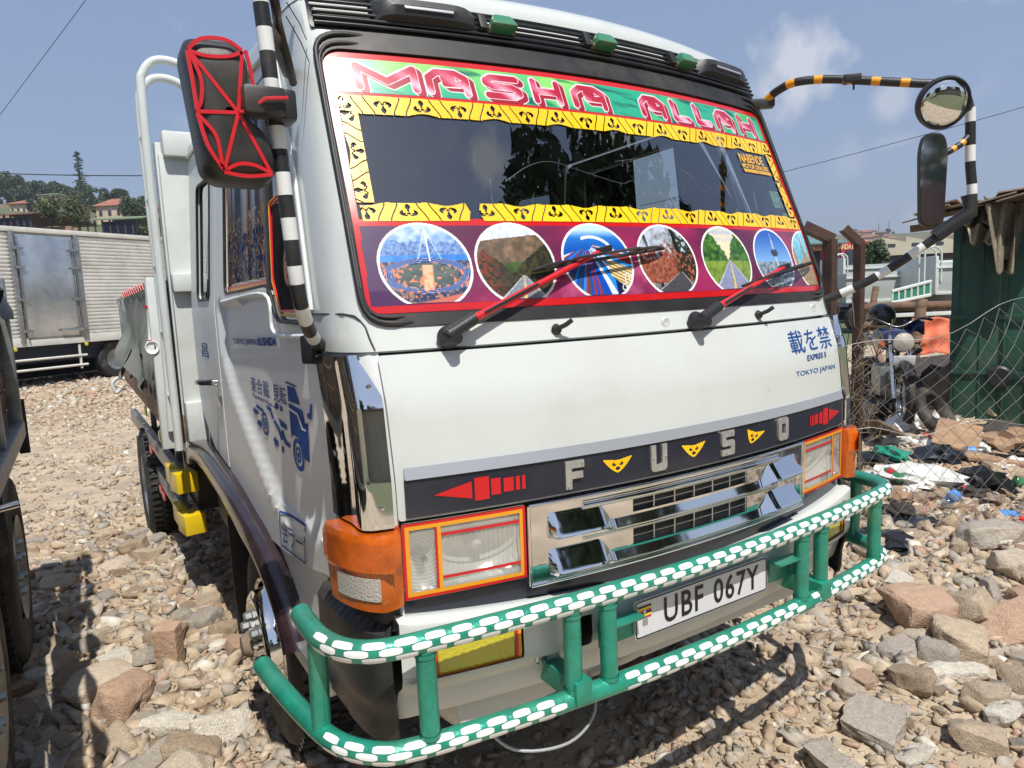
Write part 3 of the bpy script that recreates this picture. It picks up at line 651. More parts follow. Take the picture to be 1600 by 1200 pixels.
# --- lower front: backing, headlights, grille
bk = skin('lower_front_panel', B, rect(-1.05, 1.05, .86, 1.175), [rect(-.880, -.570, .978, 1.170), rect(.570, .880, .978, 1.170)], .06, -.012, .01, 'navy', T)
for sg in (-1, 1):
    def X(a): return sg*a
    def SK(name, x0, x1, z0, z1, off, th, m_, par, r=.0, step=.04, sm=True): return skin(name, B, rr(rect(min(X(x0), X(x1)), max(X(x0), X(x1)), z0, z1), r, 3) if r else rect(min(X(x0), X(x1)), max(X(x0), X(x1)), z0, z1), (), step, off, th, m_, par, sm)
    hl = skin('headlight', B, rr(rect(min(X(.565), X(.882)), max(X(.565), X(.882)), .975, 1.172), .008, 3), [rr(rect(min(X(.578), X(.870)), max(X(.578), X(.870)), .990, 1.158), .006, 3)], .03, .006, .02, 'chrome', T)
    skin('reflector_bowl', B, rect(min(X(.575), X(.795)), max(X(.575), X(.795)), .985, 1.165), (), .012, lambda v: -.012-.055*np.clip(1-(((np.abs(v[:, 0])-.685)/.112)**2+((v[:, 1]-1.075)/.088)**2), 0, 1)**.6, 0, 'reflector', hl)
    skin('side_reflector', B, rect(min(X(.795), X(.873)), max(X(.795), X(.873)), .985, 1.165), (), .010, lambda v: -.012-.03*np.clip(1-(((np.abs(v[:, 0])-.834)/.04)**2+((v[:, 1]-1.075)/.088)**2), 0, 1)**.6, 0, 'reflector', hl)
    bb = lathe('bulb', [(-.03, 0), (-.027, .008), (-.012, .012), (0, .012), (.02, .014)], 'clear_glass', hl, 'y', 14, tuple(Bp(X(.834), 1.075, -.02)))
    lathe('bulb', [(-.02, 0), (-.018, .008), (0, .012), (.02, .02)], 'black_plastic', hl, 'y', 14, tuple(Bp(X(.834), 1.075, -.025)))
    lathe('bulb', [(-.012, 0), (-.010, .010), (-.002, .015), (.02, .018)], 'reflector', hl, 'y', 18, tuple(Bp(X(.685), 1.078, -.035)))
    ax0 = np.abs
    def hoff(s, z):
        a = np.abs(s); return .004+.0014*np.sin(a*480)*(np.abs(z-1.073) < .058)*(a < .785)+.0010*np.sin(np.hypot((a-.834), z-1.11)*700)*(a > .80)+.004*np.exp(-(((a-.68)/.05)**2+((z-1.07)/.04)**2))
    gridskin('headlight_lens', B, min(X(.572), X(.876)), max(X(.572), X(.876)), .983, 1.165, 170, 60, hoff, 'lens_glass', hl)
    def tp(x0, x1, z0, z1, m_, o_=.0085): SK('tape_stripe', x0, x1, z0, z1, o_, 0, m_, hl, 0, .06, False)
    tp(.566, .881, .978, .985, 'red_tape', .0088); tp(.566, .881, 1.163, 1.170, 'red_tape', .0088); tp(.874, .881, .985, 1.163, 'red_tape', .0088); tp(.566, .573, .985, 1.163, 'red_tape', .0088)
    tp(.573, .874, .985, .995, 'yellow_tape'); tp(.573, .874, 1.153, 1.163, 'yellow_tape'); tp(.864, .874, .995, 1.153, 'yellow_tape'); tp(.573, .582, .995, 1.153, 'yellow_tape')
    tp(.796, .802, .995, 1.153, 'red_tape'); tp(.787, .796, .995, 1.153, 'yellow_tape')
    for zz, dz in ((1.128, .010), (1.018, -.004)):
        a_, b_ = (X(.787), X(.582)); pts = [(a_, zz), (b_, zz+dz*0), (b_, zz+.008), (a_, zz+.008)]; skin('tape_stripe', B, pts if sg < 0 else pts[::-1], (), .06, .0088, 0, 'red_tape', hl, False)
# grille
gr = skin('grille', B, rr(rect(-.560, .560, .950, 1.170), .008, 3), [rect(-.235, .235, 1.094, 1.130), rect(-.235, .235, 1.000, 1.046)], .03, .012, .02, 'chrome', T)
skin('grille_backing', B, rect(-.26, .26, .98, 1.155), (), .08, -.008, 0, 'black_plastic', gr)
P = [Bp(a, b, .013) for a, b in ((-.556, .954), (.556, .954), (.556, 1.166), (-.556, 1.166), (-.556, .954))]
def edge(x0, z0_, x1, z1_, rad, mm, par, nm='grille_trim', off=.013): return tube(nm, [Bp(x0+(x1-x0)*i/24, z0_+(z1_-z0_)*i/24, off) for i in range(25)], rad, mm, par, 8)
edge(-.558, .953, .558, .953, .006, 'chrome', gr); edge(-.558, 1.167, .558, 1.167, .005, 'chrome', gr); edge(-.558, .953, -.558, 1.167, .005, 'chrome', gr); edge(.558, .953, .558, 1.167, .005, 'chrome', gr)
for zz_, ra_ in ((1.140, .010), (1.153, .005), (1.052, .006)): edge(-.40, zz_, .40, zz_, ra_, 'chrome', gr, 'grille_bar', .010)
for zlo, zhi in ((1.094, 1.130), (1.000, 1.046)):
    for k in range(1, 2): edge(-.235, (zlo+zhi)/2, .235, (zlo+zhi)/2, .0022, 'chrome_dull', gr, 'grille_bar', .006)
    for k in range(0, 7): skin('grille_bar', B, rect(-.235+k*.0783-.0022, -.235+k*.0783+.0022, zlo, zhi), (), .05, .008, .012, 'chrome_dull', gr, False)
def wing(zc_lo, zc_hi, zb_lo, zb_hi):
    xs = np.linspace(-.505, .505, 90); V = []; K = 14
    for x in xs:
        a = abs(x); t = np.clip((a-.300)/.055, 0, 1); t = t*t*(3-2*t); e = np.clip((.505-a)/.012, 0, 1)**.4
        lo = zb_lo+(zc_lo-zb_lo)*t; hi = zb_hi+(zc_hi-zb_hi)*t; h = (.012+.028*t)*(.25+.75*e); mid = (lo+hi)/2; hw = (hi-lo)/2*(.6+.4*e)
        for k in range(K):
            tt = k/(K-1); pr_ = float(np.interp(tt, [0, .03, .10, .78, .87, .95, 1], [0, .06, .14, .97, 1.0, .75, 0])); V.append(Bp(x, hi-(hi-lo)*tt, .010+h*pr_))
    Fc = [(i*K+k, i*K+k+1, (i+1)*K+k+1, (i+1)*K+k) for i in range(len(xs)-1) for k in range(K-1)]+[tuple(range(K)), tuple(range((len(xs)-1)*K, len(xs)*K))]
    o = raw('grille_wing', V, Fc, 'chrome', gr, True); o.data.set_sharp_from_angle(angle=R(55))
wing(1.070, 1.142, 1.054, 1.092); wing(.970, 1.044, .962, .998)

# --- chrome corners and corner lamps
for sg in (-1, 1):
    out_ = [(.903, 1.168), (1.185, 1.168), (1.185, 1.574), (.955, 1.574), (.903, 1.478)]
    out_ = [(sg*a, b) for a, b in out_][::sg]
    cc = skin('chrome_corner', B, out_, (), .012, lambda v: .013+.026*np.exp(-((np.abs(v[:, 0])-.985)/.055)**2), .016, 'chrome', T)
    for zz in (1.22, 1.50): lathe('corner_screw', [(-.004, 0), (-.003, .006), (0, .008)], 'chrome_dull', cc, 'y', 10, tuple(Bp(sg*.935, zz, .022)))
    skin('lower_corner_panel', B, [(sg*.885, .90), (sg*1.2, .90), (sg*1.2, 1.6), (sg*.885, 1.6)][::sg], (), .05, -.008, .012, 'side_white', T)
    q = [(sg*a, b) for a, b in ((.888, .972), (1.13, .972), (1.145, 1.06), (1.165, 1.068), (1.165, 1.160), (.888, 1.160))][::sg]
    cl = skin('corner_lamp', B, rr(q, .010, 3), (), .012, lambda v: .020+.032*np.clip((np.abs(v[:, 0])-.885)/.05, 0, 1)*np.clip((1.18-np.abs(v[:, 0]))/.03, .3, 1)+.007*(v[:, 1] > 1.066)-.006*np.clip((v[:, 1]-1.145)/.01, 0, 1), .05, 'amber_lens', T)
    gridskin('lens_grid', B, *sorted((sg*.905, sg*1.145)), 1.072, 1.142, 110, 34, lambda s, z: .0605+.0011*np.sin(s*620)*np.sin(z*620)-.008*np.clip((np.abs(s)-1.12)/.03, 0, 1), 'amber_lens', cl)
    skin('lamp_housing', B, rr([(sg*a, b) for a, b in ((.884, .966), (1.15, .966), (1.172, 1.166), (.884, 1.166))][::sg], .01, 3), (), .03, .006, .02, 'red_lens', cl)
    skin('clear_insert', B, rr([(sg*a, b) for a, b in ((.940, 1.000), (1.085, 1.000), (1.085, 1.056), (.940, 1.056))][::sg], .006, 3), (), .02, .056, .006, 'clear_lens', cl)
    lathe('lamp_bulb', [(-.03, 0), (-.02, .012), (0, .012)], 'amber_lens', cl, 'y', 12, tuple(Bp(sg*1.02, 1.11, -.005)))
    skin('lamp_underside', B, rect(min(sg*.9, sg*1.1), max(sg*.9, sg*1.1), .90, .966), (), .05, .004, .004, 'black_plastic', cl)

# --- cab sides
def polyd(v, pl): return segd(v[:, 0], v[:, 1], [pl])
CRE = [(1.86, 1.735), (1.86, 1.49), (1.70, 1.34), (1.43, 1.19), (1.16, 1.05), (1.02, 1.0), (.91, .985), (.60, 1.035)]
CREP = CRE+[(.2, 1.1), (.2, 1.75)]
DOOR = rr([(.452, .955), (.71, .905), (1.00, .868), (1.30, .855), (1.67, .93), (1.935, .985), (1.935, 1.75), (1.80, 2.40), (.80, 2.42), (.62, 2.06), (.46, 1.70)], [.01, .02, .05, .05, .03, .05, .02, .06, .05, .02, .01], 4)
WIN = rr([(.555, 1.655), (.84, 1.660), (.935, 1.775), (1.70, 1.765), (1.655, 2.34), (.83, 2.36), (.66, 2.06), (.545, 1.76)], [.05, .04, .05, .05, .06, .05, .02, .02], 5)
def dooroff(v):
    d = polyd(v, CRE); ins = inpoly(v, CREP); up = np.clip((1.80-v[:, 1])/.05, 0, 1)
    return (-.024*np.clip(d/.045, 0, 1)*ins)*up+.004*np.exp(-(d/.02)**2)*(~ins)*up
def aroundwin(v): return 0
for fn, nm, main in ((S, 'door', True), (S2, 'door', False)):
    do = skin(nm, fn, DOOR if main else DOOR, [WIN], .028, dooroff, .02, 'side_white', T)
    tagt(do, 'door with blue lettering and a printed lorry picture' if main else 'plain door on the far side of the cab')
    pn = skin('door_window', fn, WIN, (), .12, -.014, 0, 'side_glass', do)
    V = [Vector(p) for p in fn(np.array(WIN+[WIN[0]]), np.full(len(WIN)+1, -.004))]; V2, F2, _ = tube_data(V, .0065, 8, False); raw('window_seal', V2, F2, 'rubber', do, True)
    skin('window_divider', fn, [(.925, 1.74), (.955, 1.74), (.995, 2.36), (.965, 2.36)], (), .1, -.002, .014, 'black_plastic', do)
    # window lip of pressed metal below the glass
    lip = [(.50, 1.62), (.86, 1.625), (.955, 1.745), (1.74, 1.735)]
    tube('window_lip', [Vector(fn(np.array([p]), np.array([.004]))[0]) for p in [(q_.x, q_.y) for q_ in cr([(a, b, 0) for a, b in lip], 6)]], .0065, 'side_white', do, 8)
    rear = skin('rear_side_panel', fn, rr([(1.950, .99), (2.30, 1.02), (2.62, 1.18), (2.66, 1.3), (2.62, 2.48), (.83, 2.485), (.805, 2.43), (1.812, 2.41), (1.950, 1.75)], [.0, .05, .05, .05, .05, .01, .01, .02, .02], 3), [rr([(2.06, 1.755), (2.42, 1.755), (2.36, 2.30), (1.98, 2.29)], .05, 5)], .05, 0, .02, 'side_white', T)
    w2 = rr([(2.06, 1.755), (2.42, 1.755), (2.36, 2.30), (1.98, 2.29)], .05, 5)
    skin('side_window', fn, w2, (), .12, -.010, 0, 'side_glass', rear)
    V = [Vector(p) for p in fn(np.array(w2+[w2[0]]), np.full(len(w2)+1, .0))]; V2, F2, _ = tube_data(V, .0065, 8, False); raw('window_seal', V2, F2, 'rubber', rear, True)
    skin('front_side_panel', fn, [(.37, .62), (.86, .60), (1.06, .78), (1.35, .86), (1.7, .93), (2.4, .96), (2.4, 1.02), (.95, 1.03), (.45, .99), (.37, .99)], (), .06, -.012, .012, 'side_white', T)
    tube('rain_gutter', [Vector(fn(np.array([p]), np.array([.008]))[0]) for p in ((.42, 1.69), (.56, 2.06), (.74, 2.40), (.82, 2.47), (1.2, 2.485), (2.6, 2.485))], .007, 'white_paint', T, 8)
    skin('cab_inner_side', fn, rect(.45, 2.6, .95, 1.72), (), .3, -.07, 0, 'dark_cab', T, False)
    if not main:
        pn.data.materials[0] = M['clear_glass']
        skin('window_print', fn, [(1.27, 1.78), (1.69, 1.78), (1.65, 2.33), (1.27, 2.34)], (), .3, -.012, 0, 'dark_cab', pn, False); skin('window_print', fn, [(.60, 1.68), (.94, 1.80), (.97, 2.35), (.85, 2.35), (.66, 2.05)], (), .3, -.012, 0, 'dark_cab', pn, False)
    if main:
        hd = MB(); hd.tube([(-.970, 2.02, 1.375), (-1.012, 2.02, 1.378)], .016, 12); hd.build('door_handle', 'chrome', do, True)
        tube('handle_grip', [(-1.00, 2.0, 1.378), (-1.035, 2.03, 1.378), (-1.04, 2.12, 1.374), (-1.02, 2.16, 1.372)], .013, 'black_gloss', do, 10)
        box('door_lock', (-.972, 1.99, 1.29), (.012, .03, .05), 'chrome_dull', do, bev=.005)
        # pasted prints on the glass
        def paint_win(y, z):
            n_ = fbm(y*3, z*.5, 6, 4, 3); s_ = vn(y, z*.05, 26, 2); c = mixa(base(y, (.24, .28, .36)), (.62, .60, .58), (s_-.35)*2); c = mixa(c, (.34, .22, .13), np.clip((vn(y, z*.04, 19, 8)-.6)*6, 0, .9))
            c = mixa(c, (.10, .14, .30), (fbm(y, z, 40, 3, 4)-.45)*5*(z < 1.98)); c = mixa(c, (.80, .66, .42), (vn(y, z, 150, 3)-.72)*8*(z < 2.05)); return mixa(c, (.72, .78, .86), np.clip((z-2.0)*3, 0, .6)*(s_ > .4))
        sheet('window_print', S, 1.00, 1.65, 1.80, 2.34, .004, paint_win, -.0125, pn, lambda y, z: z > 1.80, 'print_matt')
        for y_a, y_b, z_a, z_b, m_ in ((.96, 1.69, 1.785, 1.795, 'red_tape'), (.96, 1.69, 1.775, 1.785, 'yellow_tape'), (1.655, 1.667, 1.79, 2.33, 'yellow_tape')):
            skin('tape_stripe', S, rect(y_a, y_b, z_a, z_b), (), .3, -.0115, 0, m_, pn, False)
        def paint_face(y, z):
            c = base(y, (.13, .10, .09)); fa = np.hypot((y-.745)/.075, (z-1.835)/.085); c = mixa(c, (.05, .04, .04), (1.25-fa)*6)
            fc = np.hypot((y-.725)/.055, (z-1.83)/.072); c = mixa(c, (.78, .60, .50), (1-fc)*7); c = mixa(c, (.50, .33, .27), (1-np.hypot((y-.70)/.03, (z-1.79)/.05))*1.2)
            for ey in (.70, .745): c = mixa(c, (.05, .03, .03), (1-np.hypot((y-ey)/.011, (z-1.845)/.006))*4); c = mixa(c, (.14, .08, .07), (1-np.hypot((y-ey)/.014, (z-1.862)/.003))*4)
            c = mixa(c, (.62, .20, .20), (1-np.hypot((y-.722)/.014, (z-1.793)/.006))*4); c = mixa(c, (.62, .44, .36), (1-np.hypot((y-.722)/.006, (z-1.818)/.016))*1)
            c = mixa(c, (.60, .45, .36), (1-np.hypot((y-.655-.25*(z-1.72))/.025, (z-1.72)/.05))*4); return mixa(c, (.35, .38, .42), np.clip((z-1.95)*4, 0, .6))
        sheet('portrait_sticker', S, .58, .90, 1.682, 2.03, .0022, paint_face, -.0125, pn, lambda y, z: inpoly(np.stack([y, z], 1), [(.60, 1.69), (.81, 1.69), (.90, 1.79), (.925, 2.02), (.68, 2.02), (.60, 1.78)]), 'print_matt')
        FR = [(.60, 1.69), (.81, 1.69), (.90, 1.79), (.925, 2.02), (.68, 2.05), (.60, 1.78)]
        for m_, gk in (('red_tape', 0), ('yellow_tape', .012)):
            L = [((a-.76)*(1+gk/.16)+.76, (b-1.86)*(1+gk/.17)+1.86) for a, b in FR]; V2, F2, _ = tube_data([Vector(p) for p in S(np.array(L+[L[0]]), np.full(7, -.012))], .0045, 6, False); raw('tape_stripe', V2, F2, m_, pn)
        # lettering; reading direction runs towards the front of the cab
        def SL(q, off): o = S(np.stack([-q[:, 0], q[:, 1]], 1), off+dooroff(np.stack([-q[:, 0], q[:, 1]], 1))); return o
        for s_, u0_, u1_, zb, hh, bd in (('TOKYO JAPAN', -1.70, -1.25, 1.553, .030, .01), ('KUSHIDA', -1.23, -.955, 1.567, .030, .035)):
            text_on('door_lettering', s_, SL, ((u0_, zb), (u1_, zb+.010), hh), .0022, 'blue_vinyl', do, bold=bd)
        for s_, u0_, u1_ in (('東合載', -1.42, -1.12), ('見転', -1.06, -.885)):
            text_on('door_lettering', s_, SL, ((u0_, 1.385), (u1_, 1.385), .060), .0022, 'blue_vinyl', do)
        text_on('door_lettering', 'Tel:03(777)4-38', SL, ((-1.41, 1.362), (-1.02, 1.352), .016), .0022, 'blue_vinyl', do, bold=.03)
        def DEC(pts, m_='blue_vinyl', off=.0022): skin('lorry_print', SL, pts, (), .06, off, 0, m_, do, False)
        W0 = -.885   # picture of a small lorry: u from -1.41 to -.59
        def uv(a, b): return (-1.42+a*.83, 1.235+b*.235)
        shapes = [[(.655, .985), (.80, .965), (.805, .945), (.655, .96)],                                     # roof line
                  [(.675, .93), (.775, .93), (.835, .72), (.675, .72)],                                       # upper window
                  [(.675, .69), (.86, .66), (.875, .50), (.92, .52), (.92, .30), (.905, .0), (.84, .02), (.82, .18), (.77, .26), (.70, .27), (.675, .20)],  # cab body
                  [(.925, .60), (.97, .58), (.99, .78), (.975, .80), (.955, .66), (.925, .66)],               # mirror
                  [(.08, .46), (.22, .42), (.225, .36), (.08, .40)], [(.29, .52), (.36, .50), (.41, .36), (.38, .34), (.345, .44), (.29, .46)],
                  [(.42, .36), (.50, .24), (.53, .10), (.50, .08), (.47, .2), (.40, .3)], [(.48, .40), (.60, .36), (.61, .28), (.52, .30)], [(.54, .26), (.58, .12), (.64, .10), (.64, .04), (.56, .06), (.51, .2)],
                  [(.0, .33), (.05, .40), (.05, .36), (.10, .35), (.10, .28), (.05, .29), (.05, .25)], [(.17, .16), (.12, .23), (.12, .19), (.07, .20), (.07, .12), (.12, .11), (.12, .07)],
                  [(.36, .02), (.41, .10), (.41, .05), (.45, .05), (.45, -.05), (.41, -.04), (.41, -.09)], [(.50, -.0), (.53, -.0), (.53, -.10), (.50, -.09)], [(.53, .60), (.56, .60), (.56, .52), (.53, .52)], [(.45, .62), (.50, .61), (.50, .54), (.45, .55)]]
        for sh in shapes: DEC([uv(a, b) for a, b in sh][::-1])
        for (cxu, cyu, ra) in ((.23, .20, .052), (.76, .02, .062)):
            c0 = uv(cxu, cyu)
            for r0, r1 in ((ra, ra*.72), (ra*.5, ra*.3), (ra*.2, 0)):
                o_ = [(c0[0]+r0*1.0*math.cos(t), c0[1]+r0*.85*math.sin(t)) for t in np.linspace(0, 2*math.pi, 25)[:-1]]
                h_ = [[(c0[0]+r1*math.cos(t), c0[1]+r1*.85*math.sin(t)) for t in np.linspace(0, 2*math.pi, 21)[:-1]]] if r1 else []
                skin('lorry_print', SL, o_, h_, .1, .0026, 0, 'blue_vinyl', do, False)
        DEC([uv(a, b) for a, b in ((.68, .60), (.79, .57), (.84, .40), (.895, .40), (.895, .43), (.86, .43), (.80, .60), (.68, .63))][::-1], 'side_white', .0032)
        text_on('side_lettering', '昌', lambda q, off: S(np.stack([-q[:, 0], q[:, 1]], 1), off), ((-2.42, 1.475), (-2.22, 1.475), .07), .002, 'blue_vinyl', rear)
        # boxed characters low on the door
        for a, b, c_, d in ((-1.02, -.71, .0, .006), (-1.02, -.71, .112, .118)):
            pass
        def bx(u, v): return (-1.015+u*.315, .885+v*.125+u*.030)
        for pl in (((0, 0), (1, 0), (1, .05), (0, .05)), ((0, .95), (1, .95), (1, 1), (0, 1)), ((0, .05), (.03, .05), (.03, .95), (0, .95)), ((.97, .05), (1, .05), (1, .95), (.97, .95))):
            skin('box_lettering', SL, [bx(a, b) for a, b in pl], (), .1, .006, 0, 'blue_vinyl', do, False)
        text_on('box_lettering', '会ラー', SL, (bx(.10, .16), bx(.92, .16), .080), .006, 'blue_vinyl', do)
# blue writing on the front
text_on('front_lettering', '載を禁', B, ((.535, 1.466), (.840, 1.468), .076), .0060, 'blue_vinyl', hood)
text_on('front_lettering', 'EXPRES S', B, ((.630, 1.436), (.775, 1.437), .020), .0055, 'blue_vinyl', hood, bold=.02)
text_on('front_lettering', 'TOKYO JAPAN', B, ((.545, 1.386), (.840, 1.384), .022), .0055, 'blue_vinyl', hood)

# --- cab back wall, floor, inside
bw = skin('cab_back_wall', lambda q, off: np.stack([q[:, 0], 2.66+np.asarray(off), q[:, 1]], 1), [(-.94, 1.0), (.94, 1.0), (.90, 2.52), (-.90, 2.52)], [rr(rect(.10, .62, 1.98, 2.42), .04, 4)], .25, 0, .03, 'white_paint', T)
skin('back_wall_lining', lambda q, off: np.stack([q[:, 0], 2.62+np.asarray(off), q[:, 1]], 1), [(-.92, 1.0), (.92, 1.0), (.88, 2.50), (-.88, 2.50)], (), .25, 0, 0, 'dark_cab', bw)
box('roof_lining', (0, 1.6, 2.505), (1.72, 1.9, .02), 'dark_cab', T)
box('cab_floor', (0, 1.45, 1.0), (1.84, 2.3, .04), 'dark_cab', T)
box('dashboard', (0, .62, 1.52), (1.72, .50, .26), 'dark_cab', T, bev=.05)
for sx in (-.5, .5):
    st = box('seat', (sx, 1.75, 1.35), (.5, .5, .2), 'seat_cloth', T, bev=.05)
    box('backrest', (sx, 2.05, 1.72), (.48, .14, .60), 'seat_cloth', st, (R(-8), 0, 0), .05); box('headrest', (sx, 2.10, 2.10), (.26, .10, .16), 'seat_cloth', st, bev=.04)
# steering wheel
V2, F2, _ = tube_data([Vector((.48+.21*math.cos(t), .98+.11*math.sin(t), 1.66+.18*math.sin(t))) for t in np.linspace(0, 2*math.pi, 33)], .014, 8, False); raw('steering_wheel', V2, F2, 'black_plastic', T, True)

# --- wipers and washer jets
def wiper(piv, elbow, tip, b0, b1):
    P0 = Bp(*piv, .008); w_ = lathe('wiper', [(-.055, 0), (-.055, .014), (-.03, .022), (-.012, .028), (0, .030)], 'black_plastic', T, 'y', 18, tuple(P0))
    a = Bp(*piv, .046); e = Bp(*elbow, .040); t = Bp(*tip, .030)
    d = (e-a); m_ = MB(); m_.tube([a-d*.15, a+d*.3, e], .017, 10); m_.build('arm_base', 'black_plastic', w_, True)
    tube('wiper_arm', [e-d*.05, e+(t-e)*.1, e+(t-e)*.5, t], lambda k: .0115-.004*k, 'red_tape', w_, 8)
    tube('arm_groove', [e+(t-e)*.06+Vector((0, -.009, .003)), e+(t-e)*.45+Vector((0, -.0075, .003))], .004, 'black_plastic', w_, 6)
    bl = [Bp(b0[0]+(b1[0]-b0[0])*k/14, b0[1]+(b1[1]-b0[1])*k/14, .012) for k in range(15)]
    tube('blade_rubber', bl, .005, 'rubber', w_, 6)
    m_ = MB()
    for k0, k1, h in ((0, 5, .022), (9, 14, .022), (2, 12, .032)):
        L = [bl[k]+Vector((0, -.5, .25)).normalized()*h*math.sin(math.pi*min(1, .25+.75*(k-k0)/(k1-k0)) if k < (k0+k1)/2 else math.pi*max(0, .75*(k-k0)/(k1-k0))) for k in range(k0, k1+1)]
        m_.tube([bl[k0]]+[bl[k]+Vector((0, -.9, .45)).normalized()*h*min(1, (k-k0)/1.5, (k1-k)/1.5) for k in range(k0+1, k1)]+[bl[k1]], .0042, 6)
    m_.build('blade_frame', 'black_plastic', w_, True); box('blade_clip', tuple(t), (.05, .016, .018), 'black_plastic', w_, (0, R(-12), 0), .004)
wiper((-.712, 1.606), (-.645, 1.640), (-.215, 1.812), (-.446, 1.765), (.025, 1.822))
wiper((.082, 1.602), (.165, 1.632), (.588, 1.752), (.345, 1.700), (.842, 1.772))
for a, b in ((-.408, 1.609), (.402, 1.606)):
    wj = lathe('washer_jet', [(-.012, 0), (-.012, .010), (0, .016)], 'black_plastic', T, 'y', 14, tuple(Bp(a, b, .002)))
    p = Bp(a, b, .01); tube('jet_nozzle', [p, p+Vector((.012, -.022, .010)), p+Vector((.024, -.034, .022))], .0065, 'black_plastic', wj, 8)

# --- bumper
bumy = lambda x: -.005+.13*x*x
def bumpfn(q, off):   # q: (s, t) with t the position round the pressing
    q = np.asarray(q, float); s, t = q[:, 0], q[:, 1]; prof = np.array([[.215, .872], [.02, .895], [-.012, .885], [-.012, .79], [-.004, .765], [.020, .745], [.030, .730], [.055, .655], [.10, .640]])
    yy = np.interp(t, np.arange(len(prof)), prof[:, 0]); zz = np.interp(t, np.arange(len(prof)), prof[:, 1]); P_ = plan(np.stack([s, np.full(len(s), 1.0)], 1)); P_[:, 1] += yy-.030; P_[:, 2] = zz+.055*s*s*np.clip((2.6-t)/.6, 0, 1)
    ds = plan(np.stack([s+.004, np.full(len(s), 1.0)], 1))-plan(np.stack([s-.004, np.full(len(s), 1.0)], 1)); n_ = np.stack([ds[:, 1], -ds[:, 0], ds[:, 0]*0], 1); n_ /= np.linalg.norm(n_, axis=1)[:, None]
    return P_+n_*np.asarray(off)[:, None]
fogs = [rect(sg*.725-.122, sg*.725+.122, 2.12, 3.5) for sg in (-1, 1)]
bump = skin('bumper', bumpfn, rect(-.935, .935, 0, 8), fogs+[rr(rect(-.46, -.40, 2.4, 4.6), .02, 2)], .09, 0, .004, 'white_paint', T)
skin('bumper_inner', lambda q, off: np.stack([q[:, 0], .16+.13*q[:, 0]**2, q[:, 1]], 1), rect(-.95, .95, .64, .90), (), .2, 0, 0, 'black_plastic', bump)
for sg in (-1, 1):
    def cornfn(q, off):
        s, z = q[:, 0], q[:, 1]; P_ = plan(np.stack([s, np.full(len(s), 1.0)], 1)); k = np.interp(z, [.585, .60, .70, .715, .92, .935], [.02, .004, .0, -.014, -.016, .03]); P_[:, 2] = z
        ds = plan(np.stack([s+.004, np.full(len(s), 1.0)], 1))-plan(np.stack([s-.004, np.full(len(s), 1.0)], 1)); n_ = np.stack([ds[:, 1], -ds[:, 0], ds[:, 0]*0], 1); n_ /= np.linalg.norm(n_, axis=1)[:, None]
        return P_+n_*(np.asarray(off)-k+.012)[:, None]
    bc = skin('bumper_corner', cornfn, rr([(sg*a, b) for a, b in ((.935, .585), (1.36, .60), (1.34, .935), (.935, .935))][::sg], .01, 2), (), .03, 0, .008, 'black_plastic', T)
    def cap(q, off): P_ = cornfn(np.stack([q[:, 0], np.full(len(q), .93)], 1), np.zeros(len(q))); c = np.array([sg*.80, .34, 0]); t = q[:, 1][:, None]; P_[:, :2] = P_[:, :2]*(1-t)+c[None, :2]*t; P_[:, 2] = .934; return P_
    skin('corner_top', cap, rect(*sorted((sg*.937, sg*1.34)), 0, .8), (), .05, 0, 0, 'black_plastic', bc, True)
    # fog lamp
    def FB(q, off): return bumpfn(np.stack([q[:, 0], 2.12+q[:, 1]*1.38], 1), off)
    x0_, x1_ = sg*.725-.118, sg*.725+.118
    fl = skin('fog_lamp', FB, rect(x0_, x1_, .04, .96), (), .03, -.012, .03, 'fog_yellow', T)
    skin('fog_lens', FB, rect(x0_+.02, x1_-.02, .16, .84), (), .008, lambda v: -.009+.0012*np.sin(v[:, 0]*500), 0, 'fog_yellow', fl)
    for m_, i0, i1, o_ in (('yellow_tape', 0, .009, -.007), ('red_tape', .009, .017, -.006)):
        v0, v1 = .04+i0*7, .96-i0*7; w0_, w1_ = .04+i1*7, .96-i1*7
        skin('tape_frame', FB, rect(x0_+i0, x1_-i0, v0, v1), [rect(x0_+i1, x1_-i1, w0_, w1_)], .2, o_, 0, m_, fl, False)
for a, t in ((-.53, 4.0), (-.50, 4.1)):
    pass
lathe('bumper_bolt', [(-.014, 0), (-.014, .010), (-.006, .012), (-.004, .020), (0, .021)], 'chrome_dull', bump, 'y', 6, tuple(bumpfn([[-.545, 4.6]], [.0])[0]))
for a in (-.70, .70): lathe('bolt_hole', [(0, 0), (0, .011)], 'black_plastic', bump, 'z', 14, tuple(Vector(bumpfn([[a, .72]], [0])[0])+Vector((0, 0, .004))))
skin('tow_cover', bumpfn, rr(rect(-.25, .25, 5.2, 6.0), .06, 3), (), .06, .012, .012, 'white_paint', bump)
box('valance', (0, .26, .60), (1.5, .22, .10), 'white_paint', T, (R(-12), 0, 0), .02)
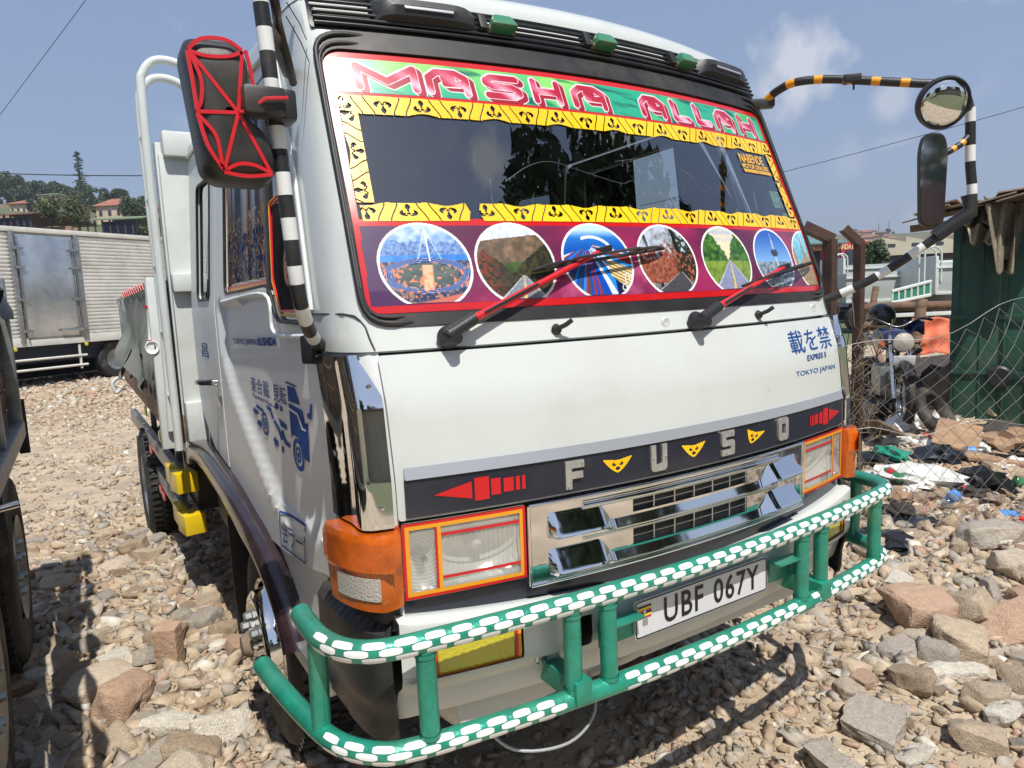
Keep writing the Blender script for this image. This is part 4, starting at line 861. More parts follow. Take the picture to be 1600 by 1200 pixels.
# --- number plate
def PL(q, off): return np.stack([q[:, 0], -.022+.0*q[:, 0]-off, q[:, 1]], 1)
px0, px1, pz0, pz1 = -.286, .262, .752, .862
pln = skin('number_plate', PL, rr(rect(px0, px1, pz0, pz1), .010, 4), (), .3, 0, .004, 'plate_white', T, False)
skin('plate_border', PL, rr(rect(px0+.002, px1-.002, pz0+.002, pz1-.002), .010, 4), [rr(rect(px0+.006, px1-.006, pz0+.006, pz1-.006), .008, 4)], .3, .001, 0, 'plate_black', pln, False)
for s_, a, b in (('UBF', -.178, -.022), ('067Y', .022, .222)):
    text_on('plate_character', s_, PL, ((a, .771), (b, .771), .076), .0015, 'plate_black', pln, bold=.012, spacing=1.12)
for k, c in enumerate(((.02, .02, .02), (.85, .65, .05), (.55, .05, .05))*2):
    mname = 'flag_%d' % (k % 3)
    if mname not in M: mat(mname, c, .4)
    skin('plate_flag', PL, rect(-.276, -.226, .845-.006*k-.006, .845-.006*k), (), .3, .0015, 0, mname, pln, False)
skin('plate_flag', PL, [(-.251+.005*math.cos(t), .827+.005*math.sin(t)) for t in np.linspace(0, 6.28, 12)[:-1]], (), .3, .0022, 0, 'white_vinyl', pln, False)
mat('grey_print', (.30, .28, .27), .5); skin('plate_hologram', PL, rect(-.258, -.240, .788, .806), (), .3, .0015, 0, 'grey_print', pln, False)

# --- bull bar
bb_ = box('bull_bar', (0, .02, .60), (.01, .01, .01), 'green_paint', T, bev=0)
def barpath(z, yb, left):
    L = [(x, yb+.085*x*x, z) for x in (-.86, -.7, -.5, -.25, 0, .25, .5, .7, .86)]
    left = [(a, b, z+c) for a, b, c in left]; right = [(-a, b, c) for a, b, c in left[::-1]]
    return cr(left+L+right, 8)
TOPP = barpath(.928, -.060, [(-1.087, .33, .002), (-1.088, .25, .0), (-1.083, .165, .0), (-1.060, .092, .0), (-1.018, .044, .0), (-.955, .018, .0)])
LOWP = barpath(.674, -.060, [(-1.145, .58, .026), (-1.128, .45, .012), (-1.106, .32, .0), (-1.082, .18, .0), (-1.045, .095, .0), (-.99, .038, .0), (-.93, .016, .0)])
bb_.data = bpy.data.meshes.new('bull_bar'); V2, F2, _ = tube_data(resample(TOPP, .02)[0], .0265, 18); V3, F3, _ = tube_data(resample(LOWP, .02)[0], .0260, 18)
mbb = MB(); mbb.add(V2, F2); mbb.add(V3, F3)
o = mbb.build('_bb', 'green_paint'); bb_.data = o.data; bpy.data.objects.remove(o); bb_.data.shade_smooth(); bb_.data.set_sharp_from_angle(angle=R(50))
def at_x(P, x): 
    for a, b in zip(P, P[1:]):
        if (a.x-x)*(b.x-x) <= 0 and a.x != b.x: return a.lerp(b, (x-a.x)/(b.x-a.x))
for x in (-.893, -.510, -.400, .400, .512, .895):
    a = at_x(TOPP, x); b = at_x(LOWP, x); tube('bar_post', [b, b+(a-b)*.5, a], .0235, 'green_paint', bb_, 16)
    for e, r0 in ((a, .029), (b, .028)):
        dd = (b-a).normalized()*(1 if e is a else -1); V2, F2, _ = tube_data([e+dd*(r0-.006+.004*math.sin(0)), e+dd*(r0+.004)], .0262, 14, False); raw('weld_bead', V2, F2, 'green_paint', bb_, True)
for sg in (-1, 1):
    a = min(TOPP, key=lambda p: (p-Vector((sg*1.087, .20, .928))).length); b = min(LOWP, key=lambda p: (p-Vector((sg*1.09, .22, .674))).length); tube('bar_post', [b, b+(a-b)*.5, a], .0235, 'green_paint', bb_, 16)
    box('bar_bracket', (sg*.345, -.035, .835), (.13, .05, .006), 'green_paint', bb_, bev=.002); box('bar_bracket', (sg*.345, -.012, .80), (.12, .006, .07), 'green_paint', bb_, bev=.002)
    box('bar_bracket', (sg*.5, .10, .70), (.05, .34, .06), 'green_paint', bb_, bev=.003)
def chain(P, rad, s0, s1, gaps, th0):
    P, L = resample(P, .0025); T_, N_ = frames(P); V = []; Fc = []; per = .0665; n_ = 0
    def patch(sa, sb, ta, tb, cut=0):
        K = 6; J = 4; base_ = len(V)
        for i in range(K+1):
            s_ = sa+(sb-sa)*i/K; idx = min(len(P)-1, max(0, int(s_/L*(len(P)-1)))); p = P[idx]; t = T_[idx]; up = Vector((0, 0, 1)); up = (up-t*up.dot(t)).normalized(); outw = t.cross(up); outw = outw if outw.dot(p-Vector((0, 1.2, p.z))) > 0 else -outw
            e = min(i, K-i)/K; shr = 0 if e > .2 else (.2-e)*1.1
            for j in range(J+1):
                v = j/J; lo_ = ta+(tb-ta)*shr*(1 if cut <= 0 else .4); hi_ = tb-(tb-ta)*shr*(1 if cut >= 0 else .4); th = lo_+(hi_-lo_)*v
                V.append(p+(outw*math.cos(th)+up*math.sin(th))*(rad+.0010))
        for i in range(K):
            for j in range(J): q = base_+i*(J+1)+j; Fc.append((q, q+1, q+J+2, q+J+1))
    s_ = s0
    while s_ < s1-.04:
        if not any(g0 < s_+.03 < g1 for g0, g1 in gaps):
            patch(s_, s_+.047, th0+.34, th0+.98, 1); patch(s_, s_+.047, th0-.98, th0-.34, -1)
            patch(s_+.0335, s_+.080, th0-.30, th0+.30, 0)
        s_ += per
    o = raw('chain_print_tape', V, Fc, 'white_vinyl', bb_, True); tagt(o, 'white printed chain pattern stuck along the bar', kind='stuff')
Lt = resample(TOPP, .02)[1]; Ll = resample(LOWP, .02)[1]
def sof(P, x):
    s = 0
    for a, b in zip(P, P[1:]):
        if (a.x-x)*(b.x-x) <= 0 and a.x != b.x: return s
        s += (b-a).length
chain(TOPP, .0265, .17, Lt-.20, [], .22); chain(LOWP, .0260, .42, Ll-.45, [(sof(LOWP, -.545), sof(LOWP, -.375)), (sof(LOWP, .375), sof(LOWP, .43))], .22)

# --- wheels, fenders
def mk_wheel(y, z, xo, r, front, sg):
    prof = [(0, r*.56), (.0, r*.62), (-.012, r*.70), (-.012, r*.86), (.006, r*.95), (.03, r*.995), (.11, r), (.19, r*.995), (.214, r*.95), (.23, r*.86), (.22, r*.60)]
    ty = lathe('wheel', [(sg*-a, b) for a, b in prof], 'tyre', T, 'x', 64, (xo, y, z))
    m_ = MB()
    for k in range(56):
        a = 2*math.pi*k/56
        for t0, t1, sk in ((.012, .075, .03), (.145, .208, -.03)):
            p0 = Vector((xo-sg*t0, y+r*1.0*math.cos(a), z+r*1.0*math.sin(a))); p1 = Vector((xo-sg*t1, y+r*1.003*math.cos(a+sk), z+r*1.003*math.sin(a+sk))); mid = (p0+p1)/2; m_.box(mid, (t1-t0, .020, .018), (a, 0, 0))
        m_.box((xo-sg*.11, y+r*1.0*math.cos(a+.05), z+r*1.0*math.sin(a+.05)), (.035, .030, .016), (a, 0, 0))
    tagt(m_.build('tyre_tread', 'tyre', ty), None, kind='stuff')
    if front:
        pr = [(-.085, 0), (-.085, .050), (-.062, .060), (-.055, .125), (-.058, .150), (-.056, .182), (-.045, .197), (-.01, .202), (.01, .215), (.02, .235)]
        lathe('wheel_rim', [(sg*-a, b) for a, b in pr], 'chrome', ty, 'x', 48, (xo+sg*.0, y, z))
        lathe('rim_flange', [(sg*.004, .225), (sg*.012, .238), (sg*.0, .246), (sg*-.02, .25)], 'chrome_dull', ty, 'x', 48, (xo, y, z))
        for k in range(6):
            a = 2*math.pi*(k+.3)/6; lathe('wheel_nut', [(sg*.092, 0), (sg*.092, .014), (sg*.086, .019), (sg*.064, .019), (sg*.060, .024), (sg*.040, .024)], 'galv', ty, 'x', 6, (xo, y+.105*math.cos(a), z+.105*math.sin(a)))
        lathe('hub_cap', [(sg*.118, 0), (sg*.112, .035), (sg*.085, .052), (sg*.05, .06)], 'dirt_brown', ty, 'x', 20, (xo, y, z))
    else:
        pr = [(.12, 0), (.12, .10), (.07, .12), (.06, .19), (.02, .22), (.0, .24)]; lathe('wheel_rim', [(sg*-a, b) for a, b in pr], 'galv', ty, 'x', 36, (xo, y, z))
    return ty
for sg in (-1, 1):
    tagt(mk_wheel(1.36, .405, sg*.965, .42, True, sg), 'front wheel with bright hub and wheel nuts'); mk_wheel(4.75, .36, sg*1.155, .44, False, sg); 
    FT = [(.80, .60), (.84, .67), (.92, .745), (1.06, .82), (1.25, .875), (1.45, .91), (1.70, .955), (2.0, .985), (2.35, 1.01), (2.70, 1.0), (2.92, .95), (2.95, .86)]
    FT = [(p.x, p.y) for p in cr([(a, b, 0) for a, b in FT], 4)]; V = []; K = 0
    for i, (a, b) in enumerate(FT):
        t = i/(len(FT)-1); p0 = FT[max(0, i-1)]; p1 = FT[min(len(FT)-1, i+1)]; d = Vector((p1[0]-p0[0], p1[1]-p0[1])).normalized(); nn = Vector((d.y, -d.x)); hgt = .040+.055*min(1, t*2.2)
        for ox, on in ((.94, .0), (.985, -.006), (1.022, .006), (1.036, .03), (1.036, hgt*.75), (1.030, hgt), (1.0, hgt+.004), (.90, hgt-.01)): V.append((sg*ox, a+nn.x*on, b+nn.y*on))
    K = 8; Fc = [(i*K+k, i*K+k+1, (i+1)*K+k+1, (i+1)*K+k) for i in range(len(FT)-1) for k in range(K-1)]+[tuple(range(K)), tuple(range((len(FT)-1)*K, len(FT)*K))]
    o = raw('fender', V, Fc, 'fender_plum', T); bm = bmesh.new(); bm.from_mesh(o.data); bmesh.ops.recalc_face_normals(bm, faces=bm.faces); bm.to_mesh(o.data); bm.free(); o.data.shade_smooth(); o.data.set_sharp_from_angle(angle=R(60))
    box('mud_flap', (sg*.86, 2.12, .42), (.22, .012, .60), 'rubber', T, bev=.002)
    box('wheel_well', (sg*.60, 1.5, .92), (.72, 1.5, .03), 'black_plastic', T, bev=0)
    box('inner_guard', (sg*.70, .62, .72), (.46, .10, .44), 'black_plastic', T, (R(15), 0, 0), .02)
    box('step_plate', (sg*.93, .68, .60), (.14, .34, .05), 'galv', T, bev=.008)
box('chassis_rail', (-.42, 3.4, .72), (.08, 6.2, .20), 'black_plastic', T, bev=.01); box('chassis_rail', (.42, 3.4, .72), (.08, 6.2, .20), 'black_plastic', T, bev=.01)
box('engine_light_block', (0, 1.3, .78), (.70, 1.5, .42), 'black_plastic', T, bev=.05); tube('axle', [(-.8, 1.36, .405), (.8, 1.36, .405)], .05, 'black_plastic', T); tube('axle', [(-1.0, 4.75, .38), (1.0, 4.75, .38)], .07, 'black_plastic', T)  # dark box in the engine's place, added under the cab to block light
box('radiator', (0, .34, .84), (.9, .06, .44), 'black_plastic', T, bev=.01); box('air_tank', (-.72, 2.75, .62), (.34, .5, .34), 'black_plastic', T, bev=.08)
tube('hose', [Vector(p) for p in cr([(-.72, .1, .62), (-.66, .02, .56), (-.52, -.02, .545), (-.40, .02, .57), (-.34, .12, .62)], 6)], .004, 'silver_strip', T, 8)
tube('hanging_rod', [(-.42, .12, .555), (-.15, .10, .60)], .013, 'rust_steel', T, 8)

# --- mirrors on striped poles
stripe_bw = lambda s: 0 if (s % .112) < .056 else 1
st_l = lambda s: 1 if s < .10 else (0 if ((s-.10) % .098) < .047 else 1)
PLm = cr([(-.955, .40, 1.600), (-.990, .34, 1.612), (-1.035, .25, 1.66), (-1.062, .20, 1.74), (-1.075, .185, 1.90), (-1.085, .18, 2.08), (-1.092, .18, 2.25), (-1.10, .18, 2.42), (-1.09, .22, 2.55), (-1.02, .38, 2.60), (-.93, .55, 2.56)], 8)
ma = tube('mirror_arm', PLm, .0165, ['white_vinyl', 'black_plastic'], T, 14, st_l, .008); tagt(ma, 'mirror pole with black and white bands on the door side')
box('arm_foot', (-.985, .405, 1.590), (.030, .055, .075), 'black_plastic', ma, (0, 0, R(22)), .008)
for dz in (-.018, .018): lathe('foot_bolt', [(-.010, 0), (-.010, .009), (0, .011)], 'black_gloss', ma, 'y', 8, (-.975, .372, 1.590+dz))
tube('arm_cable', [Vector(p) for p in cr([(-1.072, .20, 2.42), (-1.05, .24, 2.36), (-1.02, .34, 2.36), (-.98, .42, 2.30), (-.95, .50, 2.28)], 6)], .011, 'black_plastic', ma, 8)
tube('arm_stay', [(-1.085, .20, 2.30), (-1.03, .34, 2.33), (-.93, .62, 2.34)], .014, 'black_plastic', ma, 8)
for k, (a, b) in enumerate((((-.99, .36, 2.42), (-.90, .52, 2.40)), ((-1.0, .34, 2.38), (-.90, .51, 2.34)))):
    tube('tie_wire', [Vector(a), (Vector(a)+Vector(b))/2+Vector((0, -.02, -.01)), Vector(b)], .0014, 'black_plastic', ma, 5)
MO = rr([(-1.262, 2.215), (-1.252, 2.246), (-1.165, 2.250), (-1.138, 2.225), (-1.128, 2.135), (-1.150, 2.090), (-1.098, 2.058), (-1.092, 1.990), (-1.112, 1.962), (-1.215, 1.964), (-1.240, 1.985)], [.02, .02, .02, .02, .015, .03, .03, .02, .02, .02, .02], 4)
def mk_mirror(MO, nm, parent):
    c = np.mean(MO, 0); V = []; lv = [(.0, .075), (.004, .0), (.02, -.022), (.05, -.034), (.10, -.040)]
    L = []
    for ins, yy in ((.0, .075), (.0, .02), (.006, .0), (.022, -.015), (.05, -.022)):
        for a, b in MO: d = np.array([a, b])-c; r_ = np.linalg.norm(d); L.append((c[0]+d[0]*(1-ins/r_), .17+yy, c[1]+d[1]*(1-ins/r_)))
    n_ = len(MO); Fc = [(i*n_+k, i*n_+(k+1) % n_, (i+1)*n_+(k+1) % n_, (i+1)*n_+k) for i in range(4) for k in range(n_)]+[tuple(range(4*n_, 5*n_)), tuple(range(n_))[::-1]]
    o = raw(nm, L, Fc, 'mirror_shell', parent, True); o.data.set_sharp_from_angle(angle=R(50)); return o
mat('mirror_shell', (.026, .027, .029), .36, bump=.16, bscale=800, dirt=.25)
mm = mk_mirror(MO, 'mirror_housing', ma)
def MT(pl, w_=.0036, y_=.146): # red tape lines on the shell
    P = [Vector((a, y_+.012*max(0, (abs(a+1.18)-.055))*6, b)) for a, b in pl]; V = []; 
    T_, N_ = frames(P); n_ = len(P)
    for i, p in enumerate(P): s_ = Vector((T_[i].z, 0, -T_[i].x)).normalized(); V += [p+s_*w_, p-s_*w_, p+s_*w_+Vector((0, .004, 0)), p-s_*w_+Vector((0, .004, 0))]
    Fc = []
    for i in range(n_-1): a = i*4; b = a+4; Fc += [(a, a+1, b+1, b), (a, b, b+2, a+2), (a+1, a+3, b+3, b+1)]
    raw('tape_line', V, Fc, 'red_tape', mm)
c_ = (-1.168, 2.100)
MT([(-1.252, 2.212), c_]); MT([(-1.150, 2.222), c_]); MT([(-1.248, 2.095), c_]); MT([c_, (-1.206, 1.982)]); MT([c_, (-1.112, 1.982)])
for q in ([(-1.252, 2.214), (-1.225, 2.236), (-1.180, 2.240), (-1.150, 2.224)], [(-1.252, 2.210), (-1.22, 2.204), (-1.18, 2.208), (-1.150, 2.220)], [(-1.254, 2.21), (-1.249, 2.15), (-1.246, 2.098)], [(-1.250, 2.208), (-1.234, 2.16), (-1.236, 2.12), (-1.246, 2.098)],
          [(-1.246, 2.092), (-1.232, 2.03), (-1.206, 1.984)], [(-1.244, 2.088), (-1.215, 2.05), (-1.208, 1.99)], [(-1.206, 1.980), (-1.16, 1.974), (-1.110, 1.980)], [(-1.200, 1.986), (-1.175, 1.998), (-1.145, 1.997), (-1.115, 1.984)], [(-1.143, 2.225), (-1.137, 2.19), (-1.133, 2.15)]):
    MT([(p.x, p.y) for p in cr([(a, b, 0) for a, b in q], 5)])
box('mirror_clamp', (-1.118, .150, 2.125), (.085, .060, .058), 'mirror_shell', ma, (0, 0, 0), .010); box('clamp_cap', (-1.072, .175, 2.125), (.05, .075, .066), 'mirror_shell', ma, bev=.012)
MTP = [(-1.168, 2.100), (-1.150, 2.102), (-1.120, 2.124), (-1.075, 2.130)]
P = [Vector((a, .112 if i > 1 else .14, b)) for i, (a, b) in enumerate(MTP)]; tube('tape_line', P, .004, 'red_tape', mm, 6)
# far-side arm
so_ = lambda s: 0 if (s % .098) < .030 else 1
PA = cr([(.905, .485, 2.425), (.912, .44, 2.449), (.925, .37, 2.464), (.983, .28, 2.458), (1.051, .17, 2.431), (1.136, .03, 2.394), (1.194, -.05, 2.373), (1.232, -.09, 2.335), (1.256, -.10, 2.275)], 8)
far = tube('mirror_arm', PA, .0155, ['yellow_tape', 'black_plastic'], T, 14, so_, .006); tagt(far, 'mirror pole with black and orange bands on the far side')
PB = cr([(1.255, -.10, 2.29), (1.266, -.10, 2.112), (1.270, -.10, 1.95), (1.20, -.02, 1.845), (1.08, .16, 1.70), (.975, .36, 1.605)], 10)
tube('mirror_pole', PB, .0165, ['white_vinyl', 'black_plastic'], far, 14, lambda s: 1 if (s % .135) > .052 else 0, .008)
tube('arm_joint', [(1.266, -.10, 1.99), (1.27, -.105, 1.93), (1.20, -.02, 1.85)], .026, 'black_plastic', far, 12)
box('arm_foot', (.955, .40, 1.60), (.06, .05, .07), 'black_plastic', far, (0, 0, R(-22)), .008); box('arm_root', (.90, .50, 2.415), (.09, .05, .035), 'black_plastic', far, (0, 0, R(-40)), .008)
box('arm_clamp', (1.030, .205, 2.444), (.06, .045, .030), 'black_plastic', far, (0, 0, R(-45)), .006); tube('clamp_screw', [(1.035, .20, 2.44), (1.035, .20, 2.405)], .004, 'black_plastic', far, 6)
# round convex mirror
cm = Vector((1.118, -.078, 2.297)); nrm = Vector((-.60, -.72, -.32)).normalized()
V, Fc = lathe_data([(0, 0)]+[( -.0135*(1-math.cos(k/10*1.0))/(1-math.cos(1.0)), .088*k/10) for k in range(1, 11)], 'z', 40)
def orient(o, c, n_): o.rotation_mode = 'QUATERNION'; o.rotation_quaternion = n_.to_track_quat('Z', 'Y'); o.location = c
prf = [(.030*math.cos(k/12*1.45)-.002, .080*math.sin(k/12*1.45)/math.sin(1.45)) for k in range(13)]
rm = lathe('round_mirror', [(z_, r_) for z_, r_ in prf], 'chrome', far, 'z', 48); orient(rm, cm, nrm)
rim = lathe('mirror_rim', [(.006, .078), (.012, .083), (.0, .088), (-.02, .085), (-.035, .05), (-.04, 0)], 'black_plastic', rm, 'z', 48)
# tall flat mirror
MF = rr([(-.040, -.150), (.040, -.150), (.047, .10), (.034, .158), (-.034, .158), (-.047, .10)], [.05, .05, .03, .05, .05, .03], 5)
def MV(a, b, d, c0=Vector((1.096, -.060, 2.035)), nn=Vector((-.80, .60, 0))): return c0+Vector((-nn.y, nn.x, 0))*a+Vector((0, 0, b))+nn*d
NFm = Vector((-.54, -.84, -.02)).normalized()
fm = raw('flat_mirror', [MV(a, b, .004, nn=NFm) for a, b in MF], [tuple(range(len(MF)))], 'chrome', far); n_ = len(MF)
raw('mirror_shell', [MV(a*1.06, b*1.04, .002, nn=NFm) for a, b in MF]+[MV(a*1.06, b*1.04, -.012, nn=NFm) for a, b in MF]+[MV(a*.8, b*.85, -.028, nn=NFm) for a, b in MF], [tuple(range(n_))]+[(r*n_+k, r*n_+(k+1) % n_, (r+1)*n_+(k+1) % n_, (r+1)*n_+k) for r in (0, 1) for k in range(n_)]+[tuple(range(2*n_, 3*n_))], 'mirror_shell', fm)
tube('mirror_stay', [Vector(p) for p in cr([(1.262, -.10, 2.20), (1.225, -.085, 2.165), (1.16, -.055, 2.13), (1.115, -.045, 2.115)], 5)], .012, ['yellow_tape', 'black_plastic'], far, 10, lambda s: 0 if (s % .04) < .014 else 1, .004)

# --- cargo bed (leans and rakes slightly against the cab)
def BT(lx, y, z): return Vector((-(1.05+.026*(y-2.8))-lx, y, z+(y-2.8)*(.045-.055*(z-.97)/.9)))
def bedbox(name, lx0, lx1, y_0, y_1, z0_, z1_, m_, par, n=1):
    L = []
    for y in (y_0, y_1):
        for lx in (lx0, lx1):
            for z in (z0_, z1_): L.append(BT(lx, y, z))
    Fc = [(0, 1, 3, 2), (4, 6, 7, 5), (0, 4, 5, 1), (2, 3, 7, 6), (0, 2, 6, 4), (1, 5, 7, 3)]
    o = raw(name, L, Fc, m_, par); bm = bmesh.new(); bm.from_mesh(o.data); bevelled(bm, .006, 2); bmesh.ops.recalc_face_normals(bm, faces=bm.faces); bm.to_mesh(o.data); bm.free(); o.data.shade_smooth(); o.data.set_sharp_from_angle(angle=R(40)); return o
bed = box('cargo_bed', (0, 4.4, 1.04), (2.06, 3.1, .08), 'bed_white', T, bev=.01)
bedbox('side_rail', -.03, .03, 2.86, 5.95, .97, 1.13, 'wood_bare', bed); 
mat('bed_panel', (.06, .075, .09), .55, dirt=.5)
for k in range(9):
    ya = 3.0+k*.33; bedbox('side_panel', -.035, .0, ya, ya+.28, 1.13, 1.86, 'bed_panel', bed); bedbox('side_stake', -.02, .035, ya-.035, ya-.005, 1.10, 1.84, 'galv', bed)
bedbox('top_rail', -.03, .02, 2.9, 5.95, 1.84, 1.88, 'galv', bed)
box('far_side', (1.05, 4.4, 1.46), (.05, 3.1, .82), 'bed_panel', bed, bev=.005); box('tail_gate', (0, 5.98, 1.50), (2.2, .05, .7), 'bed_panel', bed, bev=.005)
hb = box('headboard', (0, 2.83, 1.74), (2.06, .05, 1.60), 'bed_white', T, bev=.006)
box('headboard_cap', (0, 2.82, 2.585), (2.02, .14, .13), 'bed_white', hb, bev=.012); box('headboard_ledge', (0, 2.80, 1.86), (2.06, .10, .10), 'bed_white', hb, bev=.012); box('headboard_ledge', (0, 2.80, 1.10), (2.06, .12, .22), 'bed_white', hb, bev=.012)
for sg in (-1, 1): box('headboard_post', (sg*1.005, 2.91, 1.76), (.07, .10, 1.70), 'bed_white', hb, bev=.01)
box('headboard_post', (-1.10, 2.92, 1.42), (.10, .08, .95), 'bed_white', hb, bev=.01)
for yy, zt, zb in ((2.72, 2.98, .96), (2.86, 2.93, 1.05)):
    hp = [(-1.085 if yy < 2.8 else -1.10, yy, zb), (-1.088, yy, 1.6), (-1.09, yy, 2.3), (-1.088, yy, zt-.16), (-1.070, yy, zt-.06), (-1.02, yy, zt), (-.95, yy, zt+.012), (-.88, yy, zt-.01), (-.82, yy, zt-.07), (-.80, yy, zt-.17), (-.80, yy, 2.60)]
    tube('ladder_hoop', cr(hp, 6), .0215, 'bed_white', T, 12)
for z_ in (1.25, 1.60, 1.95, 2.30, 2.62): tube('ladder_rung', [(-1.088, 2.72, z_), (-1.095, 2.86, z_)], .012, 'bed_white', T, 8)
# canvas flap, torn along the bottom
V = []; NY = 44; NZ = 16
for i in range(NY+1):
    y = 3.0+1.95*i/NY; wv = .03*math.sin(y*16)+.02*math.sin(y*41); strip = math.floor(y*4.6); cut = .10+.16*_rt[int(strip) % 256, 9]*1.0
    zb = 1.30-.09*math.sin(math.pi*((i % 6)/5))-.03*math.sin(y*9)
    for j in range(NZ+1):
        t = j/NZ; z = 1.885+(zb-1.885)*t; V.append(BT(.035+.08*t*t+wv*t+.03*math.sin(t*7+y*3)*t, y+.05*math.sin(t*5)*t, z))
Fc = [(i*(NZ+1)+j, (i+1)*(NZ+1)+j, (i+1)*(NZ+1)+j+1, i*(NZ+1)+j+1) for i in range(NY) for j in range(NZ) if not (j > 11 and i % 6 == 5)]
cv = raw('canvas_flap', V, Fc, 'canvas_grey', T, True)
m_ = MB()
for k in range(14): p = BT(.05, 3.02+k*.14, 1.885); m_.tube([p+Vector((0, 0, -.03)), p+Vector((-.01, .02, .010)), p+Vector((.01, .05, -.02))], .0035, 5)
m_.tube([BT(.045, 3.0, 1.890), BT(.045, 4.9, 1.890)], .0035, 5); m_.build('red_lacing', 'red_tape', cv, True)
tube('white_pipe', [BT(.07, 2.92, 1.90), BT(.075, 2.93, 1.7), BT(.08, 2.95, 1.56), BT(.10, 2.93, 1.52)], .028, 'bed_white', T, 12)
lathe('pipe_mouth', [(0, 0), (0, .020), (-.01, .034), (.02, .036)], 'white_vinyl', T, 'y', 16, tuple(BT(.10, 2.88, 1.515)))
for z_ in (1.55, 1.74): lathe('red_tie', [(-.006, .031), (-.006, .036), (.006, .036), (.006, .031)], 'red_tape', T, 'z', 14, tuple(BT(.078, 2.94, z_)))
# side underrun rails with yellow painted ends
for zc, ye, xo in ((.735, 2.95, -1.045), (.485, 2.95, -1.025)):
    g = box('underrun_rail', (xo-.045, ye+1.45, zc+.03), (.045, 2.7, .105), 'galv', T, (R(1.6), 0, R(1.6)), .004)
    box('yellow_end', (xo-.010, ye+.02, zc), (.115, .16, .115), 'yellow_paint', g, (0, 0, R(8)), .004)
    box('yellow_wrap', (xo-.045, ye+.24, zc+.002), (.052, .22, .110), 'yellow_paint', g, (0, 0, R(1.6)), .003)
    for yy in ((3.75,) if zc > .6 else (3.55, 3.35)): box('red_reflector', (xo-.078-.012, yy+.3, zc+.02), (.006, .12, .05), 'red_tape', g, (0, 0, R(1.6)), .002)
for yy in (3.45, 5.1): box('rail_hanger', (-1.02, yy, .80), (.04, .07, .62), 'galv', T, bev=.004)
for yy, zz in ((3.5, .93), (4.55, .97)):
    lathe('side_marker', [(-.02, 0), (-.018, .03), (-.008, .042), (.0, .044)], 'fog_yellow', T, 'x', 16, (-1.10, yy, zz))
hook = tube('rope_hook', [Vector(p) for p in cr([(-1.16, 5.9, 1.12), (-1.22, 5.9, 1.13), (-1.26, 5.9, 1.08), (-1.24, 5.9, 1.0), (-1.20, 5.9, 1.03)], 5)], .016, 'bed_white', T, 8)
box('side_tool_box', (-.80, 3.35, .72), (.36, .55, .42), 'black_plastic', T, bev=.02)
# ================================================================== THE YARD
CAMP = Vector((-1.496, -1.4, 1.70)); FLAT = lambda v: Vector((v.x, v.y, 0)).normalized()
def Wd(px, py, depth):   # a point seen at that pixel, at a given distance along the viewing axis
    return CAMP + (_r2*((px-800)/1091) + _u2*((600-py)/1091) + _f)*depth
def Gp(px, py, z=0.):
    d = _r2*((px-800)/1091) + _u2*((600-py)/1091) + _f; return CAMP + d*((z-CAMP.z)/d.z)
def sstep(a, b, x): t = np.clip((x-a)/(b-a), 0, 1); return t*t*(3-2*t)
def gh(x, y):
    x = np.asarray(x, float); y = np.asarray(y, float)
    h = .05*(fbm(x, y, .55, 3, 1)-.5)+.045*(fbm(x, y, 2.3, 3, 4)-.5)+.022*(fbm(x, y, 8, 3, 6)-.5)
    h += .36*np.exp(-(((x-7.3)/2.6)**2+((y-3.4)/1.7)**2))+.17*np.exp(-(((x-4.6)/1.6)**2+((y-1.6)/.9)**2))
    d = np.abs((y-.75)+.45*(x-2.5)); h += .10*np.exp(-(d/.45)**2)*sstep(1.4, 2.1, x)
    h += .20*sstep(10, 17, y)*(1-sstep(3, 8, x))+.06*np.exp(-(((x+1.3)/.5)**2+((y-2.2)/.6)**2))
    h -= .05*np.exp(-(((np.abs(x)-1.05)/.3)**2+((y-4.75)/.4)**2)); h *= 1-.8*np.exp(-(((np.abs(x)-.86)/.22)**2+((y-1.36)/.35)**2)); return h-.01
mat('soil', (.51, .415, .295), .92, color2=(.33, .265, .19), vscale=2.2, detail=12, bump=1.0, bscale=26)
mat('soil_far', (.36, .28, .20), .95, color2=(.20, .17, .11), vscale=.12, detail=10)
nx, ny = 330, 430; gx = np.linspace(-9, 17, nx); gy = np.concatenate([np.linspace(-4, 7, 260), np.linspace(7.1, 34, ny-260)])
Xg, Yg = np.meshgrid(gx, gy); Zg = gh(Xg, Yg); e_ = np.minimum.reduce([sstep(0, 1.5, Xg+9), sstep(0, 2, 17-Xg), sstep(0, 1.5, Yg+4), sstep(0, 4, 34-Yg)]); Zg = Zg*e_+(-.06)*(1-e_)
idx = np.arange(nx*ny).reshape(ny, nx); f = np.stack([idx[:-1, :-1].ravel(), idx[:-1, 1:].ravel(), idx[1:, 1:].ravel(), idx[1:, :-1].ravel()], 1)
gr_ = raw('ground', np.stack([Xg.ravel(), Yg.ravel(), Zg.ravel()], 1), f, 'soil', None, True); gr_['kind'] = 'structure'
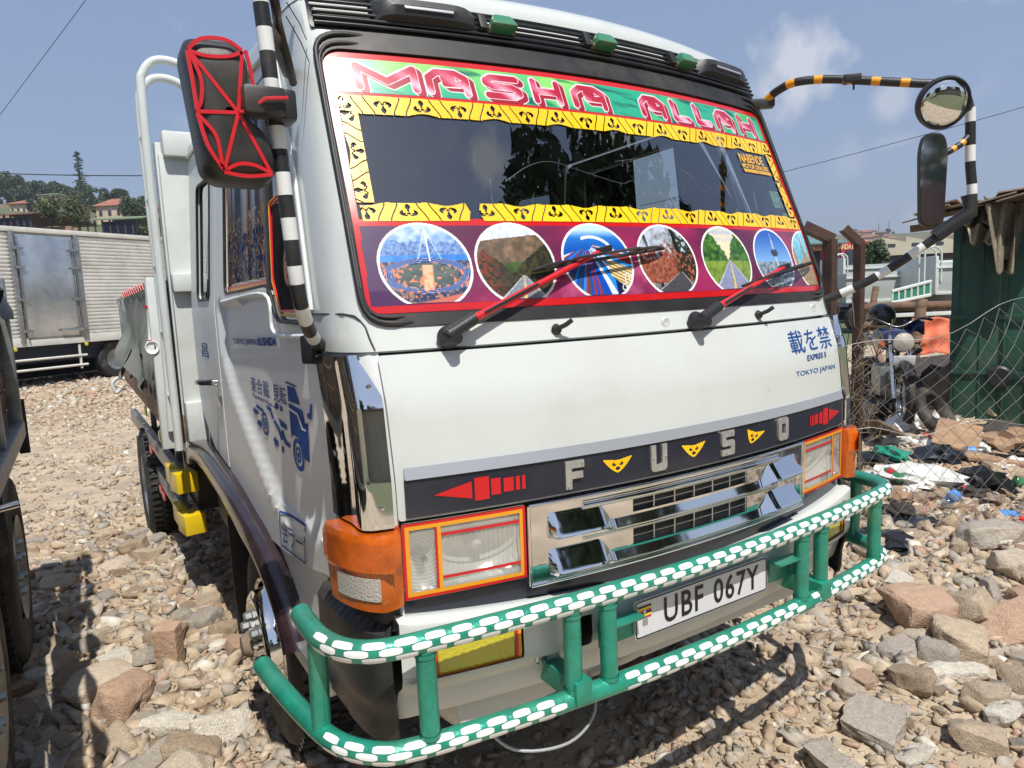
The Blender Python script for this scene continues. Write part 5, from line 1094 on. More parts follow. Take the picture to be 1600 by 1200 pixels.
# far land: a ring of gentle hills right round the yard
AZ = np.radians([-180, -140, -100, -60, -25, -8, 0, 6, 14, 30, 48, 56, 62, 70, 90, 130, 180]); 
H90 = np.array([4, 6, 6, 4, 8, 9, 8.5, 7, 4, 1, 0, 0, 0, 0, 2, 4, 4]); H250 = np.array([22, 26, 24, 20, 34, 35, 33, 26, 16, 8, 4, 3, 3, 4, 12, 20, 22]); H600 = np.array([38, 44, 40, 40, 52, 55, 52, 46, 42, 36, 40, 36, 33, 36, 38, 40, 38])
def hill(r, az):
    a = np.interp(az, AZ, H90); b = np.interp(az, AZ, H250); c = np.interp(az, AZ, H600)
    h = np.where(r < 90, a*sstep(34, 90, r), np.where(r < 250, a+(b-a)*sstep(90, 250, r), b+(c-b)*sstep(250, 600, r)))
    n_ = fbm(np.cos(az)*4+r*.004+20, np.sin(az)*4+r*.003+20, 2.2, 4, 2)-.5; return h*(1+.28*n_*sstep(60, 200, r))-.07
rs = np.concatenate([np.linspace(0, 30, 4), np.linspace(36, 260, 46), np.linspace(280, 1500, 40)]); az = np.linspace(-math.pi, math.pi, 241)
Rg, Ag = np.meshgrid(rs, az); hz = hill(Rg, Ag); 
idx = np.arange(len(rs)*len(az)).reshape(len(az), len(rs)); f = np.stack([idx[:-1, :-1].ravel(), idx[:-1, 1:].ravel(), idx[1:, 1:].ravel(), idx[1:, :-1].ravel()], 1)
hm = bpy.data.materials.new('hill_cover'); hm.use_nodes = True; t = hm.node_tree; p = t.nodes['Principled BSDF']; p.inputs['Roughness'].default_value = .95
co = t.nodes.new('ShaderNodeTexCoord'); n1 = t.nodes.new('ShaderNodeTexVoronoi'); n1.inputs['Scale'].default_value = .09; n2 = t.nodes.new('ShaderNodeTexNoise'); n2.inputs['Scale'].default_value = .02; n2.inputs['Detail'].default_value = 8
t.links.new(co.outputs['Object'], n1.inputs['Vector']); t.links.new(co.outputs['Object'], n2.inputs['Vector'])
r1 = t.nodes.new('ShaderNodeValToRGB'); r1.color_ramp.interpolation = 'CONSTANT'
for e, (ps, c) in zip([r1.color_ramp.elements[0], r1.color_ramp.elements[1]]+[r1.color_ramp.elements.new(.5) for _ in range(3)], ((0, (.09, .12, .05, 1)), (.30, (.16, .13, .08, 1)), (.5, (.24, .12, .08, 1)), (.66, (.07, .10, .05, 1)), (.85, (.30, .26, .20, 1)))): e.position = ps; e.color = c
t.links.new(n1.outputs['Color'], r1.inputs[0]); mx = t.nodes.new('ShaderNodeMixRGB'); t.links.new(n2.outputs[0], mx.inputs[0]); t.links.new(r1.outputs[0], mx.inputs[1]); mx.inputs[2].default_value = (.13, .13, .07, 1); t.links.new(mx.outputs[0], p.inputs['Base Color']); M['hill_cover'] = hm
raw('hills', np.stack([(Rg*np.sin(Ag)-1.5).ravel(), (Rg*np.cos(Ag)-1.4).ravel(), hz.ravel()], 1), f[:, ::-1], 'hill_cover', None, True)['kind'] = 'structure'
def terr(x, y):
    r_ = math.hypot(x+1.5, y+1.4); return float(hill(np.array(r_), np.array(math.atan2(x+1.5, y+1.4)))) if r_ > 34 else float(gh(x, y))

# ------------------------------------------------------------------ stones
for nm, c, c2 in (('stone_tan', (.55, .44, .315), (.38, .30, .21)), ('stone_grey', (.46, .41, .35), (.33, .29, .24)), ('stone_brown', (.44, .335, .235), (.30, .225, .155)), ('stone_white', (.74, .70, .61), (.52, .47, .39)), ('stone_red', (.50, .35, .25), (.40, .26, .18)), ('stone_pale', (.60, .51, .40), (.45, .37, .28))):
    mat(nm, c, .9, color2=c2, vscale=13, detail=8, bump=1.0, bscale=38, dirt=.45)
STM = ['stone_tan', 'stone_grey', 'stone_brown', 'stone_white', 'stone_red', 'stone_pale']
def hull(n, seed, sq=(1, .8, .55), blocky=.35):
    r_ = np.random.RandomState(seed); P = r_.normal(size=(n, 3)); P /= np.linalg.norm(P, axis=1)[:, None]; P = np.sign(P)*np.abs(P)**(1-blocky); P /= np.abs(P).max(1)[:, None]**.55*1.0+1e-9
    P *= (.8+.25*r_.rand(n, 1)); P *= np.array(sq)*.5; bm = bmesh.new()
    for q in P: bm.verts.new(q)
    r2_ = bmesh.ops.convex_hull(bm, input=bm.verts); bmesh.ops.delete(bm, geom=[v for v in bm.verts if not v.link_faces], context='VERTS'); return bm
def rockmesh(n, seed, sq, blocky, m_, rough=.0):
    bm = hull(n, seed, sq, blocky); bmesh.ops.bevel(bm, geom=bm.edges[:], offset=.018, segments=1, affect='EDGES', clamp_overlap=True)
    bmesh.ops.triangulate(bm, faces=bm.faces); bmesh.ops.subdivide_edges(bm, edges=[e for e in bm.edges if e.calc_length() > .16], cuts=2, use_grid_fill=True); bmesh.ops.triangulate(bm, faces=bm.faces); bmesh.ops.subdivide_edges(bm, edges=[e for e in bm.edges if e.calc_length() > .09], cuts=1, use_grid_fill=True)
    sd = Vector((seed*1.7, seed*.3, 0))
    for v in bm.verts:
        a = noise.noise(v.co*3+sd)*.05+noise.noise(v.co*8+sd)*.030+noise.noise(v.co*19+sd)*.016; v.co += v.co.normalized()*a
    me = bpy.data.meshes.new('rock'); bm.to_mesh(me); bm.free(); me.materials.append(M[m_]); me.shade_smooth(); me.set_sharp_from_angle(angle=R(34)); return me
SHP = [((1, .75, .5), .3), ((1, .6, .35), .5), ((1, .9, .65), .2), ((1, .55, .25), .4), ((1, .8, .45), .6), ((1, .7, .7), .3)]
PROT = {m_: [rockmesh(22+3*k, 100+k*7+i*31, SHP[k][0], SHP[k][1], m_, .05) for k in range(6)] for i, m_ in enumerate(STM)}
rnd = random.Random(11)
def place_rock(p, size, m_, label, group, k=None, rot=None, sc=(1, 1, 1), sink=.25):
    me = PROT[m_][rnd.randrange(6) if k is None else k]; o = bpy.data.objects.new('rock', me); COL.objects.link(o)
    z = float(gh(p[0], p[1])); hz_ = SHP[PROT[m_].index(me)][0][2]*size*sc[2]
    o.location = (p[0], p[1], z+hz_*(.5-sink)); o.scale = (size*sc[0], size*sc[1], size*sc[2]); o.rotation_euler = rot if rot else (rnd.uniform(-.25, .25), rnd.uniform(-.25, .25), rnd.uniform(0, 6.3))
    tagt(o, label, 'rock', group); return o
TAKEN = []
def uniq(px, py, size, m_, label, k=None, rot=None, sc=(1, 1, 1), sink=.2):
    g = Gp(px, py, .06); TAKEN.append((g.x, g.y, size*.5)); return place_rock((g.x, g.y), size, m_, label, None, k, rot, sc, sink)
# bricks and stones one can tell apart
def brick(px, py, dims, rot, m_, label):
    g = Gp(px, py, .05); TAKEN.append((g.x, g.y, .12)); bm = bmesh.new(); add_box(bm, (0, 0, 0), dims, (0, 0, 0), .006)
    bmesh.ops.subdivide_edges(bm, edges=[e for e in bm.edges if e.calc_length() > .04], cuts=2, use_grid_fill=True)
    for v in bm.verts: v.co += Vector((noise.noise(v.co*30), noise.noise(v.co*30+Vector((9, 0, 0))), noise.noise(v.co*30+Vector((0, 9, 0)))))*.006
    o = tomesh('brick', bm, m_, None, True); o.location = (g.x, g.y, float(gh(g.x, g.y))+dims[2]*.5-.015); o.rotation_euler = rot; tagt(o, label, 'brick'); return o
brick(268, 1046, (.105, .08, .235), (R(5), R(1), R(-28)), 'stone_red', 'tan-red brick standing on end between the lorry and the trailer')
U = uniq
U(346, 1130, .26, 'stone_white', 'white pointed slab beside the front wheel, partly in shade', 1, (R(55), R(8), R(20)), (1, 1, 1.1), .1)
U(272, 1118, .26, 'stone_white', 'long flat stone with a whitewashed top face, left of the front wheel', 3, (0, R(8), R(-35)), (1, .8, 1), .1)
U(182, 1040, .16, 'stone_white', 'cream square-topped block left of the standing brick', 4, (R(20), 0, R(20)), (.9, 1, 1), .1)
U(60, 1050, .15, 'stone_white', 'white stone on the edge of the shadow of the left trailer', 2, None)
U(195, 1098, .26, 'stone_red', 'orange-brown broken lump below the pink slab', 5, (R(20), 0, 1))
U(170, 1062, .38, 'stone_pale', 'large pinkish flat slab in the middle of the left stone heap', 3, (R(8), R(5), .5), (1, 1, .9), .2)
U(235, 1035, .18, 'stone_grey', 'grey wedge stone leaning against the standing brick', 0, (R(15), R(30), .4))
U(240, 1170, .26, 'stone_grey', 'wide grey-tan flat stone at the bottom of the left heap', 3, None, (1, 1, 1))
U(300, 1160, .24, 'stone_brown', 'long rounded brown stone below the white slab', 0, (0, 0, -.3))
U(130, 1005, .14, 'stone_grey', 'rounded grey stone left of the cream block', 2)
U(180, 1150, .22, 'stone_tan', 'tan slab with a straight edge at lower left', 1)
U(290, 1200, .22, 'stone_pale', 'pale round stone at the bottom edge left of the lower bar', 2)
U(250, 1075, .10, 'stone_grey', 'small dark grey wedge under the standing brick', 1)
U(360, 985, .22, 'stone_brown', 'grey-brown lump in the shade beside the wheel hub', 0)
U(1437, 955, .36, 'stone_red', 'large reddish sandstone block right of the bull bar', 4, (R(10), R(5), -.3), (1, 1, 1.1), .15)
U(1500, 1000, .34, 'stone_tan', 'large sandy block in front of the reddish block', 0, (R(12), 0, .6), (1, 1, 1), .1)
U(1580, 975, .34, 'stone_red', 'brown rectangular stone tilted at the right edge', 1, (R(35), R(-20), -.6), (1, 1.1, 1.2), .1)
U(1548, 925, .26, 'stone_grey', 'pale grey upright slab with a curved side near the right edge', 1, (R(70), R(15), .3), (1, 1, 1), .1)
U(1585, 895, .24, 'stone_pale', 'whitish grey concrete block at the right edge', 4, (R(5), 0, -.4), (1, 1, 1.2), .1)
U(1545, 862, .42, 'stone_grey', 'long grey layered stone behind the upright slab', 3, (0, 0, -.5), (1, .9, 1.4), .1)
U(1512, 955, .30, 'stone_tan', 'sandy boulder between the reddish block and the upright slab', 2, None)
U(1405, 920, .20, 'stone_white', 'cream wedge block just right of the bar end', 4, (R(10), 0, .3), (1, .8, 1), .1)
U(1357, 875, .20, 'stone_pale', 'pale stone showing between the two bars at the right', 2)
U(1410, 1008, .26, 'stone_grey', 'smooth grey flat stone below the reddish block', 3, (R(5), 0, -.2), (1, 1, 1.2))
U(1468, 1015, .20, 'stone_grey', 'rounded grey stone below the sandy block', 2)
U(1327, 1030, .20, 'stone_white', 'flat white chip left of the smooth grey stone', 3, (0, 0, -.2), (1, .8, .8))
U(1495, 1036, .32, 'stone_white', 'long thin white slab right of the rounded grey stone', 3, (0, R(4), -.55), (1, .6, .7), .1)
U(1568, 1100, .18, 'stone_white', 'bright white stone near the right edge', 0, (0, 0, .2), (1, .9, .9))
U(1430, 1162, .16, 'stone_white', 'thin white pointed chip in the gravel at lower right', 1, None, (1, .8, .6))
U(1472, 1196, .14, 'stone_white', 'white chip at the bottom edge at lower right', 3)
U(1366, 1120, .26, 'stone_grey', 'flat grey polygonal stone alone in the gravel', 4, (R(6), R(-4), .3), (1, 1, .6), .1)
U(1528, 1140, .20, 'stone_tan', 'tan block below the bright white stone', 2)
U(1310, 1190, .26, 'stone_grey', 'half buried grey slab at the bottom edge right of the lorry', 3, None, (1, 1, 1))
U(1425, 1060, .18, 'stone_brown', 'brown stone below the smooth grey stone', 5)
U(1540, 1075, .18, 'stone_tan', 'tan stone above the bright white stone', 0)
U(1350, 1050, .16, 'stone_red', 'small reddish stone beside the flat white chip', 1)
# the rest of the larger stones
def inz(poly, x, y): return bool(inpoly(np.array([[x, y]]), poly)[0])
def free(x, y, r_):
    if abs(x) < 1.35 and .75 < y < 2.1 and abs(x) > .68: return False
    for a, b, c in TAKEN:
        if (x-a)**2+(y-b)**2 < ((r_+c)*.62)**2: return False
    return True
ZA = [(1.25, .35), (1.5, -.25), (4.6, -1.2), (6.0, -.2), (6.2, 1.3), (3.0, 2.1)]
ZB = [(-1.75, 1.35), (-.95, 1.6), (-.98, 4.6), (-2.0, 5.0), (-2.1, 1.8)]
ZC = [(.55, .3), (.9, -.5), (3.0, -1.6), (4.2, -1.2), (1.6, .4)]
def fill(Z, n, smin, smax, pw, mats, label, group):
    xs = [a for a, b in Z]; ys = [b for a, b in Z]; c = 0; t_ = 0
    while c < n and t_ < n*60:
        t_ += 1; x = rnd.uniform(min(xs), max(xs)); y = rnd.uniform(min(ys), max(ys))
        if not inz(Z, x, y): continue
        s_ = smin+(smax-smin)*rnd.random()**pw
        if not free(x, y, s_*.5): continue
        TAKEN.append((x, y, s_*.5)); m_ = rnd.choice(mats); nm = {'stone_tan': 'tan', 'stone_grey': 'grey', 'stone_brown': 'brown', 'stone_white': 'white', 'stone_red': 'reddish', 'stone_pale': 'pale'}[m_]
        place_rock((x, y), s_, m_, label % nm, group % nm); c += 1
MX = ['stone_tan']*5+['stone_grey']*4+['stone_brown']*3+['stone_pale']*2+['stone_red']
fill(ZA, 120, .12, .27, 2.0, MX, 'one of the %s broken stones heaped right of the bull bar', '%s stones right of the bull bar')
fill(ZB, 85, .10, .24, 2.0, MX, 'one of the %s broken stones lying between the lorry and the trailer', '%s stones between the lorry and the trailer')
fill(ZC, 55, .06, .14, 2.2, MX, 'one of the %s small stones in the gravel at lower right', '%s stones at lower right')
# small rubble and gravel, built in bulk
def lowrock(seed):
    q_ = np.random.RandomState(900+seed); bm = bmesh.new(); sq_ = (1, .6+.05*(seed % 6), .36+.07*(seed % 5))
    for P_ in (q_.rand(9+seed % 3, 3)-.5): bm.verts.new((P_/max(.62, 1.5*abs(P_).max()))*np.array(sq_))
    bmesh.ops.convex_hull(bm, input=bm.verts); bmesh.ops.delete(bm, geom=[v for v in bm.verts if not v.link_faces], context='VERTS'); bmesh.ops.triangulate(bm, faces=bm.faces); bm.verts.ensure_lookup_table(); bm.verts.index_update()
    v = np.array([tuple(q.co) for q in bm.verts]); f = np.array([[l.index for l in q.verts] for q in bm.faces]); bm.free(); return v, f
LOW = [lowrock(k) for k in range(16)]
def scatter(name, pts, sizes, mi, label, seed, flat=.3):
    r_ = np.random.RandomState(seed); V = []; Fc = []; MI = []; off = 0; kind = r_.randint(0, len(LOW), len(pts))
    for k, (v, f) in enumerate(LOW):
        sel = np.where(kind == k)[0]
        if not len(sel): continue
        n = len(sel); a = r_.rand(n)*6.283; tx = r_.normal(0, flat, n); ty = r_.normal(0, flat, n); ca, sa = np.cos(a), np.sin(a); s = sizes[sel][:, None]
        P = v[None]*s[:, :, None]; z = P[..., 2]+P[..., 0]*tx[:, None]+P[..., 1]*ty[:, None]; x = P[..., 0]*ca[:, None]-P[..., 1]*sa[:, None]; y = P[..., 0]*sa[:, None]+P[..., 1]*ca[:, None]
        px_ = pts[sel]; base_ = gh(px_[:, 0], px_[:, 1]); W_ = np.stack([x+px_[:, 0, None], y+px_[:, 1, None], z+base_[:, None]+s*.04], -1)
        V.append(W_.reshape(-1, 3)); Fc.append((f[None]+(np.arange(n)*len(v))[:, None, None]+off).reshape(-1, 3)); MI.append(np.repeat(mi[sel], len(f))); off += n*len(v)
    o = raw(name, np.vstack(V), np.vstack(Fc), STM, None, False, np.concatenate(MI)); tagt(o, label, 'rubble', None, 'stuff'); return o
def zonepts(Z, n, r_):
    a = np.array(Z); lo, hi = a.min(0), a.max(0); P = lo+(hi-lo)*r_.rand(int(n*2.6), 2); P = P[inpoly(P, Z)]; return P[:n]
r_ = np.random.RandomState(5)
def mats_for(n, pr): return r_.choice(6, n, p=pr)
PRA = [.33, .27, .22, .03, .06, .09]
P1 = zonepts([(-.3, .35), (.6, -.9), (4.2, -2.3), (7.5, -1), (7.0, 3.0), (3.2, 2.6), (1.2, 1.2)], 40000, r_); s1 = .009+.085*r_.rand(len(P1))**4.2*np.clip(.55+.35*np.hypot(P1[:, 0]+1.5, P1[:, 1]+1.4)/4, .5, 1.3)
scatter('gravel', P1, s1, mats_for(len(P1), PRA), 'loose gravel and small broken stone on the right of the yard', 1)
P1 = zonepts([(1.1, .5), (1.5, -.5), (4.6, -1.6), (6.5, -.2), (6.2, 1.6), (2.9, 1.9)], 2600, r_); s1 = .035+.10*r_.rand(len(P1))**1.8
scatter('rubble', P1, s1, mats_for(len(P1), [.34, .26, .22, .03, .05, .10]), 'fist sized broken stone filling the heap right of the bull bar', 7)
P1 = zonepts([(-1.95, 1.3), (-.95, 1.5), (-.95, 4.6), (-2.0, 5.0)], 1200, r_); s1 = .04+.09*r_.rand(len(P1))**1.8
scatter('rubble', P1, s1, mats_for(len(P1), [.34, .28, .20, .05, .04, .09]), 'fist sized broken stone between the lorry and the trailer', 8)
P1 = zonepts([(-2.3, .6), (-.7, .6), (-.7, 5.5), (-1.0, 9.0), (-2.4, 9)], 20000, r_); P1 = P1[r_.rand(len(P1)) < 1.15-sstep(3.2, 6.5, P1[:, 1])]; s1 = .009+.085*r_.rand(len(P1))**4.0
scatter('gravel', P1, s1, mats_for(len(P1), PRA), 'loose gravel and stone chips between the lorry and the trailer', 2)
P1 = zonepts([(-3.5, 7), (.8, 7), (5, 21), (-5, 21)], 18000, r_); P1 = P1[r_.rand(len(P1)) < .22+sstep(8.5, 13.5, P1[:, 1])]; s1 = .03+.13*r_.rand(len(P1))**3*sstep(9, 15, P1[:, 1])+.03*r_.rand(len(P1)); 
scatter('rubble', P1, s1, mats_for(len(P1), [.38, .10, .16, .07, .13, .16]), 'reddish broken brick rubble spread in front of the box lorry', 3)
P1 = zonepts([(-1.1, .1), (1.2, .1), (1.2, 7), (-1.1, 7)], 7000, r_); s1 = .012+.055*r_.rand(len(P1))**3
scatter('gravel', P1, s1, mats_for(len(P1), [.15, .45, .30, .01, .04, .05]), 'grey gravel in the shade under the white lorry', 4)
P1 = zonepts([(2.5, .8), (6.5, .4), (11, 3.5), (9, 6.5), (4.5, 3.2)], 9000, r_); s1 = .03+.12*r_.rand(len(P1))**2.4
scatter('rubble', P1, s1, mats_for(len(P1), [.30, .08, .25, .04, .22, .11]), 'brown flat shards of broken tile behind the wire fence', 5, .35)

# ------------------------------------------------------------------ foliage
for nm, c in (('leaf_dark', (.028, .055, .018)), ('leaf_mid', (.055, .095, .028)), ('leaf_light', (.10, .14, .045)), ('leaf_olive', (.12, .12, .06))): mat(nm, c, .6)
mat('bark', (.10, .075, .05), .9, var=.3, vscale=8)
def crown_mesh(seed, rx, rz, n, leaf, clumps=14, mix=(.5, .35, .15), cut=.12):
    q = np.random.RandomState(seed); C_ = q.normal(size=(clumps, 3)); C_ /= np.linalg.norm(C_, axis=1)[:, None]; C_ *= (q.rand(clumps, 1)**.5)*.72; rad = .24+.20*q.rand(clumps); w_ = rad**2; w_ /= w_.sum()
    k = q.choice(clumps, n, p=w_); D = q.normal(size=(n, 3)); D /= np.linalg.norm(D, axis=1)[:, None]; P = C_[k]+D*(rad[k]*(q.rand(n)**.35))[:, None]; P *= np.array([rx, rx, rz])
    A = q.normal(size=(n, 3)); A /= np.linalg.norm(A, axis=1)[:, None]; Bv = np.cross(A, q.normal(size=(n, 3))); Bv /= np.linalg.norm(Bv, axis=1)[:, None]; s = leaf*(.6+.8*q.rand(n))[:, None]
    V = np.stack([P-A*s, P-Bv*s*.45, P+A*s, P+Bv*s*.45], 1).reshape(-1, 3); f = np.arange(4*n).reshape(n, 4); mi = np.where(q.rand(n) < mix[2], 2, np.where(q.rand(n) < mix[1]/(mix[0]+mix[1]), 1, 0)); return V, f, mi
def tree(name, loc, h, rx, rz, n, leaf, label, group=None, seed=0, mats=('leaf_dark', 'leaf_mid', 'leaf_light'), clumps=14, mix=(.5, .35, .15), limbs=5):
    t_ = thing(name, label, 'tree', loc, 0, group); V, f, mi = crown_mesh(seed, rx, rz, n, leaf, clumps, mix); V = V+np.array([0, 0, h-rz*.85]); raw('crown', V, f, list(mats), t_, False, mi)
    q = random.Random(seed); m_ = MB(); m_.tube([(0, 0, -.4), (h*.01, 0, h*.3), (0, h*.01, h-rz*1.1), (0, 0, h-rz*.6)], lambda k: h*.026*(1-.6*k), 7)
    for i in range(limbs): a = q.uniform(0, 6.3); z = h-rz*q.uniform(1.1, 1.6); m_.tube([(0, 0, z), (math.cos(a)*rx*.3, math.sin(a)*rx*.3, z+rz*.35), (math.cos(a)*rx*.62, math.sin(a)*rx*.62, z+rz*.75)], lambda k: h*.011*(1-.6*k), 5)
    m_.build('trunk', 'bark', t_, True); return t_
# trees on the left hillside (px, base py, depth, height, radius)
LT = 0
def tree_at(px, py_top, py_base, depth, wpx, label, group=None, seed=0, **k):
    b = Wd(px, py_base, depth); t_ = Wd(px, py_top, depth); h = t_.z-b.z; rx = wpx*depth/1091/2; return tree(k.pop('name', 'leafy_tree'), (b.x, b.y, b.z), h, rx, k.pop('rz', h*.42), k.pop('n', 1100), k.pop('leaf', depth*.0022), label, group, seed, **k)
rq = random.Random(3)
for i in range(26):
    px = -20+i*10+rq.uniform(-4, 4); top = 280+(i*10-20)*.055+rq.uniform(-5, 7)+(10 if px > 140 else 0); tree_at(px, top, top+38, 235+rq.uniform(-10, 15), rq.uniform(24, 42), 'one of the dark green trees along the ridge of the left hill', 'trees along the left ridge', 40+i, n=700, clumps=8)
for i, (px, top, base_, wd, lab) in enumerate(((12, 268, 325, 60, 'tall round dark tree at the far left end of the ridge'), (60, 287, 330, 46, 'broad dark tree left of the mast on the ridge'), (98, 288, 326, 30, 'small peaked tree just left of the mast'), (178, 296, 318, 34, 'round dark tree above the red tiled roofs'), (198, 297, 318, 22, 'narrow dark tree right of the round one above the red roofs'), (207, 309, 350, 44, 'round bushy green tree in front of the red roofs, beside the lorry hoops'), (228, 318, 366, 34, 'green tree beside the lorry hoops below the red roofs'))):
    tree_at(px, top, base_, 190 if i < 5 else 120, wd, lab, None, 80+i, n=1500, clumps=12)
for i, (px, top, base_, wd, lab) in enumerate(((82, 304, 366, 50, 'sparse olive tree behind the box lorry, left one of two'), (124, 306, 366, 54, 'sparse grey-green tree behind the box lorry, right one of two'), (232, 352, 374, 26, 'small bright bush behind the box lorry at its right end'))):
    tree_at(px, top, base_, 60, wd, lab, None, 95+i, n=2300, clumps=22, leaf=.11, mats=('leaf_mid', 'leaf_olive', 'leaf_light'), mix=(.35, .45, .2), name='sparse_tree')
for i in range(22):
    px = -10+i*11.5+rq.uniform(-5, 5); top = rq.uniform(296, 318)+(6 if px > 150 else 0); tree_at(px, top, top+30, rq.uniform(150, 215), rq.uniform(20, 34), 'one of the green trees among the houses on the left slope', 'trees on the left slope', 140+i, n=650, clumps=9)
# mast dressed as a conifer
b = Wd(129, 318, 200); tp = Wd(128, 238, 200); H = tp.z-b.z; ms = thing('mast_tree', 'tall dark phone mast disguised as a conifer on the left ridge', 'mast', (b.x, b.y, b.z)); m_ = MB(); m_.tube([(0, 0, -2), (0, 0, H)], lambda k: .5-.32*k, 8); m_.build('mast_pole', 'leaf_dark', ms)
V, Fc = [], []
q = np.random.RandomState(8)
for k in range(95):
    z = H*(.30+.68*(k/95)); L = (1-((z/H)-.3)/.72)*1.5+.75; a = q.rand()*6.28; L *= q.uniform(.6, 1.15)
    for j in range(7):
        r0 = L*(j+1)/7; c = np.array([math.cos(a)*r0, math.sin(a)*r0, z+.12*r0]); d = q.normal(size=3)*.16; e = q.normal(size=3)*.16; n_ = len(V); V += [c-d, c+e, c+d, c-e]; Fc.append((n_, n_+1, n_+2, n_+3))
raw('mast_branches', V, Fc, 'leaf_dark', ms)

# ------------------------------------------------------------------ buildings on the left
mat('roof_red', (.33, .13, .085), .85, var=.3, vscale=.8); mat('roof_green', (.19, .25, .15), .7, var=.2, vscale=.5); mat('roof_brown', (.22, .12, .09), .85, var=.3, vscale=.6)
mat('wall_cream', (.55, .45, .33), .9, var=.15, vscale=1); mat('wall_pink', (.42, .25, .19), .9, var=.2, vscale=1); mat('dark_opening', (.03, .035, .045), .7); mat('blue_cloth', (.05, .08, .18), .8); mat('post_dark', (.07, .05, .045), .8)
E1 = FLAT(_r2); E2 = FLAT(_f)   # right and forward, level
def house(px0, px1, py_eave, py_ridge, py_base, depth, roofm, wallm, label, deep=8, nm='house', windows=3):
    a = Wd(px0, py_base, depth); b = Wd(px1, py_base, depth); zb = (a.z+b.z)/2-3; L = (b-a).length; ze = Wd((px0+px1)/2, py_eave, depth).z; zr = Wd((px0+px1)/2, py_ridge, depth).z; mid = (a+b)/2
    h_ = thing(nm, label, 'house', (mid.x, mid.y, zb), math.atan2(E1.y, E1.x)); ze -= zb; zr -= zb
    box('wall', (0, deep/2, ze/2), (L, deep, ze), wallm, h_, bev=0)
    o = .5; v = [(-L/2-o, -o, ze), (L/2+o, -o, ze), (L/2+o, deep+o, ze), (-L/2-o, deep+o, ze), (-L/2+deep*.25, deep/2, zr), (L/2-deep*.25, deep/2, zr)]
    v += [(x, y, z-.15) for x, y, z in v[:4]]
    raw('roof', v, [(0, 1, 5, 4), (1, 2, 5), (2, 3, 4, 5), (3, 0, 4), (0, 6, 7, 1), (1, 7, 8, 2), (2, 8, 9, 3), (3, 9, 6, 0), (6, 9, 8, 7)], roofm, h_)
    for k in range(windows): w_ = box('window', (-L/2+L*(k+.5)/windows, -.03, ze-1.6), (L/windows*.35, .08, 1.1), 'dark_opening', h_, bev=0)
    return h_
house(15, 42, 318, 310, 326, 150, 'roof_red', 'wall_cream', 'small house with a pinkish red hipped roof at far left', 6)
house(150, 192, 321, 307, 328, 150, 'roof_red', 'wall_cream', 'long house with a red tiled roof in the middle of the left hill', 7)
house(222, 262, 325, 314, 332, 150, 'roof_red', 'wall_pink', 'red roofed house half hidden by the lorry hoops', 7)
house(98, 118, 320, 316, 330, 140, 'roof_brown', 'wall_pink', 'small brick house between the two sparse trees', 5, windows=2)
house(62, 90, 304, 300, 309, 170, 'roof_green', 'wall_cream', 'pale house among the ridge trees left of the mast', 5, windows=2)
def shed_open(px0, px1, py_eave, py_ridge, py_base, depth, roofm, label, npost=6, deep=9, back='wall_pink'):
    a = Wd(px0, py_base, depth); b = Wd(px1, py_base, depth); zb = (a.z+b.z)/2; L = (b-a).length; ze = Wd((px0+px1)/2, py_eave, depth).z-zb; zr = Wd((px0+px1)/2, py_ridge, depth).z-zb; mid = (a+b)/2
    s_ = thing('open_shed', label, 'shed', (mid.x, mid.y, zb), math.atan2(E1.y, E1.x))
    v = [(-L/2-.6, -.6, ze), (L/2+.6, -.6, ze), (L/2-.6, deep/2, zr), (-L/2+.6, deep/2, zr), (L/2+.6, deep+.6, ze), (-L/2-.6, deep+.6, ze)]; v += [(x, y, z-.12) for x, y, z in v]
    raw('roof', v, [(0, 1, 2, 3), (2, 4, 5, 3), (6, 9, 8, 7), (8, 9, 11, 10), (0, 6, 7, 1), (1, 7, 8, 2), (2, 8, 10, 4), (3, 5, 11, 9), (0, 3, 9, 6), (4, 10, 11, 5)], roofm, s_)
    for k in range(npost+1): box('post', (-L/2+L*k/npost, -.2, ze/2-1), (.14, .14, ze+2), 'post_dark', s_, bev=0)
    box('back_wall', (0, deep*.7, ze*.3-1), (L, .2, ze*.6+2), back, s_, bev=0); box('wall_opening', (L*.08, deep*.69-.2, ze*.22), (L*.5, .05, ze*.34), 'dark_opening', s_, bev=0); box('tarpaulin', (L*.1, .5, .5), (L*.55, .3, 1.5), 'blue_cloth', s_, bev=0); return s_
shed_open(128, 222, 343, 331, 364, 75, 'roof_green', 'long open shed with a faded green roof behind the box lorry', 8)
shed_open(25, 75, 341, 323, 362, 82, 'roof_green', 'green roofed shed partly behind the sparse trees', 3)
shed_open(-40, 52, 336, 325, 360, 70, 'roof_brown', 'brown roofed open shed at the far left edge', 9)
box_ = box('shop_front', (0, 0, 0), (1, 1, 1), 'wall_cream', None, bev=0); bpy.data.objects.remove(box_)

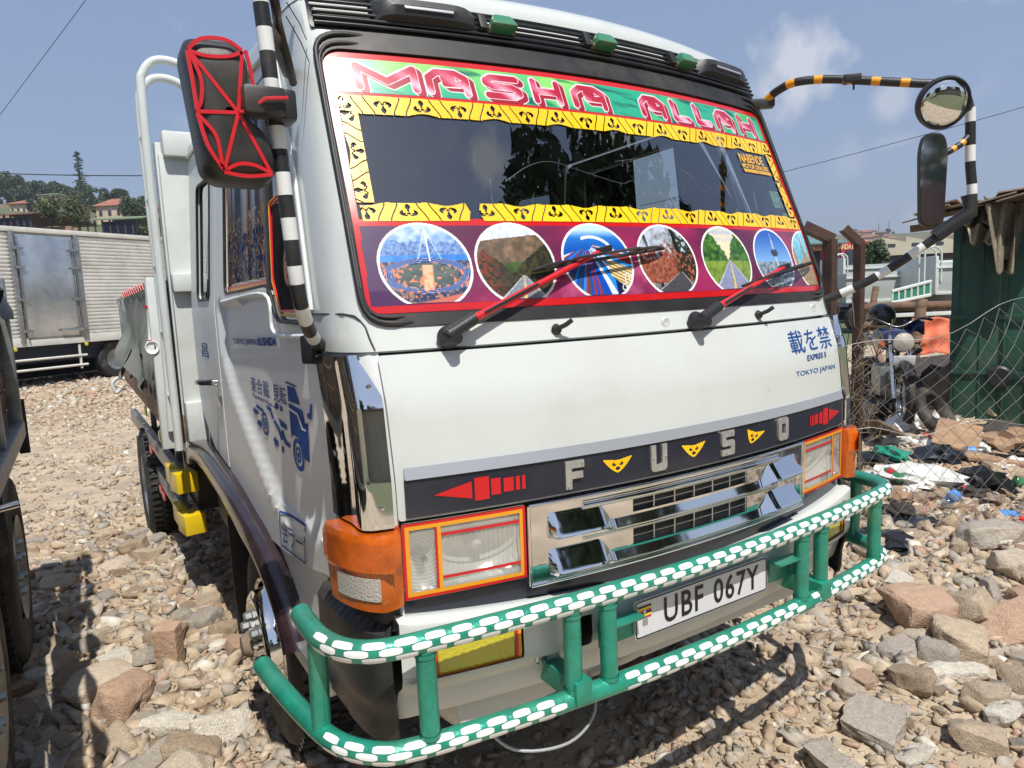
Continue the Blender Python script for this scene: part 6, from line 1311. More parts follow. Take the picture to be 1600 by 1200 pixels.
# ------------------------------------------------------------------ box lorry across the yard
mat('alu_rib', (.80, .79, .73), .36, .45, var=.15, vscale=1.2, dirt=.5); mat('alu_white', (.66, .66, .60), .45, var=.1, vscale=2, dirt=.4); mat('alu_door', (.34, .38, .44), .24, .75, color2=(.62, .65, .66), vscale=1.3, bump=1.0, bscale=2.6, dirt=.25); mat('underbody', (.018, .02, .04), .7)  # alu_door: dark reflected folds put into its colour contrast as smudges
bl_a = math.atan2(.57, .82); bo = Vector((-2.61, 16.9, 0)); zg0 = .22
bx_ = thing('box_lorry', 'ribbed aluminium box lorry with a side door standing across the yard', 'lorry', (bo.x, bo.y, zg0), bl_a)
X0, X1, ZB, ZT = -3.2, 6.2, .93, 3.42
def ribs(xa, xb, par):
    n_ = 27; V = []; st = (ZT-.07-ZB-.16)/n_
    prof = []
    for k in range(n_): z = ZB+.16+k*st; prof += [(0, z), (-.022, z+st*.25), (-.022, z+st*.62), (0, z+st*.87)]
    for x in (xa, xb): V += [(x, y, z) for y, z in prof]
    m = len(prof); raw('ribbed_panel', V, [(i, i+m, i+m+1, i+1) for i in range(m-1)], 'alu_rib', par)
ribs(X0, .10, bx_); ribs(1.62, X1, bx_)
box('box_body', ((X0+X1)/2, 1.15, (ZB+ZT)/2), (X1-X0, 2.28, ZT-ZB-.02), 'alu_white', bx_, bev=.01); box('top_rail', ((X0+X1)/2, -.0, ZT-.02), (X1-X0+.04, .10, .11), 'alu_white', bx_, bev=.02); box('bottom_rail', ((X0+X1)/2, -.0, ZB+.06), (X1-X0+.04, .09, .20), 'alu_white', bx_, bev=.01)
for x in (X0, X1): box('corner_post', (x, 0, (ZB+ZT)/2), (.12, .10, ZT-ZB), 'alu_white', bx_, bev=.01)
dr = box('side_door', (.86, -.02, 2.16), (1.26, .05, 2.28), 'alu_door', bx_, bev=.01)
for x in (.14, 1.58): box('door_frame', (x, -.03, 2.16), (.10, .09, 2.40), 'galv', bx_, bev=.01); tube('lock_rod', [(x+(.09 if x < 1 else -.09), -.09, 1.05), (x+(.09 if x < 1 else -.09), -.09, 3.25)], .018, 'chrome_dull', dr, 8)
for z in (1.22, 1.9, 2.6, 3.0):
    for x in (.18, 1.54): box('hinge', (x+(.06 if x < 1 else -.06), -.085, z), (.22, .03, .05), 'galv', dr, bev=.004)
box('door_handle', (1.22, -.10, 1.20), (.50, .03, .05), 'chrome_dull', dr, bev=.004)
box('underbody_panel', ((X0+X1)/2, 1.1, .72), (X1-X0, 1.9, .42), 'underbody', bx_, bev=0); box('far_skirt', ((X0+X1)/2, 2.0, .45), (X1-X0, .1, .8), 'underbody', bx_, bev=0)
for z in (.60, .38): tube('guard_rail', [(-3.0, -.02, z), (1.55, -.02, z)], .028, 'alu_white', bx_, 8)
for x in (-.25, 1.4): tube('rail_hanger', [(x, -.0, .30), (x, 0, .86)], .03, 'alu_white', bx_, 8)
for x in (-.05, 1.55): lathe('side_marker', [(-.03, 0), (-.02, .04), (0, .045)], 'fog_yellow', bx_, 'y', 12, (x, -.04, .85))
for x in (2.35, -6.0):
    wl = lathe('wheel', [(-.0, .25), (-.02, .34), (-.01, .42), (.03, .45), (.20, .45), (.24, .40), (.24, .2)], 'tyre', bx_, 'y', 36, (x if x > 0 else 5.6, .06, .42)); lathe('rim', [(.10, 0), (.10, .09), (.05, .12), (.04, .2), (-.0, .25)], 'galv', wl, 'y', 24, (x if x > 0 else 5.6, .06, .42))

# ------------------------------------------------------------------ lorry at the left edge, cut short so the chrome corner reflects sky (only its near rear corner is in the picture)
lt = thing('shortened_lorry', 'dark wooden sided trailer with two axles at the left edge of the picture', 'trailer', (-1.9, 2.4, 0))
def L_(x, y, z): return (x+1.9, y-2.4, z)
for k in range(7): box('side_board', L_(-1.86, 1.46, 1.18+k*.105), (.035, 3.3, .095), 'wood_bare', lt, bev=.004)
box('frame_post', L_(-1.815, 3.13, 1.50), (.06, .07, .84), 'galv', lt, bev=.006); box('frame_rail', L_(-1.82, 1.48, 1.12), (.08, 3.36, .08), 'galv', lt, bev=.006)
for y in (2.2, 1.3, .4, -.15): box('frame_post', L_(-1.82, y, 1.50), (.05, .07, .84), 'galv', lt, bev=.006)
box('load_bed', L_(-2.9, 1.46, 1.12), (2.0, 3.3, .10), 'black_plastic', lt, bev=.01); box('tail_board', L_(-2.9, 3.12, 1.5), (2.1, .06, .8), 'wood_bare', lt, bev=.005)
fl = box('mud_flap', L_(-1.80, 3.24, 1.12), (.05, .02, .30), 'rubber', lt, bev=.004)
mbq = MB()
V = []; 
for i in range(31):
    for j in range(8): y = -.2+3.4*i/30; t = j/7; V.append(L_(-1.83+.05*t+.03*math.sin(y*13)*t, y, 1.93-.16*t-.07*t*math.sin(y*7)))
raw('tarpaulin', V, [(i*8+j, (i+1)*8+j, (i+1)*8+j+1, i*8+j+1) for i in range(30) for j in range(7)], 'black_plastic', lt, True)
for y in (2.80, 1.42):
    r__ = .50; ty = lathe('wheel', [(.0, .26), (.02, .34), (.015, .44), (-.01, .48), (-.04, .50), (-.24, .50), (-.27, .44), (-.26, .3)], 'tyre', lt, 'x', 48, L_(-1.865, y, .47)); lathe('rim', [(-.10, 0), (-.10, .09), (-.04, .11), (-.03, .2), (.0, .26)], 'galv', ty, 'x', 32, L_(-1.845, y, .47))
    tm = MB()
    for k in range(52):
        a = 2*math.pi*k/52
        for xx in (-.05, -.14, -.23): tm.box(L_(-1.865+xx, y+.503*math.cos(a+xx), .47+.503*math.sin(a+xx)), (.075, .030, .022), (a+xx, 0, 0))
    tagt(tm.build('tyre_tread', 'tyre', ty), None, kind='stuff')
    for k in range(8): a = 2*math.pi*(k+.2)/8; lathe('wheel_nut', [(-.02, 0), (-.02, .014), (-.035, .019), (-.08, .019)], 'galv', ty, 'x', 6, L_(-1.815, y+.13*math.cos(a), .47+.13*math.sin(a)))
tube('side_step', [L_(-1.85, 2.1, .93), L_(-1.78, 2.15, .93)], .016, 'chrome', lt, 10)
box('headboard', L_(-2.9, -.2, 1.5), (2.1, .06, .8), 'wood_bare', lt, bev=.005); box('chassis_rail', L_(-2.6, 1.2, .85), (.12, 3.8, .22), 'black_plastic', lt, bev=.01); tube('axle', [L_(-3.8, 2.8, .47), L_(-1.9, 2.8, .47)], .07, 'black_plastic', lt); tube('axle', [L_(-3.8, 1.42, .47), L_(-1.9, 1.42, .47)], .07, 'black_plastic', lt)

# ------------------------------------------------------------------ right: posts, chain-link fence
def ground_at(px, depth):
    p = Wd(px, 700, depth); p.z = float(gh(p.x, p.y)) if depth < 30 else 0; return p
def bent_post(px, depth, ztop, dx, dz, label, w_=.075):
    g = ground_at(px, depth); t_ = thing('fence_post', label, 'post', (g.x, g.y, g.z)); tz = ztop-g.z
    m_ = MB(); 
    for (a, b) in (((w_, .008), (0, 0)), ((.008, w_), (-w_/2, w_/2))):
        m_.box((b[0], b[1], tz/2), (a[0], a[1], tz))
    m_.build('upright', 'rust_steel', t_); ang = math.atan2(dz, dx); L = math.hypot(dx, dz); m2 = MB()
    c = Vector((E1.x*dx/2, E1.y*dx/2, tz+dz/2)); rz = math.atan2(E1.y, E1.x); E = Matrix.Rotation(rz, 3, 'Z') @ Matrix.Rotation(-ang, 3, 'Y')
    for d, o in (((L, .008, w_), (0, 0, 0)), ((L, w_, .008), (0, w_/2, w_/2))):
        V = [c+E@Vector((x*d[0]/2+o[0], y*d[1]/2+o[1], z*d[2]/2+o[2])) for x in (-1, 1) for y in (-1, 1) for z in (-1, 1)]; m2.add(V, [(0, 1, 3, 2), (4, 6, 7, 5), (0, 4, 5, 1), (2, 3, 7, 6), (0, 2, 6, 4), (1, 5, 7, 3)])
    m2.build('bent_arm', 'rust_steel', t_); return t_
bent_post(1300, 4.9, Wd(1300, 376, 4.9).z, -.20, .10, 'brown steel post with a bent top just behind the white lorry', .065)
bent_post(1343, 5.3, Wd(1343, 384, 5.3).z, -.13, .125, 'brown angle steel post with a bent top, the right one of two', .055)
F0 = Wd(1322, 700, 4.4); F0.z = 0; FD = E1
mat('wire', (.30, .29, .27), .5, .6, var=.2, vscale=6)
fen = thing('wire_fence', 'sagging rusty chain-link fence in front of the rubbish and the green hut', 'fence', (F0.x, F0.y, 0), math.atan2(FD.y, FD.x))
def fpt(s, z):
    top = 1.25+.30*sstep(.1, 1.1, s)+.05*math.sin(s*5); t = z/1.6; sag = .10*math.sin(s*2.1+1)*t; zz = z*top/1.6; zz += (.06*math.sin(s*3.1+z*2)+.03*math.sin(s*9))*t
    return Vector((s+.04*math.sin(z*4+s*3)*t, .10*math.sin(z*3+s*1.3)*t+.25*t*t*float(sstep(.8, 0, s)), .02+zz+float(gh(F0.x+FD.x*s, F0.y+FD.y*s))*(1-t)))
m_ = MB(); cw, chh = .112, .080
for i in range(27):
    for par in (0, 1):
        L = []; s0 = i*cw
        for k in range(0, 21): z = k*chh; side = (k+par+0) % 2; L.append(fpt(s0+(cw*.5 if side else 0)+(cw*.5 if par and not side else 0)*0, z))
        if par == 0 or True: m_.tube(L if par == 0 else [fpt(s0+cw-(cw*.5 if (k % 2) == 1 else 0), k*chh)+Vector((0, .003, 0)) for k in range(0, 21)], .0021, 4, 0, False)
m_.tube([fpt(.0+k*.1, 1.62) for k in range(0, 30)], .0022, 4, 0, False); m_.tube([fpt(k*.1, .82)+Vector((0, -.02, .03*math.sin(k))) for k in range(0, 30)], .0020, 4, 0, False)
tagt(m_.build('wire_mesh', 'wire', fen), None, kind='stuff')
# dry creeper on the post
vq = random.Random(5); m_ = MB(); g = ground_at(1330, 5.2)
for k in range(90):
    p = Vector((vq.gauss(0, .10), vq.gauss(0, .08), vq.uniform(.1, 1.25))); L = [p]
    for j in range(4): p = p+Vector((vq.gauss(0, .07), vq.gauss(0, .05), vq.gauss(.03, .08))); L.append(p)
    m_.tube(L, .0035, 4, 0, False)
mat('dry_twig', (.16, .13, .09), .9); o = m_.build('creeper', 'dry_twig'); o.location = (g.x, g.y, g.z); tagt(o, 'dry leafless creeper tangled round the bent steel post', 'creeper')

# green hut with tin roof
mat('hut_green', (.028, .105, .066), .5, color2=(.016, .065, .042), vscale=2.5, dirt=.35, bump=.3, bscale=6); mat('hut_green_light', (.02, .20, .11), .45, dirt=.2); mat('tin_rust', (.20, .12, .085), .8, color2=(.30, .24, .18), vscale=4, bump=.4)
hp = ground_at(1481, 7.4); hz0 = hp.z-.15
hray = FLAT(hp-CAMP); hut = thing('green_hut', 'dark green sheet metal hut behind the wire fence at the right edge', 'hut', (hp.x, hp.y, hz0), math.atan2(-hray.x, hray.y)-R(3)); HH = Wd(1490, 352, 7.4).z-hz0
xq = 0; pw = .40
for k in range(6): box('wall_sheet', (xq+pw/2+k*pw, .012*(k % 2), HH/2), (pw-.006, .02, HH), 'hut_green' if k != 2 else 'hut_green_light' if False else 'hut_green', hut, bev=.004)
for k in range(24): box('wall_rib', (.05+k*.10, -.016, HH/2), (.018, .012, HH-.02), 'hut_green', hut, bev=.003) if k % 2 == 0 else None
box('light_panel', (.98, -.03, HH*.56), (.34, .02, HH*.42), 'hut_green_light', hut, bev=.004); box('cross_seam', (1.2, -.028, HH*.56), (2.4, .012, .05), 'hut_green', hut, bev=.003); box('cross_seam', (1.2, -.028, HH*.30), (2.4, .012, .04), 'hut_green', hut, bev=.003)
box('side_wall', (.0, 1.0, HH/2), (.02, 2.0, HH), 'hut_green', hut, bev=0); box('back_wall', (1.2, 2.0, HH/2), (2.4, .02, HH), 'hut_green', hut, bev=0)
tq = random.Random(9)
for k in range(26):
    box('roof_sheet', (-.30+.125*k*.85+tq.uniform(-.03, .03), -.10+tq.uniform(-.06, .5), HH+.10+.012*k*.9+tq.uniform(-.02, .05)), (.30, .75, .014), 'tin_rust', hut, (tq.uniform(-.12, .12), R(-6)+tq.uniform(-.12, .12), tq.uniform(-.15, .15)), 0)
box('roof_beam', (1.0, .0, HH+.05), (2.8, .06, .07), 'wood_bare', hut, (0, R(-3), 0), .004); box('corner_prop', (.06, -.05, HH-.05), (.03, .03, .3), 'black_plastic', hut, bev=0)
lathe('round_hatch', [(-.03, 0), (-.035, .09), (-.02, .11), (0, .115)], 'black_plastic', hut, 'y', 24, (.42, -.03, .62))
def cloth(name, pts_fn, nu, nv, m_, label, cat, par=None):
    V = [pts_fn(i/(nu-1), j/(nv-1)) for i in range(nu) for j in range(nv)]; o = raw(name, V, [(i*nv+j, (i+1)*nv+j, (i+1)*nv+j+1, i*nv+j+1) for i in range(nu-1) for j in range(nv-1)], m_, par, True)
    sd = o.modifiers.new('thickness', 'SOLIDIFY'); sd.thickness = .006; tagt(o, label, cat) if cat else None; return o
mat('khaki_cloth', (.26, .22, .155), .95, var=.3, vscale=12, bump=.6, bscale=50, dirt=.4); mat('beige_cloth', (.40, .33, .22), .95, var=.2, vscale=10)
def hang(px0, px1, py0, py1, depth, waves, taper=0., slant=0.):
    def fn(u, v):
        px = px0+(px1-px0)*(u*(1-taper*v)+taper*v*.5)+slant*v; py = py0+(py1-py0)*v+4*math.sin(u*9); p = Wd(px, py, depth-.10*math.sin(u*waves+v*2)*(.3+v)-.06*math.sin(u*waves*2.3+v*5)-.12*(v > .05)); return p
    return fn
cloth('hanging_cloth', hang(1560, 1645, 303, 402, 6.90, 6), 26, 20, 'khaki_cloth', 'dirty khaki cloth draped over the hut roof at the right edge', 'cloth')
cloth('hanging_trousers', hang(1538, 1590, 306, 426, 6.75, 5, .50, 6), 16, 26, 'khaki_cloth', 'stiff brown trouser leg hanging from the hut roof', 'clothing')
cloth('hanging_rag', hang(1510, 1548, 352, 380, 6.9, 6, .1, 4), 14, 12, 'beige_cloth', 'pale torn rag hanging below the hut roof', 'rag')
cloth('hanging_rag', hang(1505, 1560, 322, 352, 6.95, 9), 14, 10, 'khaki_cloth', 'dark crumpled sacking along the hut roof edge', 'rag')
# scrap tin at the roof corner
# ------------------------------------------------------------------ motorcycle and helmet
mat('moto_black', (.015, .015, .018), .3, coat=.4, dirt=.3); mat('moto_blue', (.015, .03, .11), .3, coat=.5, dirt=.2); mat('visor', (.02, .02, .025), .12, coat=.8)
mg = ground_at(1384, 7.7); mg.z -= .03; mo = thing('motorcycle', 'black motorcycle with round headlight facing the fence', 'motorcycle', (mg.x, mg.y, mg.z), math.atan2(E1.y, E1.x)-R(14))
# local frame: front towards -y
wf = lathe('front_wheel', [(-.04, .22), (-.045, .26), (-.02, .295), (.02, .295), (.045, .26), (.04, .22)], 'tyre', mo, 'x', 36, (0, -.62, .30)); lathe('rim', [(-.02, .215), (-.015, .235), (.015, .235), (.02, .215), (-.02, .215)], 'chrome_dull', wf, 'x', 36, (0, -.62, .30))
wr = lathe('rear_wheel', [(-.05, .22), (-.055, .26), (-.03, .30), (.03, .30), (.055, .26), (.05, .22)], 'tyre', mo, 'x', 36, (0, .62, .30))
m_ = MB()
for k in range(14): a = 2*math.pi*k/14; m_.bar((0, -.62, .30), (0, -.62+.22*math.cos(a), .30+.22*math.sin(a)), .003)
m_.build('spokes', 'chrome_dull', wf)
for sx in (-.085, .085): tube('fork', [(sx, -.62, .30), (sx, -.42, .92)], .022, 'chrome', mo, 10)
tube('mudguard', [(0, -.62+.34*math.cos(a), .30+.34*math.sin(a)) for a in np.linspace(.3, 2.4, 12)], .05, 'moto_black', mo, 10)
lathe('headlight', [(-.05, .098), (-.02, .105), (.06, .095), (.10, .04), (.11, 0)], 'moto_black', mo, 'y', 28, (0, -.52, .86)); lathe('headlight_glass', [(-.082, 0), (-.075, .05), (-.052, .096)], 'clear_lens', mo, 'y', 28, (0, -.52, .86))
for sx in (-.19, .19): lathe('indicator', [(-.05, 0), (-.04, .03), (0, .038), (.04, .02)], 'amber_lens', mo, 'y', 16, (sx, -.50, .84)); tube('indicator_stalk', [(sx*.4, -.46, .84), (sx, -.48, .84)], .01, 'moto_black', mo, 6)
tube('handlebar', [Vector(p) for p in cr([(-.36, -.20, 1.06), (-.20, -.30, 1.08), (0, -.36, 1.0), (.20, -.30, 1.08), (.36, -.20, 1.06)], 5)], .014, 'moto_black', mo, 8)
box('fuel_tank', (0, -.05, .86), (.26, .46, .22), 'moto_blue', mo, bev=.07); box('saddle', (0, .42, .82), (.26, .62, .10), 'moto_black', mo, bev=.04); box('engine', (0, -.02, .42), (.26, .38, .34), 'galv', mo, bev=.05); box('front_plate', (0, -.60, .68), (.20, .01, .10), 'white_vinyl', mo, (R(15), 0, 0), .003); box('side_cover', (.11, .3, .58), (.05, .3, .24), 'moto_black', mo, bev=.03); tube('frame_tube', [(0, -.42, .9), (0, -.25, .45), (0, .3, .35), (0, .62, .3)], .025, 'moto_black', mo, 8)
tube('exhaust', [(.12, -.1, .3), (.14, .3, .28), (.14, .8, .36)], .035, 'chrome_dull', mo, 10)
he = thing('helmet', 'black helmet resting on top of the motorcycle', 'helmet', tuple(Wd(1377, 492, 7.8)), R(40)); V, Fc = lathe_data([(.15*math.cos(t)-.02, .145*math.sin(t)+1e-4) for t in np.linspace(0, 2.25, 14)], 'z', 28); raw('shell', V, Fc, 'moto_black', he, True)
V, Fc = lathe_data([(.055, .150), (.02, .152), (-.02, .150), (-.05, .140)], 'z', 28); Fc = [f for f in Fc if f[0]//4 < 12 and f[1]//4 < 13]; raw('visor', V, Fc, 'visor', he, True)
bag = cloth('blue_bag', lambda u, v: Wd(1412+32*u, 500+20*v+3*math.sin(u*8), 7.7-.08*math.sin(u*3.1)-.05*math.sin(v*6+u*5)), 14, 10, 'moto_blue', 'shiny dark blue plastic bag over the motorcycle handlebar', 'bag')
# ------------------------------------------------------------------ rubbish
mat('bag_black', (.012, .012, .013), .25, coat=.3); mat('bag_white', (.70, .70, .67), .4, var=.15, vscale=20); mat('bag_green', (.02, .30, .20), .4, var=.2, vscale=12); mat('cardboard', (.36, .23, .14), .9, var=.25, vscale=12); mat('sack_tan', (.36, .28, .19), .95, var=.3, vscale=14, bump=.5, bscale=60); mat('orange_tarp', (.80, .22, .12), .75, var=.2, vscale=5, bump=.6, bscale=14); mat('plastic_yellow', (.75, .50, .03), .4); mat('plastic_blue', (.10, .28, .62), .4); mat('rag_dark', (.055, .045, .04), .95, var=.4, vscale=14)
def crumple(name, px, py, size, m_, label, cat, seed, flat=.5, z=None, sc=(1, 1)):
    g = Gp(px, py, .2); g.z = float(gh(g.x, g.y)); bm = bmesh.new(); bmesh.ops.create_icosphere(bm, subdivisions=3, radius=.5)
    for v in bm.verts:
        n_ = v.co.normalized(); d = noise.noise(n_*2.2+Vector((seed*3.1, 0, 0)))*.55+abs(noise.noise(n_*5+Vector((0, seed*2.7, 0))))*.42-.12; v.co = n_*(.5*(1+d)); v.co = Vector((v.co.x*size*sc[0], v.co.y*size*sc[1], v.co.z*size*flat))
    o = tomesh(name, bm, m_, None, False); o.data.shade_smooth(); o.data.set_sharp_from_angle(angle=R(30)); o.location = (g.x, g.y, g.z+size*flat*.25); o.rotation_euler = (0, 0, seed); tagt(o, label, cat); return o
crumple('plastic_bag', 1395, 716, .42, 'bag_green', 'bright green crumpled plastic bag lying on the rubbish', 'bag', 1, .4, sc=(1.2, .5))
crumple('sack', 1440, 742, .62, 'bag_white', 'dirty white sack in front of the green bag', 'sack', 2, .3, sc=(1.2, .6))
crumple('plastic_bag', 1415, 672, .34, 'bag_white', 'small white plastic bag left of the rusty tyre', 'bag', 3, .6)
crumple('plastic_sheet', 1500, 690, .60, 'bag_white', 'twisted white plastic strip right of the rubbish', 'plastic', 4, .35, sc=(1.4, .35))
crumple('plastic_bag', 1530, 745, .40, 'bag_black', 'shiny black bag near the yellow cap', 'bag', 5, .5)
crumple('plastic_bag', 1370, 830, .34, 'bag_black', 'black crumpled bag just behind the right end of the bull bar', 'bag', 6, .45)
crumple('plastic_bag', 1350, 720, .34, 'bag_black', 'black bag beside the right indicator lamp', 'bag', 7, .5)
crumple('plastic_bag', 1470, 720, .38, 'bag_black', 'black bag between the white sack and the plastic strip', 'bag', 8, .45)
crumple('food_wrapper', 1572, 778, .22, 'plastic_blue', 'blue and white wrapper near the right edge', 'wrapper', 9, .3, sc=(1.3, .5))
crumple('food_wrapper', 1592, 782, .14, 'red_tape', 'red wrapper beside the blue one', 'wrapper', 10, .3)
crumple('yellow_cap', 1512, 732, .10, 'plastic_yellow', 'yellow plastic cap on the black bags', 'cap', 11, .7)
crumple('jerrycan', 1352, 586, .40, 'plastic_yellow', 'crushed yellow jerrycan behind the lorry corner', 'jerrycan', 12, .7)
crumple('cloth_heap', 1515, 650, 1.0, 'khaki_cloth', 'dirty brown jacket lying against the green hut', 'clothing', 13, .8, sc=(.7, .7))
crumple('cloth_heap', 1470, 640, .8, 'rag_dark', 'dark rags piled under the hut wall', 'rags', 14, .6)
crumple('cloth_heap', 1375, 590, .8, 'rag_dark', 'dark rags below the motorcycle', 'rags', 15, .5)
crumple('sack', 1590, 700, .55, 'cardboard', 'brown sack at the foot of the hut, right edge', 'sack', 16, .5)
crumple('cloth_heap', 1345, 660, .60, 'rag_dark', 'dark rags beside the corner of the lorry', 'rags', 17, .5)
crumple('cloth_heap', 1560, 690, .60, 'rag_dark', 'black rags in the shade of the hut', 'rags', 18, .4)
crumple('plastic_bag', 1440, 790, .30, 'bag_black', 'flattened black bag on the tile shards', 'bag', 19, .25)
def plank(px, py, dims, rot, m_, label, zo=.05):
    g = Gp(px, py, .2); o = box('board', (0, 0, 0), dims, m_, None, bev=.004); o.location = (g.x, g.y, float(gh(g.x, g.y))+zo); o.rotation_euler = [R(a) for a in rot]; tagt(o, label, 'board'); return o
plank(1412, 640, (.62, .42, .03), (6, -10, -20), 'stone_pale', 'pale flat board lying left of the rusty tyre', .15)
plank(1405, 622, (.7, .12, .04), (10, 35, 70), 'wood_bare', 'split plank leaning in the rubbish below the motorcycle', .3)
plank(1372, 605, (.9, .08, .03), (0, -55, 60), 'wood_bare', 'thin stick leaning against the motorcycle wheel', .45)
plank(1440, 600, (1.5, .5, .03), (24, -4, -32), 'rag_dark', 'large dark board sloping down from the motorcycle', .22)
plank(1345, 625, (.8, .10, .05), (0, 4, 50), 'log_brown', 'short brown timber by the lorry corner', .15)
plank(1560, 720, (.9, .2, .03), (4, 8, -40), 'cardboard', 'flattened carton in front of the hut', .06)
plank(1495, 705, (.5, .34, .02), (12, -16, 20), 'cardboard', 'torn carton piece behind the plastic strip', .14)
plank(1370, 690, (.55, .3, .02), (30, 10, 60), 'tin_rust', 'curled rusty tin sheet beside the white bag', .16)
for px, py, rr_, lab in ((1372, 625, .32, 'worn motorcycle tyre lying below the motorcycle'), (1462, 668, .30, 'old black tyre half buried in the rubbish'), (1335, 680, .3, 'black tyre edge beside the lorry corner')):
    g = Gp(px, py, .25); V, Fc = lathe_data([(-.05, rr_*.7), (-.055, rr_*.85), (-.03, rr_), (.03, rr_), (.055, rr_*.85), (.05, rr_*.7), (-.05, rr_*.7)], 'z', 32); o = raw('old_tyre', V, Fc, 'tyre', None, True); o.location = (g.x, g.y, float(gh(g.x, g.y))+.16); o.rotation_euler = (R(55), R(-15), R(20)); tagt(o, lab, 'tyre')
glassmat('pet_clear', (.80, .86, .90), .08, .12); mat('pet_green', (.03, .20, .08), .15, coat=.5); mat('label_red', (.5, .03, .03), .4)
for k, (px, py, m_, lab) in enumerate(((1478, 775, 'pet_clear', 'clear plastic bottle lying on the tile shards'), (1408, 748, 'pet_green', 'small green bottle below the green bag'), (1540, 715, 'pet_clear', 'clear bottle near the hut'), (1452, 690, 'pet_clear', 'crushed clear bottle beside the old tyre'), (1388, 660, 'plastic_blue', 'blue bottle in the rubbish left of the white bag'), (1585, 745, 'pet_green', 'green bottle near the right edge'))):
    g = Gp(px, py, .2); bt = lathe('bottle', [(0, 0), (0, .036), (.01, .040), (.07, .038), (.10, .040), (.16, .038), (.20, .018), (.225, .013), (.24, .013), (.24, 0)], m_, None, 'x', 16); bt.location = (g.x, g.y, float(gh(g.x, g.y))+.07); bt.rotation_euler = (.3, .15*k-.3, 1.1*k); tagt(bt, lab, 'bottle')
    cp = lathe('cap', [(.236, 0), (.252, 0), (.252, .015), (.232, .015)], 'plastic_blue' if k % 2 else 'label_red', bt, 'x', 12); lb = lathe('label', [(.075, .0405), (.075, .0412), (.135, .0412), (.135, .0405)], 'label_red' if k % 2 else 'plastic_blue', bt, 'x', 16)
sq = random.Random(21)
for k in range(46):   # loose scraps
    px = sq.uniform(1340, 1600); py = sq.uniform(640, 800) if px > 1400 else sq.uniform(660, 800); m_ = sq.choice(['cardboard', 'bag_black', 'rag_dark', 'bag_white', 'cardboard', 'sack_tan', 'bag_black', 'tin_rust']); nm = {'cardboard': 'brown card', 'bag_black': 'black plastic', 'rag_dark': 'dark rag', 'bag_white': 'white plastic', 'sack_tan': 'tan sacking', 'tin_rust': 'rusty tin'}[m_]
    o = crumple('scrap', px, py, sq.uniform(.12, .34), m_, 'one of the %s scraps scattered in the rubbish behind the fence' % nm, 'scrap', 30+k, sq.uniform(.2, .5), sc=(1, sq.uniform(.4, 1))); o['group'] = '%s scraps' % nm
# log rail, stakes, orange sheet, gate
def cyl_between(name, a, b, r__, m_, label, cat): o = tube(name, [a, (a+b)/2+Vector((0, 0, .01)), b], r__, m_, None, 12); tagt(o, label, cat); return o
cyl_between('log', Wd(1338, 482, 10.6), Wd(1487, 477, 10.9), .070, 'log_brown', 'long brown log rail running behind the motorcycle', 'log')
cyl_between('stake', Wd(1441, 468, 10.4), Wd(1428, 560, 10.4), .075, 'wood_bare', 'pale wooden stake standing in front of the orange sheet', 'stake'); cyl_between('stake', Wd(1369, 448, 11.1), Wd(1360, 500, 11.1), .05, 'wood_bare', 'short slanting stake behind the log', 'stake')
cyl_between('log', Wd(1336, 508, 9.6), Wd(1374, 512, 9.6), .06, 'log_brown', 'short log end left of the helmet', 'log')
cloth('orange_sheet', lambda u, v: Wd(1425+58*u, 497+56*v+2*math.sin(u*7), 12.0-.05*math.sin(u*9+v*2)-.03*math.sin(v*11+u*3)), 20, 16, 'orange_tarp', 'bright orange tarpaulin hanging behind the pale stake', 'tarpaulin')
o = box('white_beam', tuple(Wd(1436, 491, 13)), (1.6, .05, .07), 'bed_white', None, (0, 0, math.atan2(E1.y, E1.x)), .004); tagt(o, 'white painted beam above the orange tarpaulin', 'beam')
gt = thing('green_gate', 'green side gate with white ribs leaning below the tipper bodies', 'gate', tuple(Wd(1425, 475, 15)), math.atan2(E1.y, E1.x)); gs = 15/1091
mat('gate_green', (.03, .22, .15), .5)
def gq(x, z): return (x*gs, 0, z*gs)
V = [gq(-31, 4), gq(28, 14), gq(28, 33), gq(-31, 20)]; raw('gate_panel', V+[(a, .03, c) for a, b, c in V], [(0, 1, 2, 3), (7, 6, 5, 4)], 'gate_green', gt)
m_ = MB(); m_.bar(gq(-32, 3), gq(29, 13), .035); m_.bar(gq(-32, 21), gq(29, 34), .035); m_.build('gate_frame', 'bed_white', gt)
for k in range(7): xx = -31+k*9.8; tube('gate_rib', [gq(xx, 4+(xx+31)*.17), gq(xx, 20.5+(xx+31)*.22)], .022, 'bed_white', gt, 6)
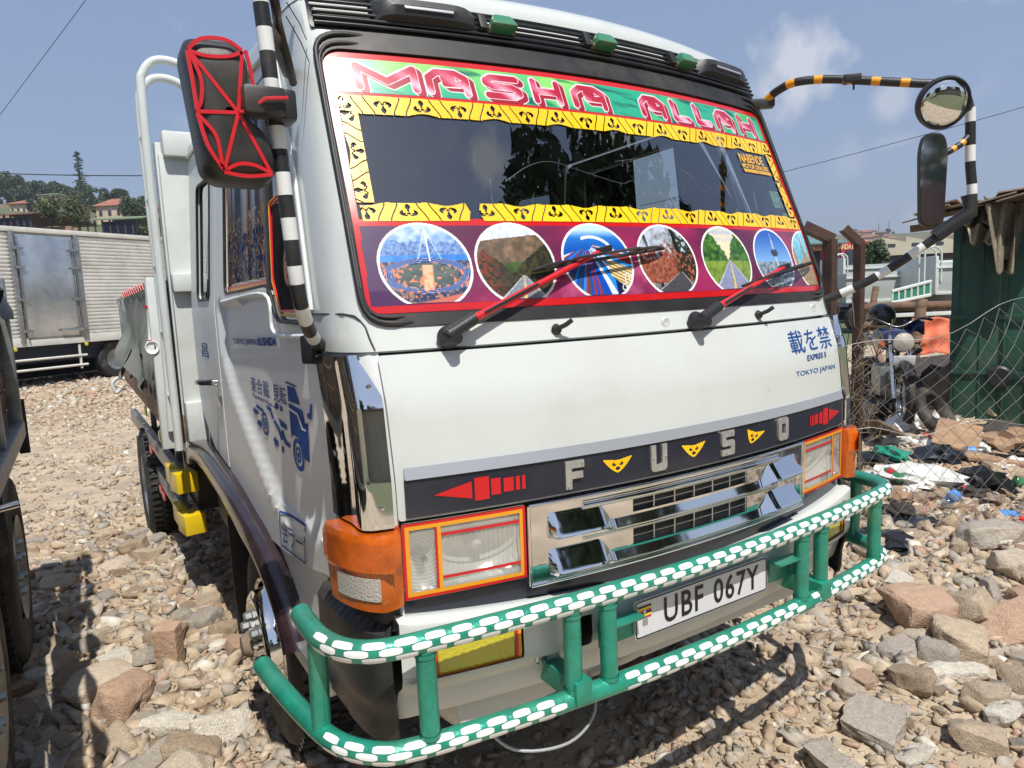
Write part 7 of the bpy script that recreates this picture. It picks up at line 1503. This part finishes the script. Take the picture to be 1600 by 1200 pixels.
# tipper lorries parked behind
mat('tipper_grey', (.42, .45, .44), .5, var=.08, vscale=1, dirt=.3)
def tipper(px0, px1, py_top, py_bot, depth, label, cabside=1, hoops=True, cab=True):
    a = Wd(px0, py_bot, depth); b = Wd(px1, py_bot, depth); L = (b-a).length; mid = (a+b)/2; zt = Wd((px0+px1)/2, py_top, depth).z; t_ = thing('tipper_lorry', label, 'lorry', (mid.x, mid.y, 0), math.atan2(E1.y, E1.x)); zb = mid.z; H = zt-zb
    box('tipper_body', (0, 1.1, zb+H/2), (L, 2.2, H), 'tipper_grey', t_, bev=.02); box('body_rim', (0, -.03, zt-.16), (L+.04, .06, .07), 'bed_white', t_, bev=.01); box('body_rim', (0, -.03, zb+.04), (L+.04, .06, .10), 'bed_white', t_, bev=.01)
    box('chassis', (0, 1.0, zb*.55), (L+1.8*cab, .9, .3), 'black_plastic', t_, bev=.02)
    for x in (-L*.3, L*.3): lathe('wheel', [(-.0, .0), (-.0, .26), (-.03, .42), (.03, .46), (.24, .46)], 'tyre', t_, 'y', 24, (x, .0, .46))
    if hoops:
        for x0 in (-L/2 if cabside < 0 else L/2,):
            for k, yy in enumerate((-.02, .28)):
                tube('ladder_hoop', [Vector(p) for p in cr([(x0-.38, yy, zb), (x0-.38, yy, zt+.25), (x0-.30, yy, zt+.42), (x0-.12, yy, zt+.50), (x0+.06, yy, zt+.42), (x0+.14, yy, zt+.25), (x0+.14, yy, zt-.6)], 4)], .03, 'bed_white', t_, 8)
            box('headboard', (x0, 1.1, zb+H*.6), (.10, 2.3, H*1.2), 'bed_white', t_, bev=.02)
    if cab:
        cx = cabside*(L/2+.95); c_ = box('cab', (cx, 1.0, zb+.35), (1.5, 2.0, 1.9), 'bed_white', t_, bev=.12); box('cab_window', (cx+.1, -.015, zb+.75), (.8, .04, .6), 'windscreen_glass', c_, bev=.01)
    return t_
tipper(1322, 1432, 425, 471, 24, 'grey tipper lorry with white hoops, nearest of the tippers behind the log', 1)
tipper(1318, 1450, 412, 470, 30, 'tipper lorry whose rim shows just above the nearest tipper', -1, True, False)
tipper(1462, 1560, 408, 458, 22, 'tipper lorry partly hidden behind the green hut', -1, True, False)
# workshop with red sign
mat('sign_red', (.52, .03, .04), .5); mat('sign_cream', (.85, .72, .42), .5); mat('shop_blue', (.04, .055, .10), .6); mat('roof_teal', (.12, .22, .22), .6); mat('wh_wall', (.50, .46, .36), .8, var=.08, vscale=.4); mat('purple_paint', (.12, .08, .30), .6)
dS = 46; pa = Wd(1262, 436, dS); pb = Wd(1357, 436, dS); Ls = (pb-pa).length; sh = thing('sign_shop', 'low shop with a red signboard and red columns behind the tippers', 'shop', (pa.x, pa.y, 0), math.atan2(E1.y, E1.x)); k_ = dS/1091
zq = lambda py: Wd(1320, py, dS).z
box('wall', (Ls/2, 1.0, zq(400)/2+.2), (Ls, .2, zq(385)), 'shop_blue', sh, bev=0); sg_ = box('signboard', (Ls/2, -.1, (zq(391)+zq(379))/2), (Ls, .12, zq(379)-zq(391)), 'sign_red', sh, bev=0)
v, f = text2d('PRODUCTS UGANDA LTD', bold=.02); mn, mx_ = v.min(0), v.max(0); tt = (v-mn)/(mx_-mn); xl, xr = (1266-1262)*k_, (1340-1262)*k_; zl, zh = zq(390), zq(382)
raw('sign_lettering', [(xl+(xr-xl)*a, -.17, zl+(zh-zl)*b) for a, b in tt], f, 'sign_cream', sg_)
raw('roof', [(-1, -.8, zq(379)), (Ls*.55, -.8, zq(379)), (Ls*.45, 6, zq(352)), (-1, 6, zq(352)), (-1, -.8, zq(379)-.1), (Ls*.55, -.8, zq(379)-.1)], [(0, 1, 2, 3), (0, 4, 5, 1)], 'roof_teal', sh)
for px in (1284, 1315, 1346, 1356): box('column', ((px-1262)*k_, -.05, zq(410)), (.22, .2, zq(390)-zq(430)), 'sign_red', sh, bev=0)
box('purple_panel', ((1302-1262)*k_, -1.0, 1.5), (1.6, .1, 2.0), 'purple_paint', sh, bev=0)
# saw-tooth warehouse
dW = 66; pa = Wd(1300, 430, dW); pb = Wd(1560, 430, dW); kw = dW/1091; wh = thing('sawtooth_warehouse', 'long beige warehouse with a saw-tooth roof below the right hill', 'warehouse', (pa.x, pa.y, 0), math.atan2(E1.y, E1.x)); Lw = (pb-pa).length; zw = lambda py: Wd(1400, py, dW).z
box('wall', (Lw/2, 4, zw(398)/2), (Lw, 8, zw(398)), 'post_dark', wh, bev=0)
nT = 7; 
for k in range(nT):
    x0_, x1_ = Lw*k/nT, Lw*(k+1)/nT; zl_ = zw(399); zt_ = zw(371)
    V = [(x0_, -.3, zl_), (x1_, -.3, zl_), (x1_, -.3, zl_+1.2), (x0_, -.3, zt_), (x0_, 9, zl_), (x1_, 9, zl_), (x1_, 9, zl_+1.2), (x0_, 9, zt_)]
    b_ = raw('roof_bay', V, [(0, 1, 2, 3), (4, 7, 6, 5), (3, 2, 6, 7), (0, 3, 7, 4), (1, 5, 6, 2)], 'wh_wall', wh); box('vent', (x0_+.9, -.34, zt_-.75), (.7, .05, .25), 'dark_opening', wh, bev=0)
tree_at(1366, 372, 436, 38, 46, 'bushy green tree between the red sign and the warehouse', None, 301, n=2600, leaf=.10, clumps=16)
for i, (px, top) in enumerate(((1338, 358), (1345, 359), (1367, 362), (1372, 361), (1384, 362), (1388, 358), (1396, 363), (1440, 372), (1470, 374))):
    tree_at(px, top, top+12, 520, 8, 'one of the small dark trees on the skyline of the right hill', 'trees on the right skyline', 320+i, n=260, clumps=6, leaf=1.0)
for px, top, lab in ((1373, 349, 'thin lattice mast on the right hill, left one'), (1389, 345, 'thin lattice mast on the right hill, right one')):
    a = Wd(px, 366, 520); b = Wd(px, top, 520); o = tube('radio_mast', [a, b], .35, 'galv', None, 5); tagt(o, lab, 'mast')
hq = random.Random(31)
for k in range(34):
    px = hq.uniform(1330, 1500); py = hq.uniform(366, 388)+ (px-1330)*.03; d_ = 480-(py-366)*9; p = Wd(px, py, d_); r_t = (terr(p.x, p.y))
    o = thing('hill_house', 'one of the tiny pale houses scattered over the right hillside', 'house', (p.x, p.y, r_t-.5), hq.uniform(0, 3), 'houses on the right hillside'); s_ = hq.uniform(4, 7); box('wall', (0, 0, 1.6), (s_, s_, 3.2), hq.choice(['wall_cream', 'wall_pink']), o, bev=0); box('roof', (0, 0, 3.5), (s_+1, s_+1, .8), hq.choice(['roof_red', 'roof_brown', 'roof_red']), o, bev=0, taper=.4)
# overhead wires
def wire(a, b, sag, r__, label): P = [a.lerp(b, k/20)-Vector((0, 0, sag*4*(k/20)*(1-k/20))) for k in range(21)]; o = tube('overhead_wire', P, r__, 'black_plastic', None, 5, cap=False); tagt(o, label, 'wire')
wire(Wd(-60, 260, 26), Wd(190, -75, 20), .0, .009, 'thin wire rising steeply across the upper left sky')
wire(Wd(-80, 268, 60), Wd(620, 262, 60), .5, .045, 'dark level cable crossing the sky above the left hill')
wire(Wd(1000, 322, 30), Wd(1700, 138, 24), .15, .012, 'wire slanting up across the sky behind the round mirror')
# surroundings at the photographer's back, seen only in reflections
for i, (x, y, h, rx, rz) in enumerate(((5.3, -7.9, 13.3, 3.7, 5.9), (9.0, -6.0, 13.0, 2.9, 5.7), (-12, -14, 9, 4, 4), (-18, -6, 8, 4, 3.5), (2, -26, 9, 5, 4), (-7, -30, 10, 5, 4.5), (17, -24, 11, 5, 5))):
    tree('garden_tree', (x, y, -.1), h, rx, rz, 6500 if i < 2 else 2200, .24 if i < 2 else .34, 'broad leafy tree number %d standing behind the photographer' % (i+1) if False else ['broad leafy tree behind the photographer, nearest the lorry', 'large tree behind the photographer on the right', 'round tree behind the photographer on the left', 'low tree at the far left behind the photographer', 'tree straight behind the photographer in the distance', 'tall tree behind the photographer, left of the distant one', 'distant tree behind the photographer on the far right'][i], None, 400+i, clumps=20)
bwl = thing('yard_building', 'long plain building behind the photographer with a brown roof', 'building', (-6, -22, 0)); box('wall', (0, 0, 1.6), (22, 5, 3.2), 'wall_cream', bwl, bev=0); box('roof', (0, 0, 3.7), (23, 6, 1.1), 'roof_brown', bwl, bev=0, taper=.8)

# thin haze over the yard and the hills
hzm = bpy.data.materials.new('air'); hzm.use_nodes = True; t = hzm.node_tree; t.nodes.clear(); o_ = t.nodes.new('ShaderNodeOutputMaterial'); pv = t.nodes.new('ShaderNodeVolumePrincipled'); pv.inputs['Color'].default_value = (.78, .84, .93, 1); pv.inputs['Density'].default_value = .0006; pv.inputs['Anisotropy'].default_value = .3
t.links.new(pv.outputs[0], o_.inputs['Volume']); M['air'] = hzm
hb_ = box('haze', (0, 0, 69), (3400, 3400, 142), 'air', None, bev=0); hb_['kind'] = 'stuff'; hb_['label'] = 'thin pale haze in the air over the yard and hills'
